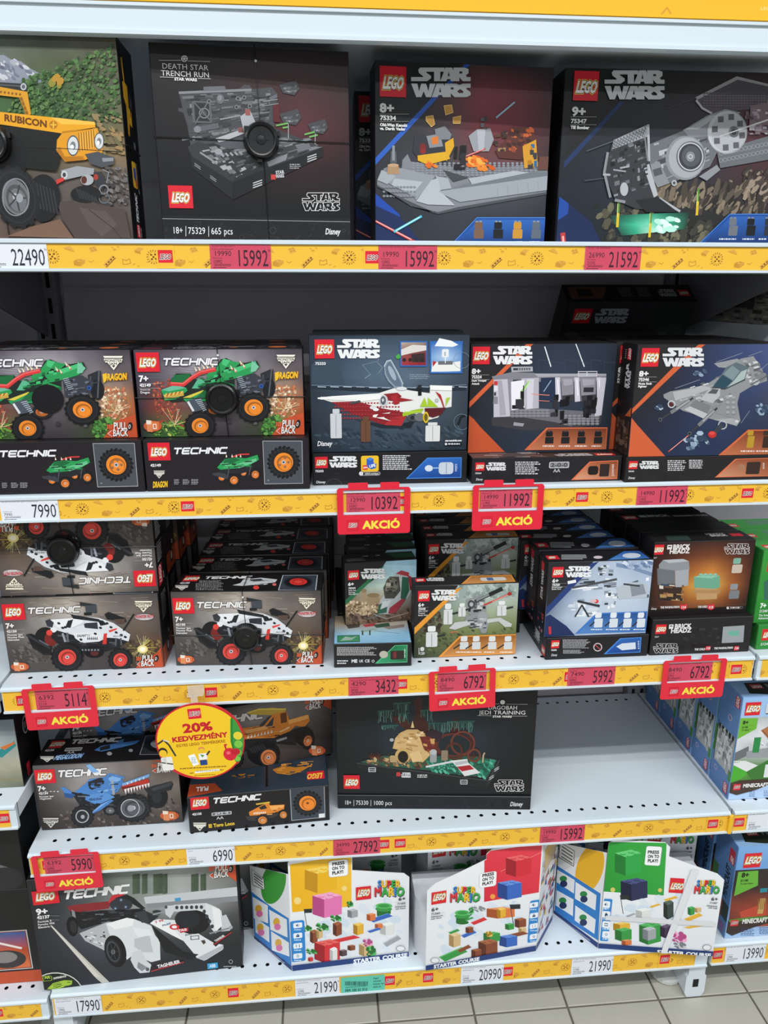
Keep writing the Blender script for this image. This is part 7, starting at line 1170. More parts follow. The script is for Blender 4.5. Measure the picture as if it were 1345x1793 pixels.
def icons(A,x0,y0,x1,y1):
 A.rect(x0,y0,x1,y1,'#2f86d0',.16);h=(y1-y0)/4.15;w=x1-x0
 for i in range(4):
  yy=y0+h*(.22+i);A.rect(x0+w*.16,yy,x1-w*.16,yy+h*.62,'#eef4fa',.2);c='#2a4a6a';cx=(x0+x1)/2;cy=yy+h*.31
  if i==0:A.tri([(cx-w*.16,cy),(cx,cy-h*.16),(cx,cy+h*.16)],c);A.line([(cx+w*.08,cy-h*.1),(cx+w*.08,cy+h*.1)],w*.03,c)
  elif i==1:A.rect(cx-w*.12,cy-h*.06,cx+w*.12,cy+h*.16,c);A.rect(cx-w*.06,cy-h*.16,cx+w*.06,cy-h*.06,c)
  elif i==2:A.frame(cx-w*.14,cy-h*.12,cx+w*.14,cy+h*.14,w*.04,c)
  else:A.ring(cx,cy,w*.1,w*.035,c,12)
  A.micro(x0+w*.22,yy+h*.68,x1-w*.22,yy+h*.84,1,'#d6e8f6',.8)
def course(A,items):
 for k,x,y,w,h,c,hi,lo in items:
  if k=='brick':plainbrick(A,x,y,w,h,c,hi,lo)
  elif k=='pipe':A.rect(x-w*.42,y-h*.1,x+w*.42,y+h*.5,lo);A.ell(x,y+h*.5,w*.42,h*.16,lo);A.rect(x-w/2,y-h*.25,x+w/2,y,c);A.ell(x,y,w/2,h*.2,c);A.ell(x,y-h*.25,w/2,h*.22,hi);A.ell(x,y-h*.25,w*.36,h*.14,c)
  elif k=='path':A.poly([(x-w/2,y+h*.2),(x+w*.3,y-h/2),(x+w/2,y-h*.2),(x-w*.3,y+h/2)],c);A.line([(x-w/2,y+h*.2),(x+w*.3,y-h/2)],h*.08,hi)
  elif k=='flag':A.line([(x,y),(x-w*.3,y-h)],max(w*.06,2.5),'#4a4e54');A.poly([(x-w*.3,y-h),(x+w*.6,y-h*1.02),(x+w*.6,y-h*.78),(x-w*.26,y-h*.76)],'#2a2c30')
  elif k=='leaf':blobs(A,[(x-w/2,y-h/2),(x+w/2,y-h/2),(x+w/2,y+h/2),(x-w/2,y+h/2)],12,[c,hi,lo],w*.2,h*.2,3,8)
G=('#3a9a48','#5cc068','#25702f');BR=('#8a4a30','#b06a44','#5c2e1e');RD=('#d8343a','#ee6a64','#a01f26');WT=('#e4e4e0','#f8f8f4','#b8bab8');GY=('#a4a8ac','#c8ccd0','#7a7e84');YL=('#e8b43a','#f8d470','#b0801c');BL=('#3a6ac0','#6a96e0','#24448a');TN=('#d8b884','#ecd4aa','#a88a58');OR=('#e07a44','#f0a070','#a8522a');PK=('#e87ab4','#f6aed2','#b84a86')
FW,FH=.2354,.275
A=Art(FW,FH,[(329,127),(1289,26),(1278,906),(368,1021)]);A.rect(200,-50,1400,1100,'#e9ecef');A.bg([['#f2f4f6','#eef1f4'],['#e9edf0','#e4e8ec']],0,4,4)
A.bg([['#f4bc24','#f8c63a'],['#f2b418','#f6c030']],0,4,4,area=[(348,190),(830,110),(832,520),(366,566)]);A.ell(408,475,28,28,'#f8dc8a');A.ell(775,378,20,20,'#f8dc8a')
blobs(A,[(480,640),(1150,470),(1240,850),(480,960)],50,['#dfe8f0','#d4e2ee','#e8eef2'],40,24,4,10)
plainbrick(A,590,300,250,230,'#f0b820','#f8d866','#c8901a');plainbrick(A,640,500,230,220,*PK)
course(A,[('flag',480,670,70,130,*G),('pipe',1085,540,130,100,*G),('path',1060,610,190,70,*BL),('brick',985,600,70,70,*OR),('leaf',480,690,70,40,*G),('brick',535,750,60,120,*BR),('brick',580,730,50,90,*TN),('leaf',605,680,80,50,*G),('brick',720,690,70,130,*BR),('leaf',710,610,70,40,*G),('brick',840,570,80,80,*GY),('leaf',820,500,40,40,*G),('brick',885,690,80,110,*YL),('path',780,775,240,60,*RD),('brick',1110,690,110,110,*WT),('brick',1045,670,60,50,*OR),('path',1150,790,140,90,*GY),('path',1010,705,110,40,*BL),('brick',640,860,200,200,*RD),('brick',690,890,60,130,*WT),('brick',765,880,60,60,'#5a4448','#8a7074','#3a2a2e'),('brick',830,840,60,50,*BR),('brick',940,850,100,120,*TN),('leaf',960,800,60,50,*PK),('leaf',985,870,60,80,*G),('leaf',520,870,70,30,*G),('brick',510,930,40,40,*RD)])
bubble(A,656,148,800,288);icons(A,360,622,460,955)
A.logo(866,355,984,470);supermario(A,1008,312,1245,434);A.text('6+',1198,470,1256,24,'#2a2c30',1);A.text('71403',1190,502,1254,13,'#4a4c50',1);A.text('Adventures',1172,524,1256,10,'#4a4c50',1);A.text('with Peach',1174,540,1254,10,'#4a4c50',1);rules(A,1170,1256,(482,508),'#b4b8bc',1.5)
A.poly([(300,985),(1280,868),(1282,930),(300,1060)],'#1f3a74');A.text('STARTER COURSE',846,962,1262,30,'#f4f6f8',2);A.ell(1215,844,36,22,'#9a9c9e');A.ell(1215,844,31,18,'#eceef0')
ART['yellow_course']=A.build('front_print')
A=Art(.1174,.24,[(27,19),(334,246),(368,1021),(73,768)]);A.rect(-20,-50,420,1100,'#eceef0');A.ell(225,330,95,170,'#3f9a3c',12);A.poly([(50,220),(150,300),(155,390),(60,350)],'#2a2c30');A.poly([(54,226),(147,303),(151,384),(63,346)],'#f4f4f2');[A.line([(72+i*2,258+i*22),(138+i,306+i*22)],7,'#3a3c40')for i in range(4)]
A.poly([(50,400),(220,530),(345,610),(368,1000),(75,760)],'#2f80cc')
for P,c in(([(60,440),(180,510),(182,650),(70,610)],'#e0c070'),([(190,540),(330,620),(335,760),(200,700)],'#e8d08a'),([(78,600),(190,680),(192,800),(84,720)],'#e2c478'),([(205,710),(345,800),(350,910),(212,860)],'#e6c880')):A.poly(P,'#f2f4f4');cx=sum(p[0]for p in P)/4;cy=sum(p[1]for p in P)/4;A.ell(cx-15,cy-15,26,34,'#e8b43a');A.ell(cx-8,cy+22,26,26,'#e87ab4')
A.poly([(70,745),(368,985),(368,1024),(72,775)],'#1f3a74');A.line([(115,803),(310,960)],5,'#c4ccd8')
ART['yellow_side']=A.build('side_print')
A=Art(.2335,FH,[(219,258),(1127,124),(1064,1000),(202,1152)]);A.rect(100,0,1300,1300,'#e9ecef');A.bg([['#f0f2f5','#f2f4f6'],['#e8ecef','#e6eaed']],0,4,4)
A.bg([['#e63a4a','#ea4250'],['#d82c3e','#e03446']],0,4,4,area=[(662,225),(1115,160),(1090,545),(660,620)]);A.line([(790,380),(1110,230)],3,'#f2a0a0');A.ell(728,578,20,20,'#f2a44a')
plainbrick(A,930,330,200,190,'#d8303c','#f06a6a','#a01f2a');plainbrick(A,860,520,190,170,*BL)
blobs(A,[(300,680),(950,640),(960,960),(320,1060)],50,['#dfe8f0','#d4e2ee','#e8eef2'],44,26,4,10)
course(A,[('pipe',490,730,120,100,*G),('leaf',560,690,26,60,*G),('path',545,752,70,30,*G),('leaf',625,672,80,34,'#b4b8bc','#d0d4d8','#8a8e92'),('path',620,770,130,60,*RD),('brick',790,700,220,100,*OR),('brick',795,700,70,90,*YL),('flag',890,790,90,150,*G),('brick',860,810,70,60,*G),('brick',945,780,90,90,*BR),('brick',960,840,60,60,*TN),('path',900,880,220,60,*BR),('brick',850,920,140,110,*BL),('brick',720,890,130,90,*G),('leaf',700,870,40,40,*YL),('brick',690,980,150,170,*BR),('brick',600,1020,80,90,*BR),('path',540,870,120,60,*BL),('brick',545,835,60,60,*BR),('brick',430,910,90,130,*TN),('path',425,850,90,40,*G),('path',420,1030,220,110,*G),('path',505,985,110,60,*BR)])
bubble(A,622,376,756,508);icons(A,1000,598,1100,940)
A.logo(246,526,364,640);supermario(A,388,498,624,614);A.text('6+',245,690,302,26,'#2a2c30',1);A.text('71360',244,718,312,13,'#4a4c50',1);A.text('Adventures',242,738,332,10,'#4a4c50',1);A.text('with Mario',242,754,324,10,'#4a4c50',1);rules(A,244,356,(697,722),'#b4b8bc',1.5)
A.poly([(180,1118),(1080,955),(1080,1010),(180,1180)],'#1f3a74');A.text('STARTER COURSE',264,1136,610,26,'#f4f6f8',2);A.ell(275,1072,35,22,'#9a9c9e');A.ell(275,1072,30,18,'#eceef0')
ART['red_course']=A.build('front_print')
A=Art(.0912,.26);A.rect(0,0,91,260,'#dfe3ea');r=random.Random(4)
for i in range(90):x,y=r.random()*86,40+r.random()*190;A.poly([(x,y),(x+10*r.random()+4,y-4),(x+10,y+12*r.random()+4),(x-2,y+9)],r.choice(['#6a78a8','#c84a50','#e8c85a','#4a8a58','#b8bcd0','#8a5a44','#f0e8e0','#3a4a7a']))
A.bg([['#d8b85a','#c8a04a'],['#c4b494','#b4a898']],.1,5,6,area=[(10,20),(86,8),(80,70),(16,84)]);A.rect(0,246,91,260,'#1f3a74')
ART['red_side']=A.build('side_print')
A=Art(.2293,FH,[(398,80),(1118,122),(1012,790),(329,743)]);A.rect(200,0,1300,900,'#e9ecef');A.bg([['#f0f2f5','#f2f4f6'],['#e8ecef','#e4e8ec']],0,4,4)
A.bg([['#2fa03c','#3aac46'],['#289634','#32a23e']],0,4,4,area=[(385,112),(740,118),(722,432),(362,408)]);A.ell(418,398,14,14,'#d8c86a');A.ell(700,400,12,12,'#d8c86a')
plainbrick(A,510,230,160,170,'#2fa84a','#6ad07c','#1d7a30');plainbrick(A,545,390,160,150,'#2a3054','#4a5484','#171c38')
blobs(A,[(440,480),(840,440),(820,720),(430,700)],40,['#dfe8f0','#d4e2ee','#e8eef2'],34,20,4,10)
course(A,[('flag',480,540,60,110,*G),('brick',600,540,90,80,*WT),('brick',750,510,60,130,'#3a4a44','#5f7068','#222c28'),('path',765,450,90,30,*YL),('path',670,492,70,26,*YL),('path',525,548,60,24,*GY),('brick',470,615,100,60,*YL),('brick',480,660,100,90,*G),('brick',500,710,60,40,*OR),('brick',640,650,130,150,*G),('brick',635,655,80,90,*GY),('brick',735,640,70,90,'#4a3a54','#6d5a78','#2c2034'),('brick',885,520,40,60,*G),('path',900,560,110,50,*YL),('brick',925,515,40,36,*TN),('path',910,615,140,26,*YL),('leaf',815,680,70,60,*PK),('leaf',820,725,60,30,*GY)])
bubble(A,608,143,710,246);icons(A,340,452,416,700)
A.logo(750,330,846,412);supermario(A,898,336,1050,414);A.text('6+',1002,458,1044,19,'#2a2c30',1);A.text('71387',994,476,1040,9,'#4a4c50',1);A.text('Adventures',976,492,1040,8,'#4a4c50',1);A.text('with Luigi',986,504,1040,8,'#4a4c50',1)
A.poly([(310,712),(1030,762),(1015,800),(310,750)],'#1f3a74');A.text('STARTER COURSE',680,772,1002,19,'#f4f6f8',2);A.ell(978,738,26,18,'#9a9c9e');A.ell(978,738,22,14,'#eceef0')
ART['green_course']=A.build('front_print')
A=Art(.114,.24,[(114,-15),(390,168),(329,743),(70,537)]);A.rect(0,-60,460,820,'#eceef0');A.ell(285,270,80,150,'#f0b824',16);A.poly([(105,110),(195,165),(190,260),(98,205)],'#2a2c30');A.poly([(109,116),(192,168),(187,254),(102,202)],'#f4f4f2');[A.line([(120-i,140+i*20),(182-i,180+i*20)],6,'#3a3c40')for i in range(4)]
A.poly([(85,250),(240,350),(350,420),(335,700),(75,530)],'#2f80cc')
for P in([(88,275),(195,340),(190,420),(84,350)],[(200,350),(325,430),(318,520),(196,450)],[(88,400),(188,455),(184,555),(82,490)],[(198,490),(320,575),(312,660),(195,580)]):A.poly(P,'#f2f4f4');cx=sum(p[0]for p in P)/4;cy=sum(p[1]for p in P)/4;A.ell(cx-12,cy-14,22,18,'#2f8a44');A.ell(cx-10,cy+16,22,20,'#24305c')
A.poly([(66,515),(332,712),(328,748),(68,542)],'#1f3a74');A.line([(105,566),(285,698)],4,'#c4ccd8')
ART['green_side']=A.build('side_print')
# ------------------------------------------------------------------ cartons on the top shelf
ORD = ['first', 'second', 'third', 'fourth']
box('carton with a yellow off-road car climbing rocks, forest behind', -.07, .010, S1, .354, .262, .085, 0, '#0d0d0e', key='jeep', front=ART['jeep'], right=ART['jeep_side'])
box('black carton with a grey trench diorama under a black alarm disc', .322, .033, S1, .282, .262, .09, 4, '#161617', key='trench', front=ART['trench'])
box('carton with a blue stripe and a grey lava platform', .644, .090, S1, .282, .262, .06, 3, '#1b1b1d', front=ART['lava'])
box('dark carton edge showing behind the blue-striped platform carton', .622, .27, S1, .282, .262, .06, 0, '#1b1b1d', front=ART['lava'])
box('wide carton with a grey twin-pod flying craft over green light', .943, .102, S1, .382, .262, .071, 0, '#141416', front=ART['bomber'])
# ------------------------------------------------------------------ second shelf
for k in range(2):
    for j, x in ((0, .008), (1, .272)):
        if k == 0: box('dark spine of a lying carton under the %s green truck carton' % ('cropped' if j == 0 else 'disc-tagged'), x, -.003, S2, .262 if j == 0 else .258, .083, .141, 0 if j == 0 else -1, '#1d1a1d', front=ART['dragon_spine'])
        else: box('lying dark truck carton behind the spine under the ' + ('cropped', 'disc-tagged')[j] + ' green truck', x, .146, S2, .258, .083, .141, 0, '#1d1a1d', 'dark truck cartons lying in the rear', front=ART['dragon_spine'])
for k in range(3):
    for j, x in ((0, .000), (1, .265)):
        lab = ('green monster truck carton, upright, without alarm disc', 'green monster truck carton, upright, with a black alarm disc')[j] if k == 0 else ORD[k - 1] + ' upright green truck carton behind the one ' + ('without a disc', 'with the disc')[j]
        box(lab, x - .004 * k, .02 + k * .079, S2 + .083, .261 if j == 0 else .259, .137, .076, 0, '#221d22', None if k == 0 else 'green truck cartons in the rear rows', key='dragonB' if (k == 0 and j == 1) else None, front=ART['dragon'], top=ART['dragon_top'])
box('lying carton spine with a blue app picture beneath the delta craft carton', .535, .013, S2, .255, .053, .191, 0, '#17161a', front=ART['dock_spine'])
box('carton with a white and dark red delta-winged craft', .534, .022, S2 + .053, .256, .187, .055, 0, '#1c2128', front=ART['dock'])
box('plain dark carton standing right behind the delta craft carton', .540, .080, S2 + .053, .25, .19, .055, 0, '#15161a')
box('lying black carton under the corridor carton, orange picture at one end', .796, .002, S2, .254, .043, .191, 0, '#1d1b1e', front=ART['corridor_spine'], top=ART['corridor_flat'])
box('orange-striped carton with a grey corridor scene', .795, .04, S2 + .043, .246, .181, .055, 0, '#1a181a', front=ART['corridor'])
for k in range(2): box(ORD[k] + ' dark carton behind the orange-striped corridor carton', .795, .098 + k * .058, S2 + .043, .246, .181, .055, 0, '#1a181a', 'dark cartons behind the corridor carton')
box('lying black carton under the grey fighter carton', 1.052, -.01, S2, .262, .042, .191, 0, '#1f1c1d', front=ART['fighter_spine'])
box('orange-striped carton with a grey space fighter among asteroids', 1.054, -.008, S2 + .042, .262, .183, .06, 0, '#1a1719', front=ART['fighter'], left=ART['sw_side'])
box('carton directly behind the grey fighter carton, only its dark side showing', 1.0445, .055, S2 + .042, .262, .183, .06, 0, '#1a1719', front=ART['fighter'], left=ART['sw_side'])
for k in range(2): box(ORD[k + 1] + ' dark carton in the row behind the grey fighter carton', 1.05, .118 + k * .064, S2 + .042, .262, .183, .06, 0, '#1a1719', 'dark cartons behind the fighter carton', front=ART['fighter'])
A = Art(.262, .06); A.rect(0, 0, 262, 60, '#161416'); A.logo(232, 18, 254, 40); A.starwars(190, 16, 226, 42, '#a9a7a8', '#161416'); A.tri([(8, 50), (8, 8), (90, 8), (70, 50)], '#6a4430'); A.rect(24, 16, 54, 42, '#20181a'); A.micro(110, 10, 140, 44, 7, '#7a787a'); A.micro(148, 10, 176, 44, 7, '#7a787a')
bt = (A.build('top_print'), .262, .06, True)
A = Art(.262, .191); A.bg([['#3a383a', '#343236', '#302e32'], ['#201e22', '#28262c', '#2a2630'], ['#141216', '#1a181e', '#16141a']], .1, 20, 16); A.logo(16, 14, 52, 48); A.starwars(60, 14, 128, 48, '#a9a8aa', '#343236'); blobs(A, [(20, 80), (240, 60), (240, 150), (20, 150)], 40, ['#2a282e', '#3a363c', '#1a181c'], 20, 12)
box('tilted dark carton propped up at the rear beside a white bracket', 1.030, .375, 1.274, .26, .19, .06, 0, '#121113', rx=33, front=(A.build('front_print'), .262, .191), top=(bt[0], .262, .06))
box('dark carton lying flat beneath the tilted carton at the rear', 1.05, .25, S2, .262, .118, .19, 0, '#141315')
# ------------------------------------------------------------------ third shelf
sd = ART['mutt_side']; sdu = ART['mutt_side_ud']
box('white truck carton with red rims supporting an upside-down twin', .001, .039, S3, .263, .141, .078, 0, '#2a2524', front=ART['mutt'], right=sd, top=ART['mutt_top'])
box('white truck carton stacked upside down with an alarm disc', .003, .045, S3 + .1415, .262, .141, .078, 0, '#1a1718', key='muttU', front=ART['mutt'] + (True,), right=sdu)
for k in range(3):
    for j in range(2): box(('lower ', 'upper ')[j] + 'white truck carton, ' + ORD[k] + ' stack behind the upside-down one', .002 + .008 * k, .125 + .082 * k, S3 + .1415 * j, .263, .141, .078, 0, '#1a1718', 'dark rear stack of truck cartons', front=ART['mutt'], right=sd)
box('white truck carton with red rims and an alarm disc, showing its top', .284, .042, S3, .260, .141, .088, -3.5, '#221f1f', key='muttB', front=ART['mutt'], top=ART['mutt_top'], right=sd)
for k in range(4): box(ORD[k] + ' white truck carton in the row behind the disc-tagged upright one', .300 + .006 * k, .137 + .0895 * k - (.0 if k < 3 else .002), S3, .255, .141, .084, -2 if k < 3 else 0, '#1b191a', 'receding row of white truck cartons', front=ART['mutt'], top=ART['mutt_top'], right=sd)
box('small starship carton lying flat with its printed spine forward', .563, .010, S3, .137, .046, .118, -2, '#1f1e1f', front=ART['ship_spine'], top=ART['ship_flat'])
box('small green-striped starship carton standing upright on a lying one', .586, .085, S3 + .046, .134, .122, .044, 5, '#1d1d1d', front=ART['ship'], top=ART['ship_top'])
box('small starship carton lying flat and hidden at the rear', .575, .140, S3, .137, .046, .122, 0, '#1f1e1f', 'hidden lying starship cartons'); box('small starship carton lying flat against the rear panel', .575, .268, S3, .137, .046, .122, 0, '#1f1e1f', 'hidden lying starship cartons')
for k in range(4): box(ORD[k] + ' small starship carton in the row behind the upright one', .592 + .003 * k, .148 + .052 * k, S3 + .046, .134, .122, .046, 3 if k < 1 else 1, '#1d1d1d', 'receding row of small starship cartons', front=ART['ship'], top=ART['ship_top'])
box('orange-striped field cannon carton standing right on the shelf', .707, .033, S3, .188, .141, .042, 0, '#1f1e1f', front=ART['cannon'], top=ART['cannon_top'])
box('lying dark carton hidden behind the field cannon carton', .738, .120, S3, .188, .046, .141, 0, '#1b1a1b', 'hidden lying cannon cartons'); box('lying dark carton under the rearmost cannon carton', .738, .263, S3, .188, .046, .141, 0, '#1b1a1b', 'hidden lying cannon cartons')
box('orange-striped field cannon carton raised behind the front one', .742, .149, S3 + .046, .186, .141, .042, 0, '#1f1e1f', front=ART['cannon'], top=ART['cannon_top'])
for k in range(3): box(ORD[k] + ' cannon carton in the row behind the raised one', .742, .193 + .05 * k, S3 + .046, .186, .141, .044, 0, '#1b1a1b', 'receding row of cannon cartons', front=ART['cannon'], top=ART['cannon_top'])
box('snow battle carton lying flat with its spine forward', .943, .006, S3, .190, .043, .150, 0, '#1a191c', front=ART['snow_spine'], left=ART['snow_side_l'])
box('blue-striped snow battle carton standing on a lying one', .938, .010, S3 + .043, .190, .143, .05, 0, '#1a191c', front=ART['snow'], top=ART['snow_top'], left=ART['snow_side'])
box('snow battle carton lying hidden in the rear', .93, .160, S3, .190, .043, .150, 0, '#1a191c', 'hidden snow battle cartons')
box('snow battle carton just behind the front one, its logo peeking out', .922, .133, S3 + .043, .190, .143, .046, 0, '#1a191c', front=ART['snow'], top=ART['snow_top'], left=ART['snow_side'])
box('plain dark snow carton squeezed between the two blue-striped ones', .936, .064, S3 + .043, .188, .146, .06, 0, '#17161a', top=ART['snow_top'], left=ART['snow_side'])
for k in range(3): box(ORD[k] + ' snow battle carton in the row behind the peeking logo', .918 - .002 * k, .182 + .05 * k, S3 + .043, .190, .143, .046, 0, '#1a191c', 'receding row of snow battle cartons', front=ART['snow'], top=ART['snow_top'], left=ART['snow_side'])
box('lying black carton with a grey picture window beneath the brown glowing carton', 1.137, .006, S3, .190, .071, .141, 0, '#222022', front=ART['heads_spine'], top=ART['heads_flat'])
box('brown glowing carton with two big-headed brick figures', 1.132, .022, S3 + .071, .188, .142, .055, 0, '#1c1819', front=ART['heads'], top=ART['heads_top'])
box('lying dark carton hidden behind the brown glowing carton', 1.134, .150, S3, .19, .071, .141, 0, '#1a1819')
box('upright dark carton right behind the brown glowing carton', 1.130, .080, S3 + .071, .188, .142, .055, 0, '#1a1819', 'dark cartons behind the glowing carton')
box('dark carton with a brick-lettered spine behind the brown carton', 1.128, .140, S3 + .071, .186, .142, .055, 0, '#1a1819', 'dark cartons behind the glowing carton', top=ART['heads_back'])
box('dark carton with a brick-lettered spine at the rear', 1.122, .200, S3 + .071, .186, .142, .055, 0, '#1a1819', 'dark cartons behind the glowing carton', top=ART['heads_back'])
# neighbouring deck, block-world cartons
box('green block-world carton lying beneath the upright one', 1.343, .012, S3, .262, .05, .14, 0, '#2c7a34', front=ART['green_spine'])
box('upright green block-world carton', 1.336, .020, S3 + .05, .262, .142, .06, 0, '#2f8038', front=ART['green'], top=ART['green_top'])
box('green block-world carton lying at the rear', 1.34, .156, S3, .262, .05, .14, 0, '#2c7a34')
for k in range(2): box(ORD[k] + ' upright green block-world carton in the rear row', 1.336, .084 + .064 * k, S3 + .05, .262, .142, .06, 0, '#2f8038', 'green cartons in the rear row', front=ART['green'], top=ART['green_top'])
# ------------------------------------------------------------------ fourth shelf
box('blue shark truck carton standing right on the half-empty shelf', .008, .05, S4, .262, .141, .085, 0, '#231f1e', front=ART['shark'], top=ART['shark_top'])
box('lying dark carton hidden behind the blue shark truck carton', .012, .145, S4, .262, .06, .141, 0, '#141213')
box('shadowed blue shark truck carton raised behind the lit one', .045, .150, S4 + .06, .262, .141, .08, 6, '#17151a', front=ART['shark'], top=ART['shark_top'])
box('lying orange truck carton, spine forward, wheel picture at one end', .287, .018, S4, .262, .078, .141, 3, '#1b1819', front=ART['toro_spine'], top=ART['toro_flat'])
box('orange pickup truck carton standing askew on the lying one', .302, .078, S4 + .078, .262, .141, .066, 12, '#1d1a1a', front=ART['toro'])
box('dark carton hidden behind the orange pickup truck carton', .335, .24, S4, .22, .20, .1, 0, '#151314')
box('wide black carton with a swamp diorama', .565, .066, S4, .378, .262, .09, -5.5, '#151618', front=ART['swamp'])
for k in range(5):
    lab = 'pale blue bakery carton with grey pixel side facing the empty deck' if k == 0 else ORD[k - 1] + ' pale blue bakery carton behind the foremost one in its file'
    box(lab, 1.341, .022 + .078 * k, S4, .262, .230, .075, 0, '#7aa0d0', None if k == 0 else 'file of bakery cartons', front=ART['bakery'], left=ART['bakery_side'], top=ART['bakery_top'])
for k in range(3): box(ORD[k - 1] + ' pale blue carton behind the red-cave one' if k else 'pale blue red-cave carton with green age corner', 1.366 - .004 * k, .0 + .078 * k, S5, .262, .230, .075, 0, '#6a96cc', None if k == 0 else 'file of red-cave cartons', front=ART['nether'], left=ART['nether_side'], top=ART['bakery_top'])

for k in range(2): box(ORD[k] + ' black carton added to darken the deck beside the green trucks', -.42, .12 + .1 * k, 1.14, .37, .27, .09, 0, '#101012', 'black cartons added to darken the neighbouring deck')  # added black cartons, cover the light back panel so this bay reads dark
# neighbouring deck cartons at the far left
A = Art(.19, .141); A.bg([['#7a8690', '#8a959c', '#70808c'], ['#a8b0b0', '#b4b8b4', '#9aa4a4'], ['#b0ac98', '#c0b8a0', '#a8a48c'], ['#7a8068', '#8a8a70', '#6a7060']], .1, 14, 12); A.tri([(140, 70), (175, 52), (186, 44), (188, 54), (160, 78)], '#2f8a8a'); A.tri([(160, 56), (186, 46), (186, 50), (166, 62)], '#d8743a'); A.line([(120, 120), (188, 128)], 3, '#8a8460')
A2 = Art(.09, .141); A2.rect(0, 0, 90, 141, '#0d0d0f'); A2.ring(40, 36, 12, 3, '#a8a8aa', 20, 18); A2.micro(34, 30, 46, 44, 4, '#a8a8aa'); A2.rect(20, 108, 34, 134, '#c02434'); A2.tri([(50, 20), (86, 10), (86, 60), (52, 70)], '#1c1c20')
box('carton end with a teal and orange flyer at the left-hand deck', -.196, .04, .584, .19, .141, .09, 0, '#0d0d0f', front=(A.build('front_print'), .19, .141), right=(A2.build('right_print'), .09, .141))
A = Art(.38, .225); A.rect(0, 0, 380, 225, '#1b1b1c'); A.rect(200, 96, 366, 192, '#8a3a22'); A.bg([['#2a3a4a', '#3a6a9a', '#2a5a9a'], ['#c8502c', '#d8602f', '#b84a28'], ['#8a3a22', '#c8502c', '#e07a4a']], .1, 14, 10, area=[(204, 100), (362, 100), (362, 188), (204, 188)]); A.frame(200, 96, 366, 192, 2, '#c9c9c9'); A.ell(320, 165, 36, 22, '#3a3636'); A.ell(316, 160, 24, 14, '#8a8684'); A.line([(210, 128), (300, 120), (350, 140)], 5, '#f0e4dc'); A.rect(0, 196, 380, 225, '#c4512c'); A.greeble([(10, 198), (370, 198), (370, 222), (10, 222)], 40, ['#a84424', '#d86a40', '#b84c28'], .05); A.tri([(210, 0), (290, 0), (300, 22), (220, 18)], '#2a5aa8')
box('black carton with a framed orange race car picture', -.405, .03, .142, .38, .225, .09, 0, '#141415', front=(A.build('front_print'), .38, .225))
A = Art(.37, .155); A.rect(0, 0, 370, 155, '#1c1c1d'); A.tri([(290, 110), (330, 98), (350, 108), (330, 118), (300, 118)], '#6a6a6c'); A.text('M', 338, 14, 348, 8, '#b4b4b4', 1); A.ell(336, 130, 30, 26, '#2c2c2e')
box('plain black carton stacked on the framed race car carton', -.398, .03, .367, .372, .155, .09, 0, '#141415', front=(A.build('front_print'), .37, .155))
# patterned grey carton on the upper neighbouring deck
A = Art(.32, .17); A.rect(0, 0, 320, 170, '#8f8b85'); A.greeble([(0, 0), (320, 0), (320, 170), (0, 170)], 240, ['#a6a29a', '#77736c', '#bdb8ae', '#5c5852', '#8a8068', '#4a4640', '#b0a48a'], .07, 4); A.rect(150, 40, 250, 130, '#4a4846'); A.micro(158, 48, 242, 122, 14, '#7c7a76', .4); A.studs(20, 20, 120, 150, 5, 6, 5, 5, '#77736c', '#a9a59c')
box('large grey patterned carton on the upper neighbouring deck', 1.345, .10, 1.395, .3, .12, .32, 0, '#77736c', left=(A.build('left_print'), .32, .17))

# ------------------------------------------------------------------ lowest shelf
box('carton with a white electric race car', -.012, .0, S5, .380, .260, .071, 3, '#17181a', front=ART['race'])
box('dark race car carton standing behind the white race car one', .008, .092, S5, .382, .260, .07, 3, '#1a1b1e', front=ART['race'])

def clip_mesh(me, pieces, name):
    """keep the parts of a print that lie inside a panel outline; a piece is a list of (point, outward normal)"""
    out = bmesh.new(); out.from_mesh(me); out.clear(); tmp = []
    for cuts in pieces:
        bm = bmesh.new(); bm.from_mesh(me)
        for co, no in cuts: bmesh.ops.bisect_plane(bm, geom=bm.verts[:] + bm.edges[:] + bm.faces[:], dist=1e-7, plane_co=(co[0], co[1], 0), plane_no=(no[0], no[1], 0), clear_outer=True)
        m2 = bpy.data.meshes.new(name); bm.to_mesh(m2); bm.free(); tmp.append(m2)
    out.free(); bm = bmesh.new()
    for m2 in tmp: bm.from_mesh(m2)
    r = bpy.data.meshes.new(name); bm.to_mesh(r); bm.free(); r.materials.append(PRINT)
    for m2 in tmp: bpy.data.meshes.remove(m2)
    return r
def panel(parent, name, a, b, outline, pieces, art, h0, t=.0016):
    """thin carton panel standing on the line a-b; outline in (along, up)"""
    d = Vector((b[0] - a[0], b[1] - a[1], 0)).normalized(); n = Vector((d.y, -d.x, 0))
    M = Matrix(((d.x, 0, n.x, a[0]), (d.y, 0, n.y, a[1]), (0, 1, 0, 0), (0, 0, 0, 1)))
    N = len(outline); V = [(x, y, 0) for x, y in outline] + [(x, y, t) for x, y in outline]
    me = mesh(name, V, [tuple(range(N))[::-1], tuple(range(N, 2 * N))] + [(i, (i + 1) % N, (i + 1) % N + N, i + N) for i in range(N)], carton('#e8eaec'))
    o = link(name, me, parent, M); p = link(name.replace('panel', 'print'), clip_mesh(art, pieces, 'print'), o, Matrix.Translation((0, 0, t + .0001)))
    return o
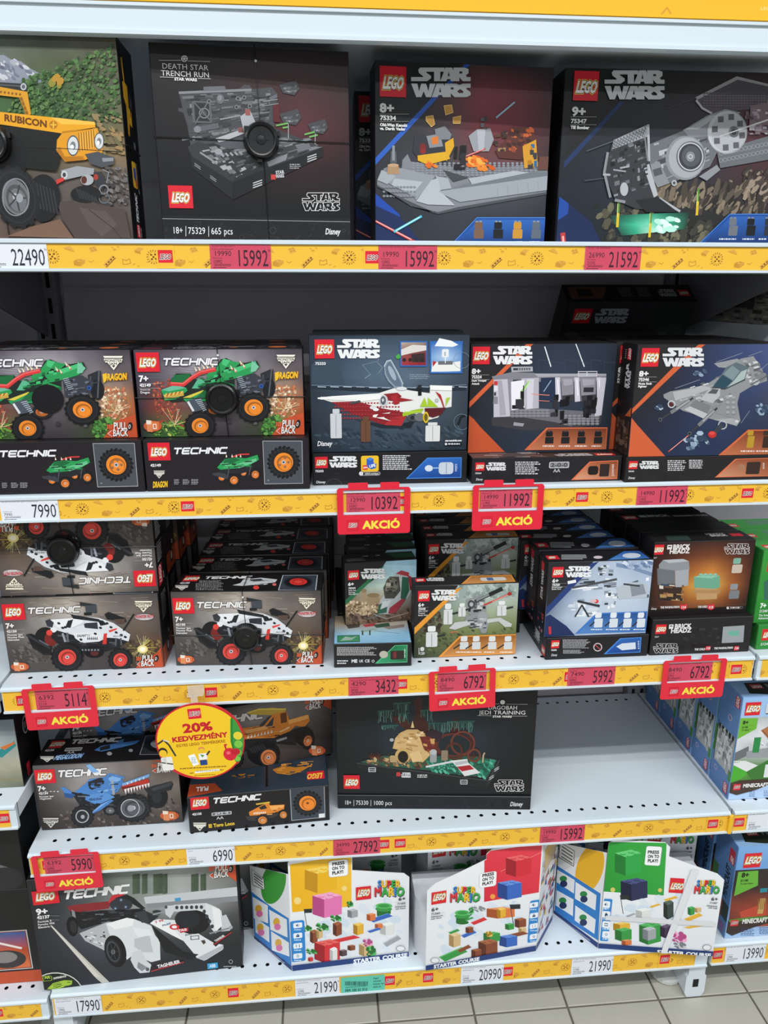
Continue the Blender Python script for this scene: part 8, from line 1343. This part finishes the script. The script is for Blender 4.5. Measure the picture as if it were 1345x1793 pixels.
def course_set(label, plan, fa, fb, flip, cardw, wing0, wing1, cardh, art, sa, sb, sh0, sh1, sart, seglen, group=None):
    """plan: base outline; card: raised square part of the front panel; wing: lower part sloping down"""
    ox, oy = plan[0]; e = empty('toy_box', (ox, oy, S5)); meta(e, label, 'toy box', group); R = lambda q: (q[0] - ox, q[1] - oy)
    mb = MB(); mb.prism([R(q) for q in plan], 0, .135, 'z'); mb.build('body', carton('#dfe2e6'), e)
    W = seglen; c = .010
    if not flip:
        out = [(0, 0), (W, 0), (W, wing1 - c), (W - c, wing1), (cardw, wing0), (cardw, cardh - c), (cardw - c, cardh), (c, cardh), (0, cardh - c)]
        pcs = [[((cardw, 0), (1, 0)), ((0, cardh), (0, 1)), ((cardw, cardh - c), (1, 1)), ((0, cardh - c), (-1, 1))], [((cardw, 0), (-1, 0)), ((cardw, wing0), (wing0 - wing1, W - cardw)), ((W, wing1 - c), (1, 1))]]
    else:
        k = W - cardw
        out = [(0, 0), (W, 0), (W, cardh - c), (W - c, cardh), (k + c, cardh), (k, cardh - c), (k, wing0), (c, wing1), (0, wing1 - c)]
        pcs = [[((k, 0), (-1, 0)), ((0, cardh), (0, 1)), ((W, cardh - c), (1, 1)), ((k, cardh - c), (-1, 1))], [((k, 0), (1, 0)), ((k, wing0), (-(wing0 - wing1), k)), ((0, wing1 - c), (-1, 1))]]
    fp = panel(e, 'front_panel', R(fa), R(fb), out, pcs, art, cardh)
    L = math.hypot(sb[0] - sa[0], sb[1] - sa[1])
    panel(e, 'side_panel', R(sa), R(sb), [(0, 0), (L, 0), (L, sh1), (0, sh0)], [[((0, sh0), (sh0 - sh1, L))]], sart, max(sh0, sh1))
    return e, fp
def copy_tree(o, parent=None):
    c = o.copy(); COL.objects.link(c); c.parent = parent
    for ch in o.children: copy_tree(ch, c)
    return c
pe, _ = course_set('white starter set with a raised yellow card and blue side pictures', [(.386, .089), (.467, .0055), (.702, .0195), (.702, .095), (.386, .095)], (.467, .004), (.702, .018), False, .123, .226, .205, .270, ART['yellow_course'], (.386, .0875), (.467, .0025), .185, .234, ART['yellow_side'], .2354)
ma, _ = course_set('white starter set with a raised red card', [(.716, .033), (.733, -.0163), (.963, .0096), (1.018, .081), (1.018, .095), (.716, .095)], (.732, -.018), (.964, .008), True, .116, .246, .203, .268, ART['red_course'], (.9645, .008), (1.0205, .080), .258, .225, ART['red_side'], .2335)
lu, lf = course_set('white starter set with a raised green card and white tape', [(1.033, .098), (1.096, .0045), (1.320, -.0345), (1.320, .102), (1.033, .102)], (1.095, .003), (1.321, -.036), False, .118, .236, .198, .268, ART['green_course'], (1.032, .097), (1.094, .0025), .185, .236, ART['green_side'], .2293)
A = Art(.2293, .275, [(398, 80), (1118, 122), (1012, 790), (329, 743)])
A.poly([(888, 265), (930, 272), (735, 782), (700, 775)], '#e2e4e6'); A.poly([(375, 545), (1030, 585), (1028, 612), (372, 572)], '#dcdee0')
link('tape', A.build('tape'), lf, Matrix.Translation((0, 0, .0045)))['label'] = 'white packing tape'
for src, lab, dx, dy in ((pe, 'shadowed starter set with a yellow card behind the lit one', -.003, .118), (ma, 'shadowed starter set with a red card behind the lit one', .020, .124), (lu, 'shadowed starter set with a green card behind the lit one', .018, .140)):
    c = copy_tree(src); c.location = (src.location[0] + dx, src.location[1] + dy, S5); meta(c, lab, 'toy box')

# ------------------------------------------------------------------ alarm wraps: a black disc and thin cables round a carton
def wrap(key, u, v, label, w, h, d, r=.0245):
    b = PLACED[key]; e = empty('alarm_wrap', b.location); e.rotation_euler = b.rotation_euler; meta(e, label, 'alarm tag', 'black alarm wraps')
    m = MB(); n = 44; m.lathe([(r * .98, 0), (r * 1.06, .003), (r * 1.06, .006), (r, .009), (r * .96, .0135), (r * .86, .015), (r * .78, .0145), (r * .74, .0125), (r * .0, .0122)], n, (u, -.0012, v)); m.build('alarm_disc', BLACKP, e, smooth=False)
    m = MB(); m.lathe([(r * .30, .0122), (r * .26, .0132), (r * .0, .0134)], 20, (u, -.0012, v)); m.box(u - r * .5, u + r * .45, -.0142, -.013, v - .0008, v + .0008); m.build('latch', mat('black_gloss', '#161617', .2), e)
    for q in range(3): m = MB(); a = 2.1 * q + .4; x, z = u + r * 1.05 * math.cos(a), v + r * 1.05 * math.sin(a); m.box(x - .0035, x + .0035, -.0085, -.0015, z - .0035, z + .0035); m.build('cable_port', BLACKP, e)
    o = .0022; m = MB(); m.tube([(u, -o, v), (w * .5, -o, v + .002), (w + o, -o, v + .001), (w + o, d, v + .001), (w + o, d + o, v + .001), (-o, d + o, v + .002), (-o, -o, v + .002), (u, -o, v)], .0007, 5); m.build('cable', BLACKP, e)
    m = MB(); m.tube([(u, -o, v), (u - .004, -o, h + o), (u - .004, d, h + o), (u - .004, d + o, h * .5), (u, d + o, .0015)], .0007, 5); m.tube([(u + .002, -o, v), (u + .006, -o, .0015)], .0007, 5); m.build('cable', BLACKP, e)
    m = MB(); m.lathe([(.0, 0), (.0018, 0), (.0018, .002), (0, .0022)], 10, (u - .003, -.0018, h * .93)); m.build('bead', mat('white_bead', '#d8d8d8', .4), e)
wrap('trench', .1508, .1393, 'black alarm disc strapped across the trench carton', .282, .262, .09)
wrap('dragonB', .1315, .0609, 'black alarm disc strapped across a green truck carton', .259, .137, .076)
wrap('muttU', .1138, .0818, 'black alarm disc strapped across the upside-down white truck carton', .262, .141, .078, .025)
wrap('muttB', .1278, .0582, 'black alarm disc strapped across the upright white truck carton', .260, .141, .088, .024)
wrap('jeep', .1734, .1247, 'black alarm disc strapped across the off-road car carton', .354, .262, .085)

# ------------------------------------------------------------------ round discount sign hanging from the third rail
e = empty('discount_sign', (.329, -.030, .706)); meta(e, 'round yellow discount sign with red rim hanging in front of the shark carton', 'sign'); e.rotation_euler = (0, math.radians(-3.5), 0)
m = MB(); m.lathe([(0, -.0006), (.0752, -.0006), (.0756, 0), (.0752, .0008), (0, .0008)], 64); m.build('disc', mat('red_card', '#cf2430', .4), e)
A = Art(.152, .152, [(90, 152), (670, 120), (680, 668), (98, 700)]); A.clip = False
A.ell(385, 410, 288, 268, '#cf2430', 0, 64); A.ell(385, 410, 278, 259, '#f5c928', 0, 64)
A.rect(329, 172, 412, 248, '#dd2233'); A.text('LEGO', 336, 226, 404, 28, '#f6efe9', 3, .2); A.text('LEGO', 336, 226, 404, 28, '#7a2a2c', 1, .2)
A.text('20%', 284, 340, 474, 58, '#c4202c', 2); A.text('KEDVEZMÉNY', 204, 404, 564, 34, '#c4202c', 2); A.text('EGYES LEGO TERMÉKEKRE', 226, 440, 546, 19, '#a8641c', 1)
A.micro(228, 592, 560, 608, 1, '#8a5a1c', .5); A.rect(322, 612, 486, 636, '#f8f4ea', .3); A.micro(288, 630, 318, 642, 1, '#6a4a1c', .5); A.micro(488, 618, 514, 630, 1, '#6a4a1c', .5); A.micro(330, 618, 480, 630, 1, '#9a948a', .5); A.micro(318, 650, 470, 660, 1, '#8a5a1c', .5)
# pea pod, red rattle, two plain figures with a sheet
A.poly([(596, 262), (606, 250), (626, 268), (650, 330), (668, 400), (660, 460), (630, 560), (600, 570), (592, 500), (580, 420), (588, 330)], '#3a9a3c'); A.line([(606, 250), (600, 320), (590, 420), (600, 560)], 8, '#257a2c')
for x, y, rr, c in ((632, 380, 34, '#e8d03c'), (630, 440, 32, '#7cc44a'), (622, 500, 28, '#6cb844'), (614, 545, 22, '#7cc44a')): A.ell(x, y, rr, rr, '#2f8a38'); A.ell(x, y, rr * .86, rr * .86, c)
A.ell(568, 510, 44, 46, '#d8283a'); A.ell(606, 494, 30, 24, '#c01f30'); A.line([(545, 470), (540, 440), (552, 440)], 10, '#c01f30'); A.ell(558, 500, 14, 12, '#f06a74')
A.ell(134, 470, 30, 32, '#2a2422'); A.ell(134, 480, 25, 26, '#f0c42c'); A.rect(116, 505, 188, 606, '#eceae4', .12); A.line([(118, 545), (186, 560)], 9, '#3a3632'); A.line([(110, 410), (150, 384), (180, 420), (212, 500)], 11, '#3a3632'); A.line([(150, 384), (182, 398)], 9, '#d8d4cc'); A.tri([(118, 520), (150, 505), (150, 560)], '#d4d2cc')
A.ell(385, 462, 20, 14, '#e07a6a'); A.ell(386, 474, 18, 18, '#f0c42c'); A.rect(362, 492, 416, 540, '#f2f2ee', .1); A.rect(366, 540, 412, 580, '#24488a', .08); A.line([(416, 505), (436, 480)], 11, '#3a3a3c'); A.poly([(292, 505), (336, 494), (358, 570), (318, 584)], '#fafaf6'); A.micro(310, 520, 344, 566, 4, '#5aa0c8'); A.tri([(372, 500), (400, 506), (384, 524)], '#5a9a4a')
p = link('sign_print', A.build('sign_print', PAPER), e, Matrix(((1, 0, 0, -.076), (0, 0, -1, -.0009), (0, 1, 0, -.076), (0, 0, 0, 1))))
m = MB(); m.box(-.006, .006, .001, .0016, .04, .088); m.box(-.012, .016, .001, .0165, .0865, .0872); m.box(-.012, .016, .0152, .0162, .087, .1); m.build('clear_hanger', mat('clear_plastic', '#e8e4da', .15, alpha=.35), e)
print('objects', len(bpy.data.objects), 'tris', sum(sum(max(len(p.vertices) - 2, 0) for p in me.polygons) for me in bpy.data.meshes))
